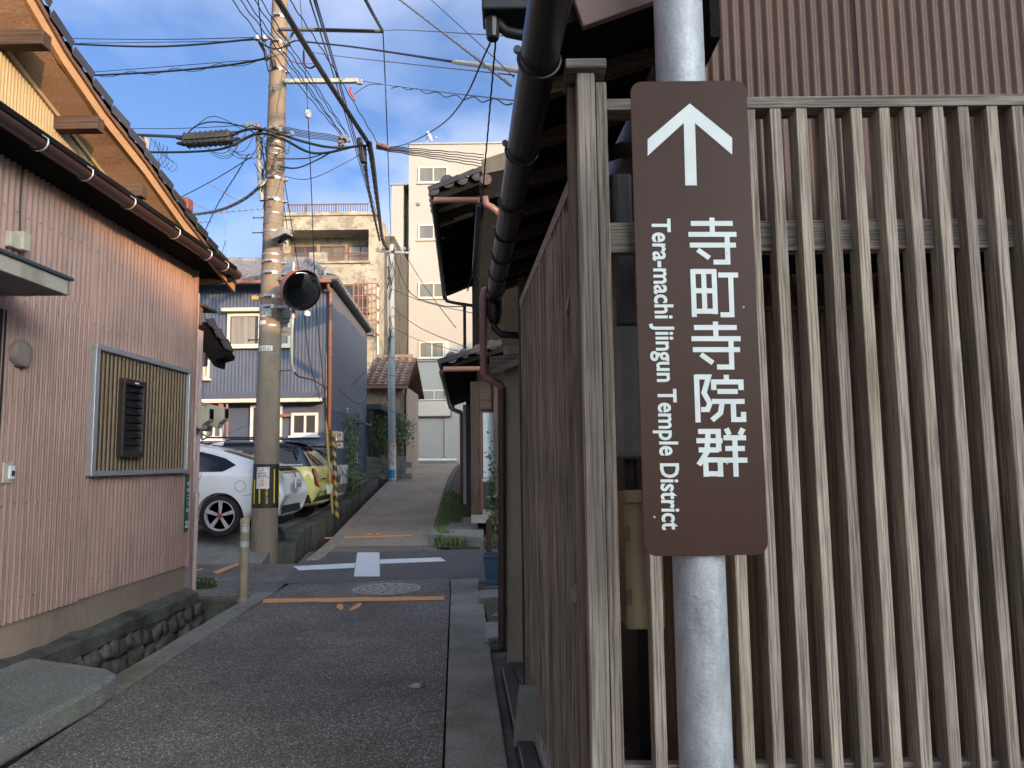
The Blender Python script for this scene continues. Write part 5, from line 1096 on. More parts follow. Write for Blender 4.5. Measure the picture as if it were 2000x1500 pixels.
m = MB(); m.tube([pt(796, 706, TY - 0.08), pt(797, 898, TY - 0.08)], 0.05, 8); obj('down_pipe', m, M['steel'], tb_)
q = pt(818, 399, TY); m = MB(); m.box(q.x - 0.07, q.x + 0.07, TY - 0.1, TY, q.z - 0.08, q.z + 0.08); obj('vent', m, M['concrete'], tb_, bevel=0.02)
q = pt(838, 270, TY + 1)
sd_ = thing('satellite_dish', 'small white satellite dish on the white building roof', 'dish', (q.x, TY + 1, tz + 0.09))
m = MB(); m.lathe([(0.28, 0.06), (0.2, 0.02), (0.02, 0), (0.02, -0.02), (0.2, 0.0), (0.285, 0.05)], 20, (q.x, TY + 1, q.z + 0.1), (0.85, -0.3, 0.3)); obj('dish', m, M['white_frame'], sd_, auto=True)
m = MB(); m.tube([(q.x - 0.12, TY + 1, tz + 0.09), (q.x - 0.12, TY + 1, q.z + 0.05), (q.x, TY + 1, q.z + 0.1)], 0.025, 8); m.tube([(q.x, TY + 1, q.z - 0.05), (q.x + 0.4, TY + 0.9, q.z - 0.08), (q.x + 0.42, TY + 0.9, q.z + 0.05)], 0.02, 6); obj('arm', m, M['steel'], sd_)

# ================================================================== SMALL TILED HOUSE
TH = 27.5
th_ = thing('small_tiled_house', 'small tan house with brown tiled roof next to the blue house', 'house', (-5, TH, 0.9))
x0, x1 = pt(712, 800, TH).x, pt(791, 800, TH).x; ez_ = pt(750, 757, TH).z; rz2 = pt(750, 700, TH + 2.2).z
m = MB(); m.box(x0, x1 - 0.06, TH + 0.03, TH + 4.4, 0.5, ez_ + 0.1); obj('wall', m, M['tan_corr'], th_)
sheet('corrugated_sheet', (x0, TH), (x1 - 0.05, TH), 0.9, ez_ + 0.05, 0.09, 0.01, M['tan_corr'], th_, (0, -1))
m = MB(); m.prism([(x0 - 0.05, TH - 0.4, ez_ - 0.06), (x0 - 0.05, TH + 2.2, rz2 - 0.06), (x0 - 0.05, TH + 4.8, ez_ - 0.06), (x0 - 0.05, TH + 4.8, ez_), (x0 - 0.05, TH + 2.2, rz2), (x0 - 0.05, TH - 0.4, ez_)], (x1 - x0 + 0.2, 0, 0)); r2 = obj('roof', m, M['old_wood'], th_)
pit = math.atan2(rz2 - ez_, 2.6); LL = math.hypot(2.6, rz2 - ez_)
tk = MB(); tk.grid(lambda u, v: (-0.14 + 0.28 * u, -0.02 + 0.31 * v, 0.045 + 0.04 * math.cos(2 * PI * u) + 0.025 * (1 - v)), 8, 1); tk.add([(-0.14, -0.02, 0.0), (0.14, -0.02, 0.0), (0.14, -0.02, 0.1), (-0.14, -0.02, 0.1)], [(0, 1, 2, 3)]); tkm = tk.mesh('roof_tile'); setmats(tkm, M['tile_brown'])
for r in range(int(LL / 0.28)):
    for k in range(int((x1 - x0 + 0.15) / 0.275)): inst('roof_tile', tkm, r2, (x1 + 0.0 - 0.275 * k, TH - 0.42 + math.cos(pit) * 0.28 * r, ez_ + math.sin(pit) * 0.28 * r), (pit, 0, 0))
m = MB(); m.tube([(x0, TH - 0.45, ez_ - 0.03), (x1 + 0.15, TH - 0.45, ez_ - 0.06)], 0.05, 8); obj('gutter', m, M['gutter_copper'], th_)
m = MB(); m.tube([(x1 + 0.1, TH - 0.42, ez_ - 0.05), (x1 + 0.02, TH - 0.1, ez_ - 0.3), (x1 + 0.02, TH - 0.1, 1.0)], 0.045, 8); obj('down_pipe', m, M['pipe_dark'], th_, smooth=True)
for k in range(5): m = MB(); a = V((x0 + (x1 - x0) * k / 5, TH + 2.2, rz2 + 0.06)); m.tube([a, a + V(((x1 - x0) / 5 * 0.97, 0, 0))], 0.1, 10); obj('ridge_tile', m, M['tile_brown'], r2, auto=True)
# carport and block wall in front of it
cpz = pt(730, 797, 26.2).z
cpt = thing('carport', 'dark flat carport roof on a post between two houses', 'carport', (pt(730, 900, 26.2).x, 26.2, 0.9))
a, b = pt(712, 797, 26.2), pt(757, 797, 26.2)
m = MB(); m.prism([(a.x, 26.0, cpz - 0.06), (b.x - 0.2, 25.9, cpz - 0.06), (b.x + 0.25, 26.6, cpz - 0.3), (b.x + 0.25, 27.4, cpz - 0.3), (a.x, 27.4, cpz - 0.06)], (0, 0, 0.18)); obj('roof', m, M['navy_trim'], cpt)
a = pt(725, 900, 26.1); m = MB(); m.box(a.x - 0.09, a.x + 0.09, 26.02, 26.2, 0.9, cpz - 0.07); obj('post', m, M['dark_frame'], cpt)
bw = thing('block_wall', 'low grey concrete block wall under the carport', 'wall', (pt(730, 930, 26.0).x, 26.0, 0.8))
bl_ = MB(); bl_.box(0, 0.39, 0, 0.12, 0, 0.19); blm = bl_.mesh('block'); setmats(blm, M['concrete'])
a = pt(713, 930, 25.95); zb = 0.85
for r in range(4):
    for k in range(4): o = inst('block', blm, bw, (a.x + 0.02 + k * 0.4 - 0.2 * (r % 2), 25.98, zb + 0.2 * r)); bv = o.modifiers.new('bevel', 'BEVEL'); bv.width = 0.008; bv.segments = 1
# ================================================================== CARS (built in local space: x forward from the rear bumper, y left, z up)
def tree_of(o):
    dg = bpy.context.evaluated_depsgraph_get(); dg.update(); ev = o.evaluated_get(dg); me = ev.to_mesh()
    t = BVHTree.FromPolygons([v.co.copy() for v in me.vertices], [tuple(p.vertices) for p in me.polygons]); ev.to_mesh_clear(); return t
def car_body(name, st, parent, mt, arches, ar, W):
    """st: stations (x_bottom, z_bottom, x_belt, z_belt, x_top, z_top, half width, top half width)"""
    m = MB(); n = 0
    for xb, zb, xm, zm, xt, zt, w, wt in st:
        sec = [(xb, 0, zb), (xb, w * 0.8, zb), (xb * .8 + xm * .2, w * 0.955, zb + (zm - zb) * 0.14), (xb * .5 + xm * .5, w, zb + (zm - zb) * 0.5), (xm, w * 0.985, zm - 0.03), (xm, w * 0.96, zm),
               ((xm + xt) / 2, (w * 0.96 + wt) / 2 + 0.012, (zm + zt - 0.05) / 2), (xt, wt, zt - 0.045), (xt, wt * 0.86, zt - 0.008), (xt, wt * 0.45, zt + 0.004), (xt, 0, zt + 0.008)]
        full = sec + [(x, -y, z) for x, y, z in sec[-2:0:-1]]; n = len(full); m.v += full
    for i in range(len(st) - 1):
        for k in range(n): a, b = i * n + k, i * n + (k + 1) % n; m.f.append((a, b, b + n, a + n)); m.m.append(0)
    m.f += [tuple(reversed(range(n))), tuple((len(st) - 1) * n + k for k in range(n))]; m.m += [0, 0]
    me = m.mesh(name); o = bpy.data.objects.new(name, me); COL.objects.link(o)
    ss = o.modifiers.new('s', 'SUBSURF'); ss.levels = 2; ss.render_levels = 2
    cut = []
    for x in arches:
        for s in (-1, 1):
            cm = MB(); cm.lathe([(ar, 0), (ar, 0.32)], 40, (x, s * (W - 0.28), 0.315), (0, s, 0)); c = bpy.data.objects.new('cut', cm.mesh('cut')); COL.objects.link(c); cut.append(c)
            bo = o.modifiers.new('b', 'BOOLEAN'); bo.object = c; bo.operation = 'DIFFERENCE'; bo.solver = 'EXACT'
    dg = bpy.context.evaluated_depsgraph_get(); dg.update(); me2 = bpy.data.meshes.new_from_object(o.evaluated_get(dg))
    for c in cut: bpy.data.objects.remove(c)
    bpy.data.objects.remove(o); me2.name = name
    me2.materials.clear(); setmats(me2, mt); auto_smooth(me2, 30)
    o = bpy.data.objects.new(name, me2); COL.objects.link(o)
    t = BVHTree.FromPolygons([v.co.copy() for v in me2.vertices], [tuple(p.vertices) for p in me2.polygons])
    o.parent = parent
    return o, t
def patch(name, tree, poly, axis, mt, parent, off=0.006, cuts=4, inner=None, thick=0.0):
    """a piece laid on the body: the outline is given in (x, z) for a side or (y, z) for the rear and dropped onto the surface"""
    bm = bmesh.new(); vs = [bm.verts.new((u, 0, v)) for u, v in poly]; f = bm.faces.new(vs)
    if inner:
        pass
    bmesh.ops.triangulate(bm, faces=[f])
    for _ in range(cuts): 
        le = [e for e in bm.edges if e.calc_length() > 0.06]
        if not le: break
        bmesh.ops.subdivide_edges(bm, edges=le, cuts=1); bmesh.ops.triangulate(bm, faces=[q for q in bm.faces if len(q.verts) > 3])
    vv = []
    for v in bm.verts:
        u, w = v.co.x, v.co.z
        if axis in (1, -1):
            h = tree.ray_cast(V((u, axis * 3, w)), V((0, -axis, 0))); vv.append((u, (h[0].y if h[0] else axis * 0.8) + axis * off, w))
        else:
            h = tree.ray_cast(V((-3, u, w)), V((1, 0, 0))); vv.append(((h[0].x if h[0] else 0.1) - off, u, w))
    fs = [tuple(v.index for v in q.verts) for q in bm.faces]; bm.verts.index_update(); fs = [tuple(v.index for v in q.verts) for q in bm.faces]
    bm.free(); m = MB(); m.add(vv, fs); me = m.mesh(name, (0, 0, 0), True); setmats(me, mt); o = bpy.data.objects.new(name, me); COL.objects.link(o); o.parent = parent; return o
def line_on(name, tree, pts, mt, parent, r=0.004, side=1, off=0.001):
    o_ = []
    for (a, b), (c, d) in zip(pts, pts[1:]):
        for i in range(6):
            u, w = a + (c - a) * i / 6, b + (d - b) * i / 6; h = tree.ray_cast(V((u, side * 3, w)), V((0, -side, 0)))
            if h[0]: o_.append(h[0] + V((0, side * off, 0)))
    m = MB(); m.tube(o_, r, 5); me = m.mesh(name, (0, 0, 0), True); setmats(me, mt); o = bpy.data.objects.new(name, me); COL.objects.link(o); o.parent = parent; return o
def local(name, mb, mt, parent, auto=False, bevel=0):
    me = mb.mesh(name, (0, 0, 0)); setmats(me, mt)
    if auto: auto_smooth(me)
    o = bpy.data.objects.new(name, me); COL.objects.link(o); o.parent = parent
    if bevel: b = o.modifiers.new('bevel', 'BEVEL'); b.width = bevel; b.segments = 2
    return o
def wheel(parent, x, y, s, R, spokes, rimmat, hub=None, disc=True):
    """s = which side faces out"""
    m = MB(); w = 0.2; m.lathe([(R * 0.68, -w / 2), (R * 0.9, -w / 2), (R, -w / 2 + 0.04), (R, w / 2 - 0.04), (R * 0.93, w / 2 - 0.006), (R * 0.72, w / 2)], 36, (x, y, 0.315), (0, s, 0), 0, False)
    wo = local('wheel', m, M['rubber'], parent, True)
    m = MB(); m.lathe([(R * 0.715, w / 2 - 0.01), (R * 0.735, w / 2 + 0.004), (R * 0.7, w / 2 + 0.006), (R * 0.66, w / 2 - 0.02), (R * 0.64, -0.02)], 36, (x, y, 0.315), (0, s, 0), 0, False); local('rim', m, rimmat, wo, True)
    m = MB(); m.lathe([(R * 0.68, w / 2 - 0.06), (0.01, w / 2 - 0.06)], 30, (x, y, 0.315), (0, s, 0)); local('wheel_well', m, M['dark_hole'], wo)
    for k in range(spokes):
        for dth in (-0.13, 0.13):
            th = 2 * PI * k / spokes + dth + 0.35; m = MB(); r0, r1 = R * 0.1, R * 0.69; yy = y + s * (w / 2 - 0.014)
            c0, c1 = V((x + r0 * math.cos(th), yy + s * 0.0, 0.315 + r0 * math.sin(th))), V((x + r1 * math.cos(th - dth * 0.35), yy, 0.315 + r1 * math.sin(th - dth * 0.35)))
            m.beam(c0, c1, 0.028, 0.026, (0, 1, 0)); local('spoke', m, rimmat, wo, bevel=0.004)
    m = MB(); m.lathe([(R * 0.13, 0), (R * 0.13, 0.012), (R * 0.1, 0.018)], 20, (x, y + s * (w / 2 - 0.012), 0.315), (0, s, 0)); local('hub_cap', m, hub or rimmat, wo, True)
    return wo
def carpaint(name, c, rough=0.25, coat=0.8, metal=0.0):
    t = NT(name); t.b.inputs['Coat Weight'].default_value = coat; t.b.inputs['Coat Roughness'].default_value = 0.04
    col = t.ramp(t.noise(t.coord((1, 1, 0.6)), 3, 6), [(0.3, c), (0.75, tuple(x * 0.93 for x in c))])
    return t.out(col, rough, metal)
M['car_white'] = carpaint('pearl_white_paint', (0.84, 0.85, 0.86)); M['car_yellow'] = carpaint('pale_lime_yellow_paint', (0.62, 0.58, 0.2)); M['car_navy'] = carpaint('dark_blue_roof_paint', (0.035, 0.045, 0.075)); M['car_dark'] = carpaint('dark_grey_paint', (0.06, 0.062, 0.068))
M['black_trim'] = plain('black_plastic_trim', (0.018, 0.018, 0.019), 0.55); M['rim'] = plain('polished_rim', (0.55, 0.55, 0.56), 0.4, 0.25); M['rim_black'] = plain('black_rim', (0.03, 0.03, 0.032), 0.35)
M['tail_red'] = frosted('red_tail_lens', (0.5, 0.012, 0.015)); M['lens_white'] = frosted('clear_lens', (0.6, 0.6, 0.58)); M['chrome'] = plain('chrome', (0.75, 0.75, 0.76), 0.12, 1.0); M['plate'] = plain('number_plate', (0.68, 0.69, 0.66), 0.5); M['hub_red'] = plain('red_hub', (0.45, 0.05, 0.05), 0.4)
M['seam'] = plain('panel_gap', (0.05, 0.05, 0.05), 0.8)
def mirror_poly(p): return [(-y, z) for y, z in p][::-1]

def place_car(t, xr_, yn, z, W):
    """rear bumper at world X = xr_, the near side at Y = yn; the car points to -X"""
    t.location = (xr_, yn + W, z); t.rotation_euler = (0, 0, PI)
# ---- white liftback
cw = thing('parked_car', 'white liftback car with black spoked wheels parked behind the utility pole', 'car', (0, 0, 0), 'cars parked beside the blue house')
Wd = 0.875
st = [(0.16, 0.36, 0.03, 0.62, 0.08, 0.80, 0.60, 0.52), (0.1, 0.33, 0.0, 0.62, 0.10, 0.92, 0.72, 0.60), (0.14, 0.26, 0.07, 0.76, 0.16, 1.05, 0.81, 0.62), (0.34, 0.22, 0.3, 0.93, 0.42, 1.14, 0.865, 0.60), (0.7, 0.2, 0.7, 0.97, 0.8, 1.26, Wd, 0.60),
      (1.2, 0.19, 1.2, 0.96, 1.25, 1.4, Wd, 0.59), (1.8, 0.19, 1.8, 0.94, 1.8, 1.475, Wd, 0.6), (2.3, 0.19, 2.3, 0.92, 2.25, 1.49, Wd, 0.6), (2.9, 0.19, 2.9, 0.9, 2.75, 1.42, Wd, 0.6), (3.3, 0.19, 3.35, 0.9, 3.3, 1.2, Wd, 0.62), (3.7, 0.2, 3.75, 0.88, 3.72, 0.97, 0.86, 0.7), (4.2, 0.22, 4.2, 0.74, 4.2, 0.82, 0.8, 0.66), (4.42, 0.3, 4.46, 0.55, 4.42, 0.66, 0.66, 0.5)]
body, tr_ = car_body('body', st, cw, M['car_white'], (0.98, 3.68), 0.36, Wd)
for s in (1, -1):
    for x in (0.98, 3.68): wheel(cw, x, s * (Wd - 0.135), s, 0.325, 5, M['rim'], M['hub_red'])
    patch('quarter_window', tr_, [(0.96, 1.0), (0.78, 1.1), (0.98, 1.21), (1.25, 1.29), (1.42, 1.325), (1.34, 1.0)], s, M['car_glass'], cw)
    patch('rear_door_window', tr_, [(1.40, 0.99), (1.47, 1.33), (1.8, 1.39), (2.15, 1.41), (2.12, 0.96)], s, M['car_glass'], cw)
    patch('front_door_window', tr_, [(2.2, 0.96), (2.23, 1.41), (2.55, 1.37), (2.95, 1.2), (3.15, 1.0), (3.1, 0.95)], s, M['car_glass'], cw)
    line_on('door_seam', tr_, [(1.36, 1.34), (1.28, 0.95), (1.33, 0.8), (1.3, 0.66), (1.42, 0.5), (1.5, 0.3)], M['seam'], cw, 0.004, s)
    line_on('door_seam', tr_, [(2.18, 0.96), (2.2, 0.3)], M['seam'], cw, 0.004, s)
    line_on('sill_seam', tr_, [(1.36, 0.27), (3.25, 0.27)], M['seam'], cw, 0.004, s)
    line_on('bumper_seam', tr_, [(0.62, 0.62), (0.5, 0.64), (0.35, 0.66)], M['seam'], cw, 0.003, s)
    h = tr_.ray_cast(V((1.62, s * 3, 0.80)), V((0, -s, 0)))[0]; m = MB(); m.tube([h + V((-.09, 0, 0)), h + V((-.08, s * .035, .002)), h + V((.08, s * .035, .006)), h + V((.09, 0, 0.006))], 0.014, 8); local('door_handle', m, M['car_white'], cw, True)
m = MB(); cen = tr_.ray_cast(V((0.62, 3, 0.76)), V((0, -1, 0)))[0]
ring = []
for k in range(25):
    th = 2 * PI * k / 24; h = tr_.ray_cast(V((0.66 + 0.085 * math.cos(th), 3, 0.77 + 0.085 * math.sin(th))), V((0, -1, 0)))[0]; ring.append(h + V((0, 0.001, 0)))
m.tube(ring, 0.0035, 5); local('fuel_lid_seam', m, M['seam'], cw)
patch('rear_glass', tr_, [(-0.5, 0.96), (0.5, 0.96), (0.46, 1.045), (-0.46, 1.045)], 0, M['car_glass'], cw, 0.006)
m = MB(); gx = [(0.46, 1.165), (1.15, 1.39)]
m.grid(lambda u, v: (lambda x, y: (lambda h: (x, y, (h[0].z if h[0] else 1.2) + 0.005))(tr_.ray_cast(V((x, y, 3)), V((0, 0, -1)))))(0.46 + 0.62 * v, (-0.5 + u) * (1.02 - 0.04 * v)), 12, 10); local('upper_rear_glass', m, M['car_glass'], cw, True)
m = MB(); m.box(0.10, 0.42, -0.62, 0.62, 1.075, 1.105); local('spoiler', m, M['car_white'], cw, bevel=0.012)
for s in (1, -1):
    p_ = [(0.42, 0.84), (0.5, 0.98), (0.66, 0.98), (0.73, 0.9), (0.7, 0.79)]; patch('tail_lamp', tr_, p_ if s > 0 else mirror_poly(p_), 0, M['lens_white'], cw)
patch('bumper_diffuser', tr_, [(-0.55, 0.31), (0.55, 0.31), (0.5, 0.44), (-0.5, 0.44)], 0, M['black_trim'], cw)
p_ = [(0.16, 0.30), (0.52, 0.30), (0.34, 0.36), (0.16, 0.42)]
for s in (1, -1): patch('bumper_trim', tr_, p_, s, M['black_trim'], cw, 0.005)
m = MB(); m.box(-0.004, 0.012, -0.165, 0.165, 0.70, 0.865); pl = local('number_plate', m, M['plate'], cw, bevel=0.004); pl.location = (-0.008, 0, 0)
def plate_text(par, s, y0, y1, z0, z1, x):
    uv, fs, _ = text_geo(s, 0.02); m = MB(); m.add([(x, y1 + (y0 - y1) * u, z0 + (z1 - z0) * v) for u, v in uv], fs); local('lettering', m, M['black_ink'], par)
plate_text(pl, '38-40', -0.13, 0.13, 0.715, 0.80, -0.0052); plate_text(pl, '300', -0.05, 0.05, 0.815, 0.85, -0.0052)
m = MB(); m.lathe([(0.05, 0), (0.05, 0.01), (0.03, 0.012)], 16, (0.055, 0, 0.93), (-1, 0, 0.3)); local('badge', m, M['chrome'], cw, True)
m = MB(); m.prism([(1.5, 0, 1.455), (1.28, 0, 1.43), (1.26, 0, 1.49), (1.29, 0, 1.5)], (0, 0.02, 0)); local('roof_fin', m, M['car_white'], cw, bevel=0.006)
place_car(cw, -3.62, 11.72, 0.33, Wd)
# ---- yellow compact with dark roof
cy_ = thing('parked_car', 'pale yellow compact car with dark blue roof and upright red tail lamps', 'car', (0, 0, 0), 'cars parked beside the blue house')
Wy = 0.895
st = [(0.16, 0.38, 0.02, 0.6, 0.12, 0.72, 0.5, 0.44), (0.1, 0.36, 0.0, 0.62, 0.08, 0.88, 0.68, 0.64), (0.14, 0.3, 0.06, 0.86, 0.12, 1.02, 0.78, 0.73), (0.26, 0.27, 0.2, 1.0, 0.24, 1.22, 0.85, 0.68), (0.45, 0.25, 0.42, 1.0, 0.38, 1.42, 0.885, 0.64), (0.65, 0.23, 0.62, 1.03, 0.56, 1.51, Wy, 0.64), (0.95, 0.22, 0.95, 1.04, 0.92, 1.535, Wy, 0.65),
      (1.5, 0.22, 1.5, 1.02, 1.5, 1.56, Wy, 0.66), (2.2, 0.22, 2.2, 1.0, 2.2, 1.55, Wy, 0.66), (2.65, 0.22, 2.75, 0.99, 2.6, 1.5, Wy, 0.65), (3.0, 0.23, 3.1, 0.98, 3.0, 1.14, Wy, 0.7), (3.6, 0.24, 3.6, 0.9, 3.6, 1.02, 0.88, 0.7), (4.0, 0.3, 4.05, 0.7, 4.02, 0.85, 0.78, 0.62)]
body, tr2 = car_body('body', st, cy_, [M['car_yellow'], M['car_navy']], (0.74, 3.32), 0.37, Wy)
bm_ = bmesh.new(); bm_.from_mesh(body.data); bmesh.ops.bisect_plane(bm_, geom=bm_.verts[:] + bm_.edges[:] + bm_.faces[:], plane_co=(0, 0, 1.045), plane_no=(0, 0, 1)); bm_.to_mesh(body.data); bm_.free()
for p in body.data.polygons:
    p.material_index = 1 if p.center.z > 1.045 and p.center.x < 2.9 else 0
for s in (1, -1):
    for x in (0.74, 3.32): wheel(cy_, x, s * (Wy - 0.13), s, 0.33, 5, M['rim_black'])
    # dark wheel-arch cladding and sills
    arc = [(0.74 + 0.45 * math.cos(a), 0.315 + 0.45 * math.sin(a)) for a in frange(0.02, PI - 0.05, 18)]; arc2 = [(0.74 + 0.372 * math.cos(a), 0.315 + 0.372 * math.sin(a)) for a in frange(0.02, PI - 0.05, 18)]
    for i in range(18): pass
    m = MB(); vs = []
    for (a, b), (c, d) in zip(arc, arc2):
        for u, w in ((a, b), (c, d)):
            h = tr2.ray_cast(V((u, s * 3, w)), V((0, -s, 0)))[0]; vs.append((u, s * max(abs(h.y) if h else 0, 0.80) + s * 0.012, w))
    m.add(vs, [(2 * i, 2 * i + 1, 2 * i + 3, 2 * i + 2) for i in range(18)]); local('arch_trim', m, M['black_trim'], cy_, True)
    patch('lower_trim', tr2, [(0.14, 0.37), (0.16, 0.52), (0.32, 0.5), (0.36, 0.32), (0.2, 0.32)], s, M['black_trim'], cy_, 0.008)
    patch('quarter_window', tr2, [(0.42, 1.07), (0.4, 1.3), (0.46, 1.46), (0.95, 1.5), (0.95, 1.08)], s, M['car_glass'], cy_, 0.006)
    patch('side_window', tr2, [(0.99, 1.08), (0.99, 1.5), (2.3, 1.51), (2.75, 1.3), (2.85, 1.05)], s, M['car_glass'], cy_, 0.006)
m = MB(); m.prism([(0.28, -0.56, 1.485), (0.28, 0.56, 1.485), (0.75, 0.6, 1.52), (0.75, -0.6, 1.52)], (0, 0, 0.022)); local('roof_spoiler', m, M['car_navy'], cy_, bevel=0.012)
for s in (1, -1): m = MB(); m.tube([(0.7, s * 0.6, 1.55), (0.76, s * 0.6, 1.6), (2.2, s * 0.6, 1.62), (2.3, s * 0.6, 1.57)], 0.016, 8); local('roof_rail', m, M['black_trim'], cy_, True)
m = MB(); m.tube([(1.3, 0.2, 1.56), (1.05, 0.2, 1.78)], 0.006, 6); local('aerial', m, M['black_trim'], cy_)
patch('rear_glass', tr2, [(-0.56, 1.08), (0.56, 1.08), (0.5, 1.4), (-0.5, 1.4)], 0, M['car_glass'], cy_, 0.006)
for s in (1, -1):
    p_ = [(0.64 + 0.115 * math.copysign(abs(math.cos(a)) ** .6, math.cos(a)), 0.83 + 0.16 * math.copysign(abs(math.sin(a)) ** .6, math.sin(a))) for a in frange(0, 2 * PI, 20)[:-1]]
    q_ = [(0.64 + (y - 0.64) * 1.13, 0.83 + (z - 0.83) * 1.11) for y, z in p_]
    patch('tail_lamp_bezel', tr2, q_ if s > 0 else mirror_poly(q_), 0, M['black_trim'], cy_, 0.006); t_ = patch('tail_lamp', tr2, p_ if s > 0 else mirror_poly(p_), 0, M['tail_red'], cy_, 0.016)
    c_ = [(0.635, 0.9), (0.7, 0.9), (0.7, 0.86), (0.635, 0.86)]; patch('reversing_lamp', tr2, c_ if s > 0 else mirror_poly(c_), 0, M['lens_white'], t_, 0.02)
patch('lower_bumper', tr2, [(-0.7, 0.37), (0.7, 0.37), (0.66, 0.46), (-0.66, 0.46)], 0, M['black_trim'], cy_, 0.008)
m = MB(); m.box(0.0, 0.02, -0.165, 0.165, 0.50, 0.665); pl = local('number_plate', m, M['plate'], cy_, bevel=0.004); pl.location = (-0.035, 0, 0)
m = MB(); m.box(0.0, 0.03, -0.3, 0.3, 0.78, 0.82); o = local('tailgate_handle', m, M['chrome'], cy_, bevel=0.01); o.location = (0.06, 0, 0)
place_car(cy_, -3.68, 14.0, 0.34, Wy)
# ---- dark hatchback behind
cdk = thing('parked_car', 'dark grey hatchback with black roof spoiler parked against the blue house', 'car', (0, 0, 0), 'cars parked beside the blue house')
st = [(0.14, 0.38, 0.04, 0.6, 0.1, 0.74, 0.66, 0.6), (0.08, 0.34, 0.02, 0.62, 0.1, 0.9, 0.76, 0.66), (0.14, 0.28, 0.1, 0.85, 0.2, 1.05, 0.82, 0.64), (0.4, 0.23, 0.34, 0.98, 0.46, 1.3, 0.84, 0.58), (0.7, 0.22, 0.66, 1.0, 0.72, 1.46, 0.845, 0.57),
      (1.5, 0.2, 1.5, 0.98, 1.5, 1.52, 0.845, 0.58), (2.3, 0.2, 2.3, 0.95, 2.3, 1.48, 0.845, 0.58), (2.9, 0.2, 3.0, 0.93, 2.9, 1.15, 0.84, 0.6), (3.6, 0.24, 3.6, 0.8, 3.6, 0.92, 0.8, 0.62), (3.9, 0.3, 3.92, 0.6, 3.9, 0.72, 0.68, 0.5)]
body, tr3 = car_body('body', st, cdk, M['car_dark'], (0.72, 3.2), 0.35, 0.845)
for s in (1, -1):
    for x in (0.72, 3.2): wheel(cdk, x, s * 0.715, s, 0.31, 5, M['rim'])
    patch('side_window', tr3, [(0.75, 1.05), (0.85, 1.4), (2.2, 1.43), (2.8, 1.15), (2.85, 1.0)], s, M['car_glass'], cdk)
    p_ = [(0.5, 0.72), (0.52, 0.98), (0.64, 0.98), (0.7, 0.76)]; patch('tail_lamp', tr3, p_ if s > 0 else mirror_poly(p_), 0, M['tail_red'], cdk)
patch('rear_glass', tr3, [(-0.6, 1.06), (0.6, 1.06), (0.52, 1.38), (-0.52, 1.38)], 0, M['car_glass'], cdk)
m = MB(); m.box(0.26, 0.7, -0.56, 0.56, 1.45, 1.475); local('roof_spoiler', m, M['black_trim'], cdk, bevel=0.01)
m = MB(); m.box(-0.02, 0.0, -0.165, 0.165, 0.62, 0.785); local('number_plate', m, M['plate'], cdk, bevel=0.004)
place_car(cdk, -3.95, 16.45, 0.36, 0.845)
# ================================================================== UTILITY POLE
pb = on_z(515, 1089, 0.0); PYY = pb.y; ptop = pt(547, 0, PYY)
pdir = (ptop - pb) / (ptop.z - pb.z)
def pole_at(z): return pb + pdir * (z - pb.z)
def pole_r(z): return 0.203 - 0.0083 * z
def pz(py): return pt(530, py, PYY).z
up_ = thing('utility_pole', 'concrete utility pole with steel bands and striped warning wrap', 'utility pole', pb)
m = MB(); zs = [-0.2, 0, 2, 4, 6, 8, 10, 12]; m.tube([pole_at(z) for z in zs], 1, 32, radii=[pole_r(z) for z in zs]); obj('shaft', m, M['pole'], up_, auto=True)
def band(py, h=0.03, dr=0.008, mt=None, nm='band', par=None):
    z = pz(py); c0, c1 = pole_at(z - h / 2), pole_at(z + h / 2); r = pole_r(z) + dr
    m = MB(); m.tube([c0, c1], r, 32, radii=[r, r]); return obj(nm, m, mt or M['galv'], par or up_, auto=True)
for py, h in ((38, .05), (88, .05), (105, .02), (141, .045), (172, .015), (258, .05), (283, .02), (296, .02), (306, .02), (352, .045), (370, .015), (394, .05), (420, .02), (440, .015), (455, .03), (462, .015), (500, .03), (514, .045), (536, .045), (582, .05), (602, .06), (692, .012), (670, .012), (638, .03)):
    bd = band(py, h, 0.006 + 0.004 * (h > .03), M['steel'] if h > .018 else M['cable_grey'])
    if h >= .045:
        z = pz(py); m = MB(); c = pole_at(z); r = pole_r(z); m.box(c.x - 0.05, c.x + 0.06, c.y - r - 0.05, c.y - r + 0.01, z - 0.02, z + 0.02); obj('clamp_bolt', m, M['steel'], bd, bevel=0.006); m = MB(); m.box(c.x + r - 0.01, c.x + r + 0.06, c.y - 0.03, c.y + 0.03, z - 0.018, z + 0.018); obj('clamp_bolt', m, M['steel'], bd, bevel=0.006)
for px, py, s in ((505, 426, -1), (560, 431, 1), (488, 664, -1), (564, 724, 1), (492, 455, -1)):
    z = pz(py); c = pole_at(z); r = pole_r(z); m = MB(); m.tube([c + V((s * (r - .02), -0.02, 0)), c + V((s * (r + .15), -0.03, 0))], 0.011, 8); m.tube([c + V((s * (r + .15), -0.03, 0)), c + V((s * (r + .165), -0.03, 0))], 0.02, 8); obj('step_bolt', m, M['rust_rail'], up_)
for py in (186, 410): z = pz(py); c = pole_at(z) + V((-0.02, -pole_r(z), 0)); m = MB(); m.tube([c, c + V((0.02, -0.1, 0.03)), c + V((0.05, -0.12, -0.06))], 0.01, 6); obj('hook', m, M['rust_rail'], up_)
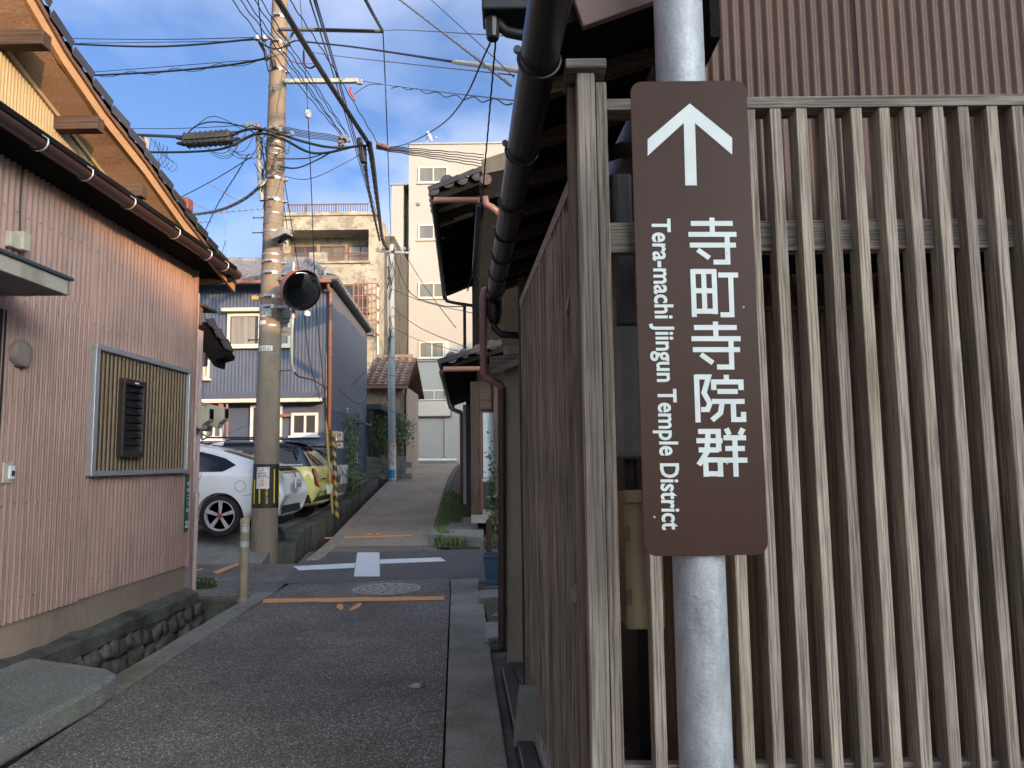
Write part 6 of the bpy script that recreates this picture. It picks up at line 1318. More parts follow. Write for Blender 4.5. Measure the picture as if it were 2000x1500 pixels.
# warning wrap with yellow bars
w1, w0 = pz(906), pz(991)
m = MB(); m.tube([pole_at(w0), pole_at(w1)], 0.2, 36, radii=[pole_r(w0) + 0.006, pole_r(w1) + 0.006]); wr = obj('warning_wrap', m, M['hazard_black'], up_, auto=True)
def on_pole(th, z, off):
    c = pole_at(z); r = pole_r(z) + off; return c + V((r * math.sin(th), -r * math.cos(th), 0))
for i, th in enumerate((-1.22, -0.62, -0.12, 0.42, 1.0, 1.6, 2.3, 3.0, 3.8)):
    hi = pz(916) if i in (4, 5, 6) else pz(936); w = 0.13
    m = MB(); m.grid(lambda u, v: on_pole(th - w / 2 + w * u - 0.03 * v, pz(982) + (hi - pz(982)) * v, 0.009), 3, 4); obj('yellow_bar', m, paint('worn_yellow_bar', (0.72, 0.5, 0.02), (0.02, 0.02, 0.02), (0.45, 0.6)) if i == 3 else M['yellow'], wr)
def curved(name, th0, th1, z0, z1, off, mt, par, n=8):
    m = MB(); m.grid(lambda u, v: on_pole(th0 + (th1 - th0) * u, z0 + (z1 - z0) * v, off), n, 2); return obj(name, m, mt, par)
n0, n1 = pz(953.5), pz(912); th0, th1 = -0.42, 0.56
nt = curved('notice', th0, th1, n0, n1, 0.011, M['paper'], up_)
def nmap(u0, u1, v0, v1): return lambda u, v: on_pole(th0 + (th1 - th0) * (u0 + (u1 - u0) * u), n0 + (n1 - n0) * (v0 + (v1 - v0) * v), 0.0125)
for s_, u0, u1, v0, v1 in (('この先', 0.12, 0.55, 0.80, 0.89), ('観光客多い', 0.12, 0.86, 0.66, 0.76), ('通行注意!!', 0.12, 0.86, 0.53, 0.63)): text_map('lettering', s_, nmap(u0, u1, v0, v1), M['black_ink'], nt, 0.01)
for u0, u1, v0, v1 in ((0.06, 0.22, .93, .95), (0.4, 0.6, .93, .95), (0.78, 0.94, .93, .95), (0.06, 0.22, .47, .49), (0.4, 0.6, .47, .49), (0.78, 0.94, .47, .49), (.05, .08, .83, .95), (.92, .95, .83, .95), (.05, .08, .47, .58), (.92, .95, .47, .58)):
    m = MB(); f = nmap(u0, u1, v0, v1); m.grid(f, 2, 1); obj('red_corner', m, M['red_ink'], nt)
for k in range(5):
    v = 0.40 - 0.065 * k; m = MB(); m.grid(nmap(0.36, 0.6, v - 0.022, v + 0.012), 2, 1); obj('orange_mark', m, plain('orange_print', (0.7, 0.2, 0.06), 0.6) if k == 0 else bpy.data.materials['orange_print'], nt)
    for u0, u1 in ((0.07, 0.33), (0.64, 0.94)): m = MB(); m.grid(nmap(u0, u1, v - 0.012, v - 0.002), 2, 1); obj('small_print', m, M['steel'], nt)
curved('tag_strip', -1.25, -0.9, pz(946), pz(906), 0.012, M['paper'], up_, 4)
# number plates
p1 = curved('number_plate', -0.75, 0.35, pz(622), pz(610), 0.004, M['paper'], up_); text_map('lettering', '404129', lambda u, v: on_pole(-0.7 + 1.0 * u, pz(621) + (pz(613) - pz(621)) * v, 0.006), M['black_ink'], p1)
p2 = curved('number_plate', -0.8, -0.1, pz(637), pz(629), 0.004, M['paper'], up_)
p3 = curved('number_plate', -0.75, 0.55, pz(688), pz(678), 0.004, M['paper'], up_); text_map('lettering', '28 63 62', lambda u, v: on_pole(-0.65 + 1.05 * u, pz(687) + (pz(680) - pz(687)) * v, 0.006), M['black_ink'], p3)
p4 = curved('number_plate', -0.7, 0.3, pz(611.5), pz(606), 0.012, M['galv'], up_)
# cross arms
a, b = pt(556, 159, PYY - 0.1), pt(700, 158, PYY - 0.1); m = MB(); m.beam(a, b, 0.07, 0.07); obj('cross_arm', m, plain('pale_green_arm', (0.5, 0.52, 0.42), 0.5, 0.2), up_, bevel=0.008)
m = MB(); m.beam(pt(697, 160, PYY - .1), pt(708, 160, PYY - .1), 0.05, 0.09); obj('arm_end', m, M['steel'], up_, bevel=0.01)
a, b = pt(545, 57, PYY - 0.15), pt(746, 61, PYY - 1.0); m = MB(); m.tube([a, b], 0.03, 10); obj('strut', m, M['cable_grey'], up_)
a, b = pt(556, 90, PYY - 0.1), pt(575, 60, PYY - 0.2); m = MB(); m.beam(a, b, 0.03, 0.03); obj('brace', m, M['galv'], up_)
a = pt(512, 75, PYY - .15); m = MB(); m.tube([pt(497, 74, PYY - .15), pt(545, 74, PYY - .15)], 0.03, 8); m.lathe([(0.05, 0), (0.05, 0.06)], 10, pt(502, 78, PYY - .2)); m.lathe([(0.05, 0), (0.05, 0.06)], 10, pt(516, 78, PYY - .2)); obj('insulator_rack', m, M['steel'], up_, auto=True)
# riser conduit on the left of the pole
m = MB(); m.tube([pt(503, 247, PYY - .1), pt(504, 262, PYY - .1), pt(507, 340, PYY - .1), pt(512, 392, PYY - .08)], 0.045, 8); obj('riser', m, M['pole_grey'], up_, auto=True)
for k, (x, y) in enumerate(((510, 268), (514, 300), (512, 330), (516, 360), (518, 286))): m = MB(); m.tube([pt(x, y, PYY - .12), pt(x + 3, y + 22, PYY - .14), pt(x - 1, y + 45, PYY - .12)], 0.012, 6); obj('loose_lead', m, M['cable'], up_, smooth=True)
for px, py in ((490, 243), (498, 244), (505, 246), (483, 245), (537, 247), (541, 250), (548, 256), (571, 262)):
    c = pt(px, py, PYY - .2); m = MB(); m.lathe([(0.03, -.03), (0.035, 0), (0.03, .03)], 8, c, (1, 0, .2)); m.box(c.x - .02, c.x + .02, c.y - .02, c.y + .02, c.z, c.z + .05); obj('cable_clamp', m, M['steel'], up_)
m = MB(); m.tube([pt(507, 83, PYY - .2), pt(517, 100, PYY - .22), pt(521, 118, PYY - .22)], 0.028, 8); obj('sleeve', m, M['cable'], up_, smooth=True)
m = MB(); m.tube([pt(533, 118, PYY - .2), pt(536, 132, PYY - .2)], 0.04, 8); obj('sleeve', m, M['cable'], up_)
# lamp
lp = thing('security_lamp', 'small grey floodlight clamped to the utility pole above the mirror', 'lamp', pt(548, 462, PYY - .3))
c = pt(549, 459, PYY - .35); m = MB(); m.obox(c, (0.13, -0.03, 0.045), (0.03, 0.1, 0.0), (-0.025, 0, 0.055)); obj('housing', m, plain('lamp_grey', (0.3, 0.3, 0.29), 0.5), lp, bevel=0.02)
m = MB(); m.obox(c + V((0.02, -0.01, -0.058)), (0.12, -0.03, 0.042), (0.028, 0.09, 0.0), (-0.004, 0, 0.01)); obj('lens', m, M['car_glass'], lp)
m = MB(); m.tube([c + V((0.02, 0.05, 0)), c + V((0.08, 0.1, -0.1)), c + V((-0.08, 0.2, -0.05))], 0.015, 6); m.tube([c + V((0.1, 0, 0.0)), c + V((0.2, -0.02, 0.05))], 0.014, 6); obj('bracket', m, M['steel'], lp)
# traffic mirror
mc = pt(588, 567, PYY - .55)
tm_ = thing('traffic_mirror', 'round convex traffic mirror with orange hood fixed to utility pole', 'mirror', mc)
nrm = V((0.58, -0.74, -0.34)).normalized(); MR = 0.315
m = MB(); m.lathe([(MR * 1.0, 0.0), (MR * .96, 0.012), (MR * .8, 0.021), (MR * .5, 0.031), (MR * .2, 0.036), (0.005, 0.037)], 48, mc, nrm); obj('glass', m, plain('mirror_face', (0.2, 0.21, 0.23), 0.05, 1.0), tm_, auto=True)
m = MB(); m.lathe([(MR * 0.98, -0.004), (MR * 1.0, -0.006), (MR * 1.0, -0.03), (MR * 0.96, -0.09), (MR * .3, -0.12), (0.01, -0.12)], 48, mc, nrm); obj('shell', m, M['orange_mirror'], tm_, auto=True)
m = MB(); m.lathe([(MR * 0.985, 0.01), (MR * 1.015, 0.01), (MR * 1.015, -0.006)], 48, mc, nrm, 0, False); obj('rim', m, M['dark_frame'], tm_, auto=True)
ta = nrm.cross(V((0, 0, 1))).normalized(); tb2 = ta.cross(nrm).normalized()
def rim_pt(a, r, h): return mc + ta * (r * math.cos(a)) + tb2 * (r * math.sin(a)) + nrm * h
m = MB(); m.grid(lambda u, v: rim_pt(-0.3 * PI + 1.05 * PI * u, MR * 1.02 + 0.006 * v, 0.0 + (0.13 * math.sin(PI * min(1, max(0, u))) ** .6) * v), 30, 3); obj('hood', m, M['orange_mirror'], tm_, smooth=True)
for py in (548, 602):
    c = pole_at(pz(py)); q = pt(575, py - 3, PYY - .35); m = MB(); m.beam(c + V((0.15, -0.1, 0)), q, 0.05, 0.05); obj('arm', m, M['galv'], tm_, bevel=0.006)
m = MB(); m.tube([pt(573, 512, PYY - .35), pt(572, 622, PYY - .35)], 0.03, 12); m.tube([pt(572, 612, PYY - .35), pt(572, 622, PYY - .35)], 0.036, 12); obj('post', m, M['galv'], tm_, auto=True)
m = MB(); m.beam(mc - nrm * 0.09, pt(573, 556, PYY - .35), 0.05, 0.09); obj('pivot', m, M['galv'], tm_)
# grey rounded panel and lower plate behind the pole, below the mirror
sb2 = thing('rounded_panel', 'grey rounded panel with lower plate clamped behind the utility pole', 'sign', pt(553, 620, PYY + .25))
m = MB(); m.prism([pt(552 + 16 * math.cos(a), 612 + 27 * math.sin(a), PYY + .24) for a in frange(0, 2 * PI, 24)[:-1]], (0, 0.006, 0)); obj('panel', m, plain('panel_grey', (0.18, 0.2, 0.23), 0.6), sb2)
m = MB(); m.prism([pt(x, y, PYY + .24) for x, y in ((540, 640), (566, 639), (568, 643), (568, 653), (565, 656), (540, 657))], (0, 0.006, 0)); obj('lower_panel', m, plain('panel_grey_low', (0.2, 0.22, 0.25), 0.6), sb2)
for py in (620, 628, 647): m = MB(); m.beam(pt(545, py, PYY + .23), pt(566, py, PYY + .23), 0.02, 0.02); obj('rail', m, M['steel'], sb2)
a = pt(499, 582, PYY - .1); m = MB(); m.box(a.x - 0.055, a.x + 0.045, a.y - .03, a.y + .03, a.z - 0.035, a.z + 0.035); obj('marker_box', m, plain('amber_marker', (0.5, 0.34, 0.1), 0.5), up_, bevel=0.006)
# cable closure on the left span
cb = thing('cable_closure', 'black ribbed cable splice box hung on the wires left of pole', 'splice box', pt(407, 272, PYY - .2))
a, b = pt(360, 275, PYY - .2), pt(452, 268, PYY - .2); d = b - a
m = MB(); m.beam(a, b, 0.2, 0.19); bx_ = obj('case', m, plain('closure_black', (0.04, 0.042, 0.045), 0.55), cb, bevel=0.03)
for k in range(9): q = a + d * (k + .5) / 9; m = MB(); m.beam(q - d.normalized() * .006, q + d.normalized() * .006, 0.22, 0.2); obj('rib', m, plain('closure_rib', (0.05, 0.052, 0.055), 0.55) if k == 0 else bpy.data.materials['closure_rib'], cb)
m = MB(); m.beam(a + V((0.02, -0.02, -0.02)), b + V((0, -0.02, -0.02)), 0.22, 0.03); obj('flange', m, bpy.data.materials['closure_rib'], cb)
for p, q in ((a + V((0, 0, .04)), a + V((-.14, 0, .05))), (a + V((0, 0, -.05)), a + V((-.12, 0, -.04))), (b + V((0, 0, .05)), b + V((.14, 0, .09))), (b + V((0, 0, -.05)), b + V((.14, 0, -.02)))): m = MB(); m.tube([p, q], .04, 10, radii=[.045, .018]); obj('boot', m, M['cable'], cb, auto=True)
a, b = pt(702, 270, 12.6), pt(710, 318, 12.6)
m = MB(); m.beam(a, b, 0.12, 0.09); tobj('cable_closure', m, M['cable'], 'narrow black cable closure hanging at the wire junction right of pole', 'splice box', bevel=0.02)
a = pt(277, 279, 13.4); m = MB(); m.box(a.x - .1, a.x + .09, 13.3, 13.5, a.z - .1, a.z + .1); tobj('terminal_box', m, M['beige_plastic'], 'pale beige terminal box on the wires above the pink roof', 'terminal box', bevel=.02)

# ================================================================== OVERHEAD CABLES
def spline(P_, n=8):
    out = []
    for i in range(len(P_) - 1):
        p0, p1, p2, p3 = P_[max(i - 1, 0)], P_[i], P_[i + 1], P_[min(i + 2, len(P_) - 1)]
        for k in range(n):
            t = k / n; out.append(0.5 * ((2 * p1) + (p2 - p0) * t + (2 * p0 - 5 * p1 + 4 * p2 - p3) * t * t + (3 * p1 - p0 - 3 * p2 + p3) * t ** 3))
    return out + [P_[-1]]
def cab(px, r, label, group, mt='cable', wav=0.0, wl=0.35, spiral=None, sag=0.0, n=10, seg=6):
    P_ = [pt(*q) for q in px]
    if len(P_) == 2 and sag:
        P_ = [P_[0].lerp(P_[1], t) - V((0, 0, 4 * sag * t * (1 - t))) for t in frange(0, 1, 8)]
    pts = spline(P_, n)
    if wav:
        L = 0; q = []; prev = pts[0]
        dense = []
        for a, b in zip(pts, pts[1:]):
            k = max(1, int((b - a).length / (wl / 14)))
            dense += [a.lerp(b, i / k) for i in range(k)]
        pts = dense + [pts[-1]]; o = []
        for i, p in enumerate(pts):
            L += (p - prev).length; prev = p; o.append(p + V((0.4 * wav * math.sin(L / wl * 2 * PI), 0, wav * math.sin(L / wl * 2 * PI + .6))))
        pts = o
    m = MB(); m.tube(pts, r, seg); o = tobj('overhead_cable', m, M[mt], label, 'cable', group, smooth=True)
    if spiral:
        dense = []
        for a, b in zip(pts, pts[1:]):
            k = max(1, int((b - a).length / (spiral[1] / 8))); dense += [a.lerp(b, i / k) for i in range(k)]
        L = 0; q = []; prev = dense[0]
        for p in dense: L += (p - prev).length; prev = p; q.append(p + V((0.5 * spiral[0] * math.cos(L / spiral[1] * 2 * PI), 0.5 * spiral[0] * math.sin(L / spiral[1] * 2 * PI), spiral[0] * math.sin(L / spiral[1] * 2 * PI))))
        m = MB(); m.tube(q, spiral[2], 5); obj('lashing_wire', m, M[spiral[3]], o, smooth=True)
    return o
G1 = 'overhead cables around the utility pole'
cab([(505, -62, 5.6), (544, 0, 6.3), (600, 92, 7.7), (660, 186, 10.0), (721, 279, 12.6)], 0.027, 'thick black overhead cable bundle crossing in front of the pole top', G1, spiral=(0.03, 0.5, 0.004, 'cable'))
cab([(500, -62, 5.7), (539, 0, 6.4), (596, 94, 7.8), (656, 188, 10.1), (717, 281, 12.7)], 0.016, 'black cable strapped beside the thick bundle crossing the pole top', G1)
cab([(721, 280, 12.6), (728, 320, 14), (738, 400, 18), (748, 470, 24), (762, 492, 26)], 0.05, 'black lashed cable running down from the junction to the grey pole', G1, spiral=(0.09, 0.6, 0.008, 'cable'))
cab([(712, 285, 12.6), (716, 340, 15), (726, 400, 19), (742, 470, 25)], 0.03, 'dark cable hanging below the junction towards the weathered building', G1, spiral=(0.07, 0.7, 0.007, 'cable'))
gthin = 'thin wires from upper left to the junction'
for a, b in (((450, -4), (664, 262)), ((466, -4), (668, 264)), ((478, -4), (672, 268)), ((494, -4), (676, 262)), ((507, -4), (682, 268))):
    cab([(a[0], a[1], 8.5), ((a[0] + b[0]) / 2 + random.uniform(-3, 3), (a[1] + b[1]) / 2 + 2, 10.4), (b[0], b[1], 12.8)], 0.0075, 'thin wavy black wire running from above the pole to the junction', gthin, wav=0.008, wl=0.5)
for a, b in (((604, -4), (733, 425)), ((612, -4), (736, 430)), ((616, -4), (739, 432))):
    cab([(a[0], a[1], 9), ((a[0] + b[0]) / 2 - 4, (a[1] + b[1]) / 2 - 20, 15), (b[0], b[1], 24)], 0.012, 'straight thin black wire descending to the grey pole', 'straight wires to the grey pole')
cab([(566, 0, 8.4), (640, 115, 10.2), (738, 280, 12.8)], 0.008, 'thin wavy wire right of the thick cable bundle', G1, wav=0.008, wl=0.5)
cab([(504, -4, 10.5), (512, 75, 11), (524, 140, 11.3)], 0.009, 'short drop wire left of the pole head', G1)
cab([(60, 82, 14.5), (300, 91, 13), (500, 76, PYY - .15)], 0.017, 'thick black wire from behind the pink roof to the pole head', G1, sag=0)
cab([(60, 74, 14.5), (300, 77, 13), (500, 73, PYY - .15)], 0.007, 'upper thin wire from behind the pink roof to the pole head', G1)
cab([(60, 86, 14.6), (300, 82.5, 13), (470, 80, 12), (500, 76, PYY - .15)], 0.006, 'lower thin wire from behind the pink roof to the pole head', G1)
cab([(80, 152, 14.5), (300, 141, 13), (440, 128, 12), (530, 112, PYY - .2)], 0.018, 'black service cable with looped lashing left of the pole', G1, spiral=(0.07, 1.25, 0.006, 'cable'))
cab([(80, 148, 14.5), (300, 132, 13), (440, 121, 12), (530, 116, PYY - .2)], 0.006, 'messenger wire above the looped service cable', G1)
cab([(500, 76, PYY - .2), (520, 90, PYY - .3), (545, 95, PYY - .3), (575, 80, PYY - .3), (600, 82, PYY - .4), (700, 93, 10), (887, 121, 7)], 0.013, 'black cable running from pole to the ivory sleeve', G1)
cab([(886, 121, 7.0), (1010, 137, 5.4)], 0.022, 'ivory protective sleeve over a cable near the right eave', G1, 'orange_wrap', seg=10)
cab([(600, 100, PYY - .2), (655, 109, 11), (1006, 147, 5.5)], 0.006, 'thin grey wire below the ivory sleeve', G1, 'cable_grey')
cab([(746, 59, PYY - 1), (800, 59, 10), (1022, 72, 5.5)], 0.006, 'thin grey strand from strut to right eave', G1, 'cable_grey')
cab([(572, 56, PYY - .2), (660, 58, 11), (746, 61, PYY - 1)], 0.02, 'lashed cable lying along the pole strut', G1, spiral=(0.03, 0.35, 0.005, 'cable'))
cab([(712, -4, 8.5), (730, 30, 9.4), (747, 60, PYY - 1)], 0.025, 'thick dark twisted cable dropping to the strut end', G1, spiral=(0.03, 0.3, 0.006, 'cable_grey'))
cab([(748, 62, PYY - 1), (752, 150, 11.5), (757, 282, 13), (764, 480, 26)], 0.009, 'taut wire dropping from strut end past the white building', G1)
cab([(704, 158, PYY - .1), (800, 172, 10), (1002, 196, 5.2)], 0.006, 'thin strand from the cross arm to the right eave', G1, 'cable_grey')
cab([(764, 174, 10.6), (790, 172, 10.2), (880, 188, 8), (1002, 201, 5.2)], 0.006, 'wavy thin wire under the cross arm strand', G1, wav=0.02, wl=1.1)
cab([(690, 185, 11), (720, 166, 11), (745, 165, 10.8)], 0.005, 'short curled wire end by the cross arm', G1)
cab([(776, -4, 7.5), (880, 75, 6), (998, 167, 4.3)], 0.009, 'twisted pale cable slanting down to the right gutter', G1, 'cable_grey', spiral=(0.011, 0.18, 0.005, 'cable'))
cab([(838, -4, 7.5), (930, 80, 6), (1004, 151, 4.3)], 0.004, 'thin straight wire slanting to the right gutter', G1)
cab([(963, 72, 3.5), (945, 110, 3.9), (905, 195, 5.4), (860, 245, 7.6), (800, 279, 10.5), (762, 288, 13)], 0.0055, 'sagging black drop wire from hopper to the junction', G1, wav=0.004, wl=0.12)
cab([(969, 70, 3.5), (962, 150, 3.9), (950, 290, 4.6), (940, 400, 5.1), (925, 520, 5.4), (913, 568, 5.55)], 0.005, 'black drop wire hanging in front of the tiled house', G1, wav=0.003, wl=0.1)
for k, (y0, y1) in enumerate(((284, 302), (286, 308), (288, 314), (289, 320), (291, 326))): cab([(735, y0, 12.9), (800, y0 + (y1 - y0) * .3, 14), (945, y1, 17)], 0.011, 'thin wire fanning out in front of the white building', 'wires fanning out in front of the white building', wav=0.006, wl=0.8)
cab([(200, 262, 14), (300, 265, 13), (362, 268, PYY - .2)], 0.028, 'black cable entering the splice box from the roof side', G1)
cab([(200, 288, 14), (290, 297, 13), (420, 293, 12), (480, 270, PYY - .2), (520, 250, PYY - .25)], 0.02, 'black cable looping under the splice box', G1)
cab([(200, 250, 14.2), (340, 251, 12.5), (490, 244, PYY - .2)], 0.006, 'messenger wire above the splice box', G1)
cab([(455, 262, PYY - .2), (490, 252, PYY - .25), (530, 256, PYY - .3), (590, 276, 11.8), (650, 288, 12.3), (720, 284, 12.7)], 0.022, 'black cable from splice box round the pole to the junction', G1)
cab([(455, 285, PYY - .2), (500, 262, PYY - .25), (545, 268, PYY - .35), (600, 296, 11.9), (640, 298, 12.2), (690, 286, 12.6)], 0.022, 'sagging black cable from splice box to the junction', G1)
cab([(545, 325, PYY - .2), (580, 328, 11.8), (620, 312, 12.1), (660, 292, 12.4), (715, 284, 12.7)], 0.014, 'low sagging cable between pole and junction', G1)
cab([(540, 310, PYY - .2), (600, 309, 11.9), (640, 298, 12.2), (690, 288, 12.6)], 0.01, 'lower thin cable between pole and junction', G1)
for k in range(5): cab([(540, 247 + 2.8 * k, PYY - .2), (600, 256 + 3.0 * k, 11.9), (668, 268 + 2.6 * k, 12.6)], 0.0065, 'thin twisted wire strung between pole and junction', 'wires strung between pole and junction', wav=0.007, wl=0.9)
cab([(362, 265, PYY - .2), (385, 245, PYY - .3), (420, 238, PYY - .3), (470, 246, PYY - .3), (500, 262, PYY - .3)], 0.011, 'looped slack cable over the splice box', G1)
cab([(380, 248, PYY - .3), (410, 228, PYY - .3), (440, 234, PYY - .3), (480, 258, PYY - .3)], 0.006, 'thin slack loop over the splice box', G1)
for k in range(5):
    x, y = 300 + 8 * k, 285 + 4 * k; cab([(x - 6, y - 16, 13), (x + 8 - 3 * k, y + 6, 12.9), (x + 14, y + 22, 12.9), (x + 3, y + 34, 12.9), (x - 8, y + 14, 12.9), (x - 4, y - 14, 13)], 0.004, 'thin looped spare wire hanging by the terminal box', 'loose loops of spare wire')
for k in range(7):
    x, y = random.Random(k).uniform(420, 490), random.Random(k + 50).uniform(280, 295); cab([(x - 30, y, PYY - .25), (x - 10, y + 14, PYY - .3), (x + 15, y + 12, PYY - .3), (x + 32, y - 16, PYY - .3), (x + 44, y - 30, PYY - .25)], 0.005, 'thin looped spare wire hanging below the splice box', 'loose loops of spare wire')
for k in range(9):
    rr2 = random.Random(k * 3 + 1); x, y = rr2.uniform(500, 545), rr2.uniform(250, 330)
    cab([(x - 10, y, PYY - .24), (x + 4, y + rr2.uniform(8, 26), PYY - .28), (x + 18, y + rr2.uniform(10, 40), PYY - .25), (x + rr2.uniform(24, 40), y + rr2.uniform(-12, 12), PYY - .2)], 0.006, 'thin tangled wire wrapped around the utility pole', 'tangled wires on the pole')
cab([(348, 388, 15), (420, 350, 13.4), (492, 306, PYY - .1)], 0.009, 'straight wire from above the blue roof to the pole', G1)
cab([(386, 482, 17), (425, 400, 14.5), (462, 340, 12.8), (486, 300, PYY - .1)], 0.01, 'twisted wire from roof antenna to the pole', G1, wav=0.01, wl=0.4)
cab([(340, 418, 15), (375, 419, 14.5), (430, 410, 13.4), (475, 390, 12.3), (505, 366, PYY - .15), (520, 350, PYY - .2)], 0.028, 'sagging grey spiral-wrapped cable left of the pole', G1, 'cable_grey', spiral=(0.028, 0.3, 0.01, 'orange_wrap'))
gw = [(586, -4, PYY - .2), (596, 130, PYY), (601, 214, PYY + .1)]
cab(gw, 0.007, 'guy wire above the round white insulator', G1)
c = pt(601.5, 223, PYY + .1); m = MB(); m.lathe([(0.012, -.075), (0.045, -.055), (0.058, 0), (0.045, .055), (0.012, .075)], 14, c, (0.04, 0, 1)); tobj('guy_insulator', m, M['white_frame'], 'round white guy wire insulator beside the utility pole', 'insulator', auto=True)
cab([(602, 232, PYY + .1), (609, 390, PYY + .8), (618, 600, 13.5), (640, 830, 15.2)], 0.008, 'guy wire running down from the white insulator to its guard', G1)
cab([(545, 285, PYY), (560, 380, 12), (588, 560, 13), (604, 700, 14), (628, 790, 16)], 0.008, 'black wire descending beside the mirror to the blue house', G1)
cab([(547, 290, PYY), (552, 380, 12), (566, 480, 13)], 0.007, 'short wire descending right of the pole', G1)
c = pt(600, 613, 13.2); m = MB(); m.lathe([(0.012, -.06), (0.05, -.04), (0.06, 0), (0.05, .04), (0.012, .06)], 14, c); tobj('guy_insulator', m, M['white_frame'], 'white insulator on the wire below the traffic mirror', 'insulator', auto=True)
cab([(571.5, 622, PYY - .35), (570, 660, PYY - .34), (570, 705, PYY - .3), (574, 726, PYY - .2)], 0.02, 'cord wrapped in pale tape hanging below the mirror', G1, 'orange_wrap', spiral=(0.02, 0.06, 0.006, 'orange_wrap'), seg=8)
cab([(574, 726, PYY - .2), (586, 736, 12.6), (612, 743, 15), (640, 760, 18.6)], 0.014, 'black cord from the taped end to the blue house', G1)
cab([(530, 336, 13), (600, 350, 12.5), (680, 315, 12.6), (720, 290, 12.8)], 0.006, 'single sagging wire low between pole and junction', G1)
for k in range(14):
    rr2 = random.Random(k + 90); x, y = 668 + rr2.uniform(-6, 12), 272 + rr2.uniform(-6, 12)
    m = MB() if k == 0 else m
    c = pt(x, y, 12.6 + rr2.uniform(-.1, .1)); m.obox(c, (rr2.uniform(.02, .05), 0, rr2.uniform(-.02, .02)), (0, .03, 0), (0, 0, rr2.uniform(.015, .03)))
    if k == 13: tobj('cable_clamps', m, M['cable_grey'], 'cluster of wire clamps at the junction right of pole', 'clamp')
m = MB()
for k in range(7): c = pt(738 + 3.5 * k, 281 + 1.2 * k, 12.9); m.lathe([(0.03, -.03), (0.035, .03)], 8, c, (1, 0, 0))
tobj('cable_clamps', m, mat('rusty_clamp', (0.24, 0.15, 0.11), None, 8, 0.8), 'row of rusty wire clamps beside the white building top', 'clamp')
cab([(686, 170, 11), (684, 180, 11), (690, 190, 11), (693, 196, 11)], 0.016, 'short red cable marker hanging under the cross arm', G1, 'red_ink')
cab([(562, 117, PYY - .2), (585, 124, 11), (612, 124, 10.9)], 0.008, 'red wire curving from pole to the thick bundle', G1, 'red_ink')
cab([(593, 100, 11), (594, 125, 10.8), (605, 133, 10.6), (616, 128, 10.5)], 0.014, 'black hooked cable loop by the thick bundle', G1)

# ================================================================== GREY POLE further up the street
lb = pt(766, 937, 25.6)
gp = thing('utility_pole', 'slim grey steel pole with crossarms and pasted notice up the street', 'utility pole', (lb.x, lb.y, zr(25.6) - 0.1))
m = MB(); t_ = pt(764, 478, 25.6); m.tube([(lb.x, lb.y, 0.5), (t_.x, lb.y, t_.z)], 0.12, 20, radii=[0.135, 0.10]); obj('shaft', m, M['pole_grey'], gp, auto=True)
gx = lambda py: lb.x + (t_.x - lb.x) * ((937 - py) / 459)
for py in (700, 735, 770, 805, 660, 620): z = pt(765, py, 25.6).z; m = MB(); m.lathe([(0.133, 0), (0.133, 0.03)], 16, (gx(py), lb.y, z)); obj('band', m, M['cable_grey'], gp)
for x0, x1, y in ((733, 771, 490), (764, 800, 492)): m = MB(); m.beam(pt(x0, y, 25.5), pt(x1, y + 2, 25.5), 0.06, 0.07); obj('cross_arm', m, M['steel'], gp)
for x in (738, 748, 756, 772, 782, 790, 799): c = pt(x, 489, 25.5); m = MB(); m.lathe([(0.03, 0), (0.05, .04), (0.03, .12)], 8, c); obj('insulator', m, M['cable_grey'], gp)
for k, (x, y) in enumerate(((760, 500), (758, 520), (766, 512), (762, 540), (760, 640), (758, 660), (762, 620))): m = MB(); m.tube([pt(x, y, 25.45), pt(x + 4, y + 20, 25.4), pt(x - 2, y + 45, 25.45)], 0.014, 6); obj('lead', m, M['cable'], gp, smooth=True)
m = MB(); m.tube([pt(757, 500, 25.5), pt(760, 880, 25.5)], 0.03, 8); obj('riser', m, M['pole_grey'], gp)
nw0, nw1 = pt(763, 937, 25.4).z, pt(763, 866, 25.4).z
def gmap(th, z, off):
    f = (z - lb.z) / (t_.z - lb.z); r = 0.135 - 0.035 * f + off; return V((lb.x + (t_.x - lb.x) * f + r * math.sin(th) - 0.0, lb.y - r * math.cos(th), z))
m = MB(); m.grid(lambda u, v: gmap(-1.5 + 3.0 * u, nw0 + (nw1 - nw0) * v, 0.012), 12, 2); wrp = obj('yellow_wrap', m, plain('pale_yellow_wrap', (0.62, 0.55, 0.2), 0.5), gp)
def gpart(name, u0, u1, v0, v1, mt, off=0.016): m = MB(); m.grid(lambda u, v: gmap(-0.95 + 1.9 * (u0 + (u1 - u0) * u), nw0 + (nw1 - nw0) * (v0 + (v1 - v0) * v), off), 6, 1); obj(name, m, mt, wrp)
gpart('notice', 0, 1, 0.02, 0.98, M['paper'], 0.014); gpart('red_heading', 0.04, 0.96, 0.89, 0.97, M['red_ink']); gpart('blue_block', 0.04, 0.96, 0.04, 0.28, plain('blue_print', (0.03, 0.28, 0.6), 0.5)); gpart('yellow_edge', 0.0, 0.06, 0.3, 0.88, bpy.data.materials['pale_yellow_wrap']); gpart('orange_edge', 0.08, 0.14, 0.3, 0.88, bpy.data.materials['orange_print'])
for c_ in range(3):
    for r_ in range(11):
        if (c_ * 7 + r_ * 3) % 5: gpart('print_mark', 0.32 + .2 * c_, 0.42 + .2 * c_, 0.84 - 0.045 * r_, 0.868 - 0.045 * r_, M['black_ink'], 0.018)
for k in range(3): gpart('print_mark', 0.2 + .22 * k, 0.34 + .22 * k, 0.91, 0.95, M['white_ink'], 0.018)
G2 = 'service wires from the grey pole'
cab([(770, 500, 25.5), (800, 570, 24), (860, 596, 20), (912, 598, 17)], 0.014, 'service wire sagging from grey pole to the tiled house', G2)
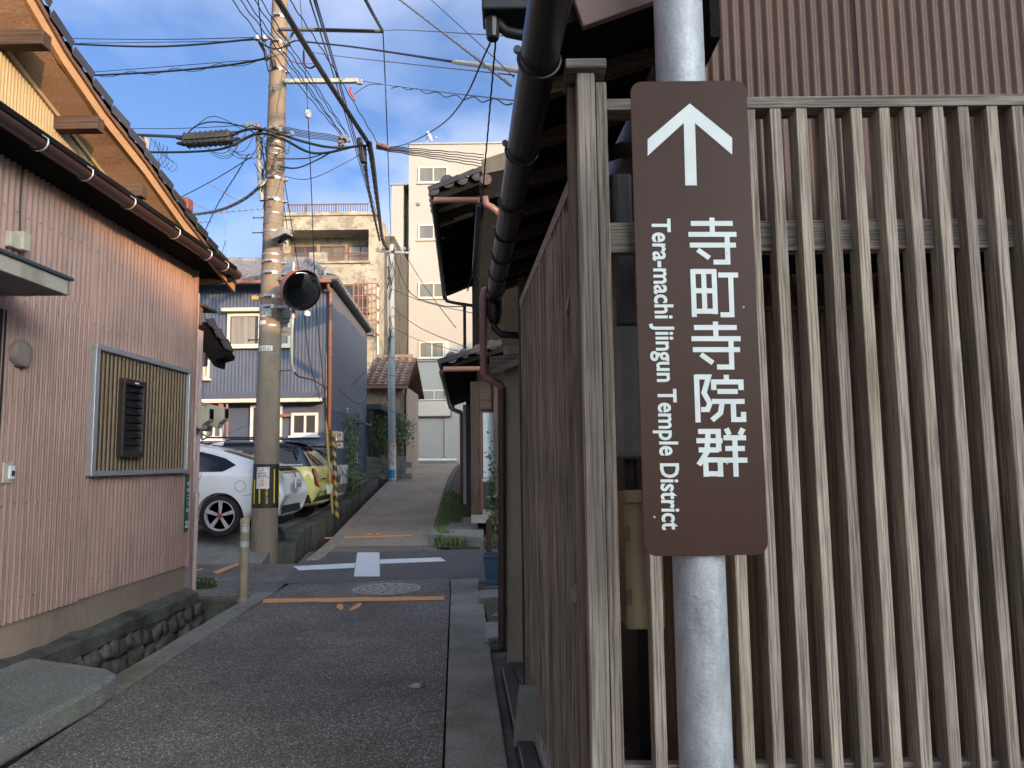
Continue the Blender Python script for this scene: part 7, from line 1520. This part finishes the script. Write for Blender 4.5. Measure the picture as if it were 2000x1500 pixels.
cab([(790, 494, 25.5), (830, 560, 23), (890, 640, 18.5)], 0.011, 'straight service wire from crossarm to wall bracket', G2)
cab([(766, 565, 25.5), (830, 590, 23), (925, 612, 18)], 0.01, 'middle service wire from grey pole across the white building', G2)
cab([(766, 600, 25.5), (820, 640, 23), (915, 680, 18)], 0.01, 'lower service wire from grey pole across the white building', G2)
cab([(766, 640, 25.5), (820, 665, 23), (910, 690, 18)], 0.009, 'lowest service wire from grey pole across the white building', G2)
cab([(752, 600, 25.5), (735, 640, 26), (715, 780, 20), (660, 760, 19)], 0.008, 'loose wire from grey pole to the blue house', G2)
cab([(720, 720, 25.5), (670, 770, 21), (640, 800, 18.7)], 0.01, 'wire crossing the blue house side wall', G2)
cab([(440, 470, 20), (400, 640, 18.9), (398, 800, 18.5)], 0.008, 'antenna lead hanging across the blue house front', G2)

# ================================================================== STREET FURNITURE
bp = on_z(475, 1172, 0.02)
bo_ = thing('bollard', 'tan bollard with silver reflective bands beside the ditch', 'bollard', bp)
bh_ = pt(474, 1011, bp.y).z
m = MB(); m.lathe([(0.062, 0), (0.062, 0.02), (0.047, 0.03), (0.046, bh_ - .05), (0.044, bh_ - .045), (0.04, bh_ - .02)], 24, (bp.x, bp.y, 0)); obj('tube', m, M['bollard'], bo_, auto=True)
m = MB(); m.lathe([(0.049, bh_ - .07), (0.05, bh_ - .02), (0.04, bh_ - .004), (0.01, bh_)], 24, (bp.x, bp.y, 0)); obj('cap', m, plain('tan_cap', (0.42, 0.33, 0.17), 0.5), bo_, auto=True)
for y0, y1 in ((1019, 1026), (1028, 1039), (1057, 1068)):
    a, b = pt(474, y1, bp.y).z, pt(474, y0, bp.y).z; m = MB(); m.lathe([(0.0475, 0), (0.0475, b - a)], 24, (bp.x, bp.y, a)); obj('reflective_band', m, M['reflect'], bo_, auto=True)
mh = on_z(755, 1150.5, 0); MRr = 0.36
mhc = thing('manhole_cover', 'round patterned cast iron manhole cover set in the alley', 'manhole', mh)
m = MB(); m.lathe([(MRr + 0.03, 0.001), (MRr + 0.03, 0.007), (MRr, 0.008), (MRr - 0.004, 0.003)], 48, mh); obj('frame', m, M['iron'], mhc, auto=True)
m = MB(); m.lathe([(MRr - 0.012, 0.002), (MRr - 0.012, 0.004)], 48, mh); obj('plate', m, M['hazard_black'], mhc)
def sector(r0, r1, a0, a1, z0, z1):
    m = MB(); n = 4
    P_ = [(r1 * math.cos(a), r1 * math.sin(a), z0) for a in frange(a0, a1, n)] + [(r0 * math.cos(a), r0 * math.sin(a), z0) for a in frange(a1, a0, n)]
    m.prism(P_, (0, 0, z1 - z0)); return m
for n_, r0, r1, gap in ((26, MRr - .045, MRr - .016, .05), (13, MRr - .13, MRr - .06, .12), (10, MRr - .2, MRr - .145, .14), (7, MRr - .28, MRr - .215, .2), (4, 0.02, MRr - .295, .3)):
    me = sector(r0, r1, 0, 2 * PI / n_ - gap, 0.004, 0.0095).mesh('tread'); setmats(me, M['iron'])
    for k in range(n_): inst('tread', me, mhc, mh, (0, 0, 2 * PI * k / n_ + n_))
rs = on_z(814, 1341, 0); 
m = MB(); m.lathe([(0.055, 0.001), (0.055, 0.006), (0.045, 0.012), (0.01, 0.014)], 24, rs); tobj('road_stud', m, mat('worn_stud', (0.3, 0.31, 0.36), (0.12, 0.12, 0.14), 20, 0.3, 0.6), 'small round metal survey stud in the asphalt', 'road stud', auto=True)
gr = thing('drain_grate', 'steel drain grate at the car park entrance', 'grate', on_z(408, 1087, 0.004))
a, b = on_z(384, 1092, 0.004), on_z(432, 1081, 0.004)
m = MB(); m.box(a.x, b.x, a.y, b.y, 0.001, 0.004); obj('pit', m, M['dark_hole'], gr)
for k in range(9): m = MB(); x = a.x + (b.x - a.x) * k / 8; m.box(x - .012, x + .012, a.y, b.y, 0.005, 0.016); obj('bar', m, M['steel'], gr)
for y in (a.y, (a.y + b.y) / 2, b.y): m = MB(); m.box(a.x, b.x, y - .01, y + .01, 0.0165, 0.022); obj('cross_bar', m, M['steel'], gr)
# concrete lumps at the pole foot
for px, py, s_, lb_ in ((478, 1078, 0.26, 'rough broken concrete lump at the foot of the pole'), (455, 1072, 0.17, 'smaller broken concrete lump by the drain grate')):
    c = on_z(px, py + 6, 0.02); me = rock(s_, s_ * .8, 0.14, int(s_ * 100)); m = MB(); m.add([V(v) + c + V((0, 0.15, 0.02)) for v in me.v], me.f); tobj('concrete_lump', m, M['concrete_dark'], lb_, 'rubble', smooth=True)
m = MB(); q = [pt(x, y, 12.0) for x, y in ((541, 1046), (543, 1034), (549, 1035), (553, 1044), (553, 1054))]; m.tube(spline(q), 0.035, 10); tobj('drain_hose', m, M['rubber'], 'bent black drain hose at the wall end by the pole', 'hose', smooth=True)
# guy wire guard, striped
def striped(name, label, p, q, r, n_):
    t = thing(name, label, 'guard', q); p, q = V(p), V(q)
    for k in range(n_):
        a, b = p.lerp(q, k / n_), p.lerp(q, (k + 1) / n_); m = MB(); d = (b - a).normalized(); sx = V((0, 0, 0))
        m.tube([a, b], r, 12); v = []
        for i, w in enumerate(m.v):
            w = V(w); v.append(tuple(w + d * ((w - (a if i < 12 else b)).x * 0.9)))
        m.v = v; obj('stripe', m, M['yellow_f'] if k % 2 == 0 else M['hazard_black'], t, auto=True)
    return t
gb_ = V((-3.5, 14.6, zr(14.6))); gb_ = pt(658, 1010, 14.9)
m_y = plain('faded_yellow', (0.3, 0.19, 0.04), 0.65); M['yellow_f'] = m_y
striped('guy_wire_guard', 'yellow and black striped guy wire guard beside the parked cars', pt(651, 845, 15.6), gb_, 0.045, 17)
m = MB(); m.tube([pt(650, 1005, 14.95), pt(643, 920, 15.2), pt(637, 823, 15.6)], 0.028, 10); tobj('guy_wire_guard', m, m_y, 'plain yellow guy wire guard leaning against the striped one', 'guard', auto=True)
striped('marker_post', 'thin striped marker pole next to the small tan house', pt(786, 845, 27.0), pt(781, 935, 26.6), 0.035, 14)

# ================================================================== PLANTS
def leaf_mesh(pts, size, rnd, fold=0.35):
    m = MB()
    for p in pts:
        s = size * rnd.uniform(0.6, 1.3); a = V((rnd.gauss(0, 1), rnd.gauss(0, 1), rnd.gauss(-.2, .7))).normalized(); b = a.cross(V((rnd.gauss(0, 1), rnd.gauss(0, 1), rnd.gauss(0, 1)))).normalized(); c = a.cross(b) * fold
        p = V(p); m.add([p, p + a * s * .5 + b * s * .28 + c * s * .2, p + a * s, p + a * s * .5 - b * s * .28 + c * s * .2], [(0, 1, 2, 3)])
    return m
def bush(name, label, c, rx, ry, rz, n, size, mt, seed, group=None, clumps=10):
    rnd = random.Random(seed); c = V(c); t = thing(name, label, 'plant', c, group)
    cl_ = [c + V((rnd.uniform(-1, 1) * rx * .75, rnd.uniform(-1, 1) * ry * .75, rz * rnd.uniform(.15, .95))) for _ in range(clumps)]; pts = []
    for i in range(n):
        k = rnd.choice(cl_); d = V((rnd.gauss(0, 1), rnd.gauss(0, 1), rnd.gauss(0, 1))); pts.append(k + V((d.x * rx * .28, d.y * ry * .28, d.z * rz * .15)))
    obj('foliage', leaf_mesh(pts, size, rnd), mt, t)
    m = MB()
    for k in cl_[:6]: m.tube([c, c.lerp(k, .5) + V((0.02, 0, 0.05)), k], 0.012, 5, radii=[.016, .01, .004])
    obj('stems', m, M['stem'], t); return t
bush('shrub', 'dark leafy shrub in front of the carport beside the grey pole', pt(743, 925, 26.3), 0.45, 0.4, 2.1, 1500, 0.11, M['leaf'], 1, clumps=16)
bush('shrub', 'lighter leafy shrub just right of the grey pole', pt(786, 880, 27.0) + V((0, 0, .3)), 0.35, 0.25, 1.1, 700, 0.10, M['leaf_pale'], 2)
bush('vine', 'climbing vine on the side wall of the blue house', V((sideX(21.6) + 0.12, 21.6, 0.6)), 0.14, 0.9, 2.1, 1500, 0.075, M['leaf_pale'], 3, clumps=26)
bush('garden_plant', 'bright green low plant in dark planter by the blue house', pt(672, 948, 19.8), 0.4, 0.35, 0.35, 500, 0.08, M['leaf_pale'], 4)
bush('garden_plant', 'yellow green plant spilling over the low wall', pt(690, 942, 21.0), 0.35, 0.3, 0.25, 350, 0.08, mat('yellowish_leaf', (0.26, 0.27, 0.07), (0.16, 0.19, 0.05), 7, .6), 5)
bush('fern', 'dark green fern growing at the pink house corner over the ditch', on_z(392, 1150, 0.0) + V((0, .1, -0.12)), 0.14, 0.12, 0.22, 420, 0.05, M['leaf'], 6)
bush('potted_plant', 'thin dark leafy plant against the door of the tiled house', V((pt(966, 930, 12.6).x, 12.6, 0.25)), 0.12, 0.1, 1.3, 260, 0.09, M['leaf'], 8, clumps=12)
bush('dead_shrub', 'dry flower stems beside the striped marker pole', pt(784, 928, 26.8), 0.16, 0.15, 0.8, 260, 0.07, mat('dry_leaf', (0.24, 0.12, 0.1), (0.14, 0.09, 0.06), 7, .8), 9)
def weeds(name, poly_fn, n, h, seed, mt, lean=0.5):
    rnd = random.Random(seed); m = MB()
    for _ in range(n):
        p = poly_fn(rnd); hh = h * rnd.uniform(.4, 1.25); a = rnd.uniform(0, 2 * PI); l = lean * hh * rnd.uniform(.3, 1.4); d = V((math.cos(a), math.sin(a), 0)); w = V((-d.y, d.x, 0)) * rnd.uniform(.004, .009)
        b = p + d * l * .35 + V((0, 0, hh * .65)); t = p + d * l + V((0, 0, hh * rnd.uniform(.75, 1)))
        m.add([p - w, p + w, b + w * .8, t, b - w * .8], [(0, 1, 2, 3, 4)])
    o = obj(name, m, mt); o['kind'] = 'stuff'; o['label'] = 'green weeds growing along the kerb of the tiled house'; o['category'] = 'weeds'; return o
weeds('weeds', lambda r: (lambda y: V((xr(y) + 0.12 + r.uniform(0, .45), y, zr(y) + .02)))(r.uniform(15.2, 20.5)), 1300, 0.3, 1, M['grass'])
weeds('weeds', lambda r: (lambda u: V((-1.35 + 2.2 * u, 12.72 + r.uniform(-.06, .22) + (0.5 * (0.12 - u) if u < .12 else 0), 0.0)))(r.random()), 1700, 0.2, 2, M['grass'])
weeds('weeds', lambda r: (lambda y: V((xr(y) + 0.1 + r.uniform(0, .2), y, zr(y) + .02)))(r.uniform(13.0, 15.4)), 900, 0.24, 3, M['grass'])
weeds('weeds', lambda r: (lambda y: V((wx(y) - r.uniform(0, .3), y, zw(y) + .02)))(r.uniform(19.5, 23)), 500, 0.14, 4, M['grass'])

rl = random.Random(21); m = MB()
for k in range(90):
    yq = rl.uniform(3.3, 12.5); side = rl.random()
    xq = (xr(yq) + rl.gauss(-0.03, 0.05)) if side < .6 else (xl(yq) + rl.gauss(0.05, 0.06))
    s_ = rl.uniform(.008, .02); an_ = rl.uniform(0, 6.28); p_ = V((xq, yq, 0.026)); d1 = V((math.cos(an_), math.sin(an_), 0)) * s_; d2 = V((-d1.y, d1.x, 0)) * .45
    m.add([p_ - d1, p_ + d2 + V((0, 0, .006)), p_ + d1 + V((0, 0, .003)), p_ - d2 + V((0, 0, .005))], [(0, 1, 2, 3)])
o = obj('leaf_litter', m, mat('leaf_litter', (0.16, 0.11, 0.07), (0.1, 0.085, 0.05), 30, .9)); o['kind'] = 'stuff'; o['label'] = 'bits of dry leaf litter along the kerbs'; o['category'] = 'litter'
# ================================================================== SMALL THINGS
def slabq(name, px, z, h, mt, label, cat, bev=0.015): m = MB(); m.prism([on_z(x, y, z) for x, y in px], (0, 0, -h)); return tobj(name, m, mt, label, cat, bevel=bev)
slabq('stone_slab', [(836, 1042), (868, 1003), (944, 1003), (944, 1048)], 0.20, 0.22, M['slabstone'], 'worn stone step slab in front of the tiled house door', 'slab')
slabq('stone_slab', [(868, 962), (885, 940), (912, 940), (910, 962)], 0.55, 0.3, M['slabstone'], 'pale paving slab further along the tiled house front', 'slab')
slabq('stone_slab', [(936, 1152), (975, 1150), (975, 1165), (936, 1168)], 0.09, 0.16, M['slabstone'], 'white flat stone on top of the small pile by the pipe', 'stone', .01)
slabq('stone_slab', [(934, 1130), (978, 1129), (978, 1148), (935, 1149)], 0.06, 0.12, M['concrete_dark'], 'grey flat stone under the blue flower pot', 'stone', .01)
slabq('stone_slab', [(946, 1215), (980, 1213), (980, 1242), (949, 1246)], 0.04, 0.1, M['slabstone'], 'lower tan stone at the foot of the drain pipe', 'stone', .01)
q = on_z(962, 1140, 0.06)
po = thing('flower_pot', 'square blue plastic flower pot beside the drain pipe', 'flower pot', q)
def frustum(c, w0, w1, z0, z1): return [(c.x + sx * w, c.y + sy * w, z) for z, w in ((z0, w0), (z1, w1)) for sx, sy in ((-1, -1), (1, -1), (1, 1), (-1, 1))]
m = MB(); m.add(frustum(q, 0.075, 0.1, q.z + .03, q.z + .30), [(3, 2, 1, 0), (0, 1, 5, 4), (1, 2, 6, 5), (2, 3, 7, 6), (3, 0, 4, 7), (4, 5, 6, 7)]); obj('body', m, M['pot_blue'], po, bevel=.012)
m = MB(); m.add(frustum(q, 0.108, 0.11, q.z + .295, q.z + .335), [(3, 2, 1, 0), (0, 1, 5, 4), (1, 2, 6, 5), (2, 3, 7, 6), (3, 0, 4, 7), (4, 5, 6, 7)]); obj('rim', m, M['pot_blue'], po, bevel=.008)
m = MB(); m.add(frustum(q, 0.085, 0.09, q.z, q.z + .05), [(3, 2, 1, 0), (0, 1, 5, 4), (1, 2, 6, 5), (2, 3, 7, 6), (3, 0, 4, 7), (4, 5, 6, 7)]); obj('saucer', m, M['pot_blue'], po, bevel=.008)
m = MB(); m.add(frustum(q, 0.095, 0.095, q.z + .336, q.z + .342), [(3, 2, 1, 0), (0, 1, 5, 4), (1, 2, 6, 5), (2, 3, 7, 6), (3, 0, 4, 7), (4, 5, 6, 7)]); obj('soil', m, M['soil'], po)
q2 = on_z(955, 1118, 0.0); m = MB(); m.tube([(q2.x, q2.y, 0), (q2.x + .01, q2.y, pt(955, 1016, q2.y).z)], 0.04, 10); tobj('wooden_stake', m, M['old_wood_z'], 'short dark wooden stake standing behind the blue pot', 'stake', auto=True)
q = on_z(960, 1262, -0.03)
for k in range(7):
    rr2 = random.Random(k); 
    if k == 0: m = MB()
    c = on_z(955 + 7 * k, 1262 + rr2.uniform(-4, 4), 0.0); g_ = rock(.05, .05, .035, k, 8, 5); m.add([V(v) + c for v in g_.v], g_.f)
o = obj('pebbles', m, M['stone'], smooth=True); o['kind'] = 'stuff'; o['label'] = 'small pebbles at the foot of the drain pipe'; o['category'] = 'pebbles'
c = on_z(968, 1212, 0.07); m = MB(); m.add([c + V((-.06, 0, .02)), c + V((-.01, -.03, .05)), c + V((.06, 0, .03)), c + V((0, .03, .06))], [(0, 1, 2, 3)]); m.prism([c + V((-.05, .01, .0)), c + V((0, -.02, .02)), c + V((.05, .01, 0))], (0, 0, .004)); tobj('dry_leaf', m, mat('dead_leaf', (0.42, 0.3, 0.22), None, 9, .8), 'curled dry leaf lying on the stones', 'leaf')
def block(px, py, z, dx, dy, h, label):
    c = on_z(px, py, z); m = MB(); m.box(c.x - dx, c.x + dx, c.y, c.y + dy, z, z + h); m.box(c.x - dx * .7, c.x + dx * .7, c.y - .003, c.y + .02, z + h * .3, z + h * .7, 1); return tobj('concrete_block', m, [M['concrete'], M['dark_hole']], label, 'block', bevel=.008)
block(586, 1009, 0.33, 0.12, 0.35, 0.1, 'hollow concrete block behind the white car bumper')
block(620, 984, 0.36, 0.14, 0.6, 0.1, 'long concrete block behind the yellow car')
ouu = thing('outdoor_unit', 'white air conditioner outdoor unit beside the blue house', 'outdoor unit', pt(664, 940, 19.6))
a, b = pt(658, 942, 19.6), pt(674, 908, 19.6); m = MB(); m.box(a.x - .25, b.x, 19.6, 19.95, a.z, b.z); obj('case', m, M['white_frame'], ouu, bevel=.015)
m = MB(); m.lathe([(0.17, 0), (0.17, -.01)], 24, (a.x, 19.597, (a.z + b.z) / 2), (0, 1, 0)); obj('fan_grille', m, M['cable_grey'], ouu)
def mbox(px0, px1, py0, py1, Y, d, label):
    a, b = pt(px0, py1, Y), pt(px1, py0, Y); t = thing('electric_meter', label, 'meter box', a); m = MB(); m.box(a.x, b.x, Y, Y + d, a.z, b.z); obj('case', m, M['beige_plastic'], t, bevel=.02)
    m = MB(); m.box(a.x + .04, b.x - .04, Y - .008, Y, a.z + (b.z - a.z) * .45, b.z - .05); obj('window', m, M['pane_grey'], t); return t
mbox(649, 658, 842, 862, 18.5, .16, 'small electric meter on the blue house corner, next to a larger one'); mbox(658.5, 669, 843, 861, 18.6, .16, 'larger electric meter on the blue house corner'); mbox(656, 669, 864, 876, 18.6, .16, 'lower double meter on the blue house corner')
pl_ = thing('planter', 'dark plastic planter box below the blue house', 'planter', pt(662, 952, 19.2)); a = pt(662, 952, 19.2); m = MB(); m.add(frustum(a, .2, .27, a.z, a.z + .22), [(3, 2, 1, 0), (0, 1, 5, 4), (1, 2, 6, 5), (2, 3, 7, 6), (3, 0, 4, 7), (4, 5, 6, 7)]); obj('tub', m, M['hazard_black'], pl_, bevel=.015)
m = MB(); m.add(frustum(a, .29, .29, a.z + .2, a.z + .24), [(3, 2, 1, 0), (0, 1, 5, 4), (1, 2, 6, 5), (2, 3, 7, 6), (3, 0, 4, 7), (4, 5, 6, 7)]); obj('rim', m, M['hazard_black'], pl_, bevel=.01)

# ================================================================== unseen blocks added to shade the alley and the far facades
def add_shade_block(name, label, x0, x1, y0, y1, z1, mt, ridge=0.0):
    t = thing(name, label, 'house', ((x0 + x1) / 2, (y0 + y1) / 2, 0)); m = MB(); m.box(x0, x1, y0, y1, -0.5, z1); obj('wall', m, mt, t)
    m = MB()
    if ridge: m.prism([(x0 - .4, y0 - .4, z1), (x0 - .4, (y0 + y1) / 2, z1 + ridge), (x0 - .4, y1 + .4, z1), (x0 - .4, y1 + .4, z1 + .12), (x0 - .4, (y0 + y1) / 2, z1 + ridge + .12), (x0 - .4, y0 - .4, z1 + .12)], (x1 - x0 + .8, 0, 0))
    else: m.box(x0 - .05, x1 + .05, y0 - .05, y1 + .05, z1, z1 + .15)
    obj('roof', m, M['tile_grey'], t); return t
add_shade_block('shade_block', 'unseen block added far behind the viewpoint to shade the alley', 23.0, 44, -48, -36.0, 12.9, M['plaster_beige'])
add_shade_block('shade_block', 'unseen tall block added far to the right to shade the white building', 20.0, 30, 1, 15, 13.6, M['white_wall'])
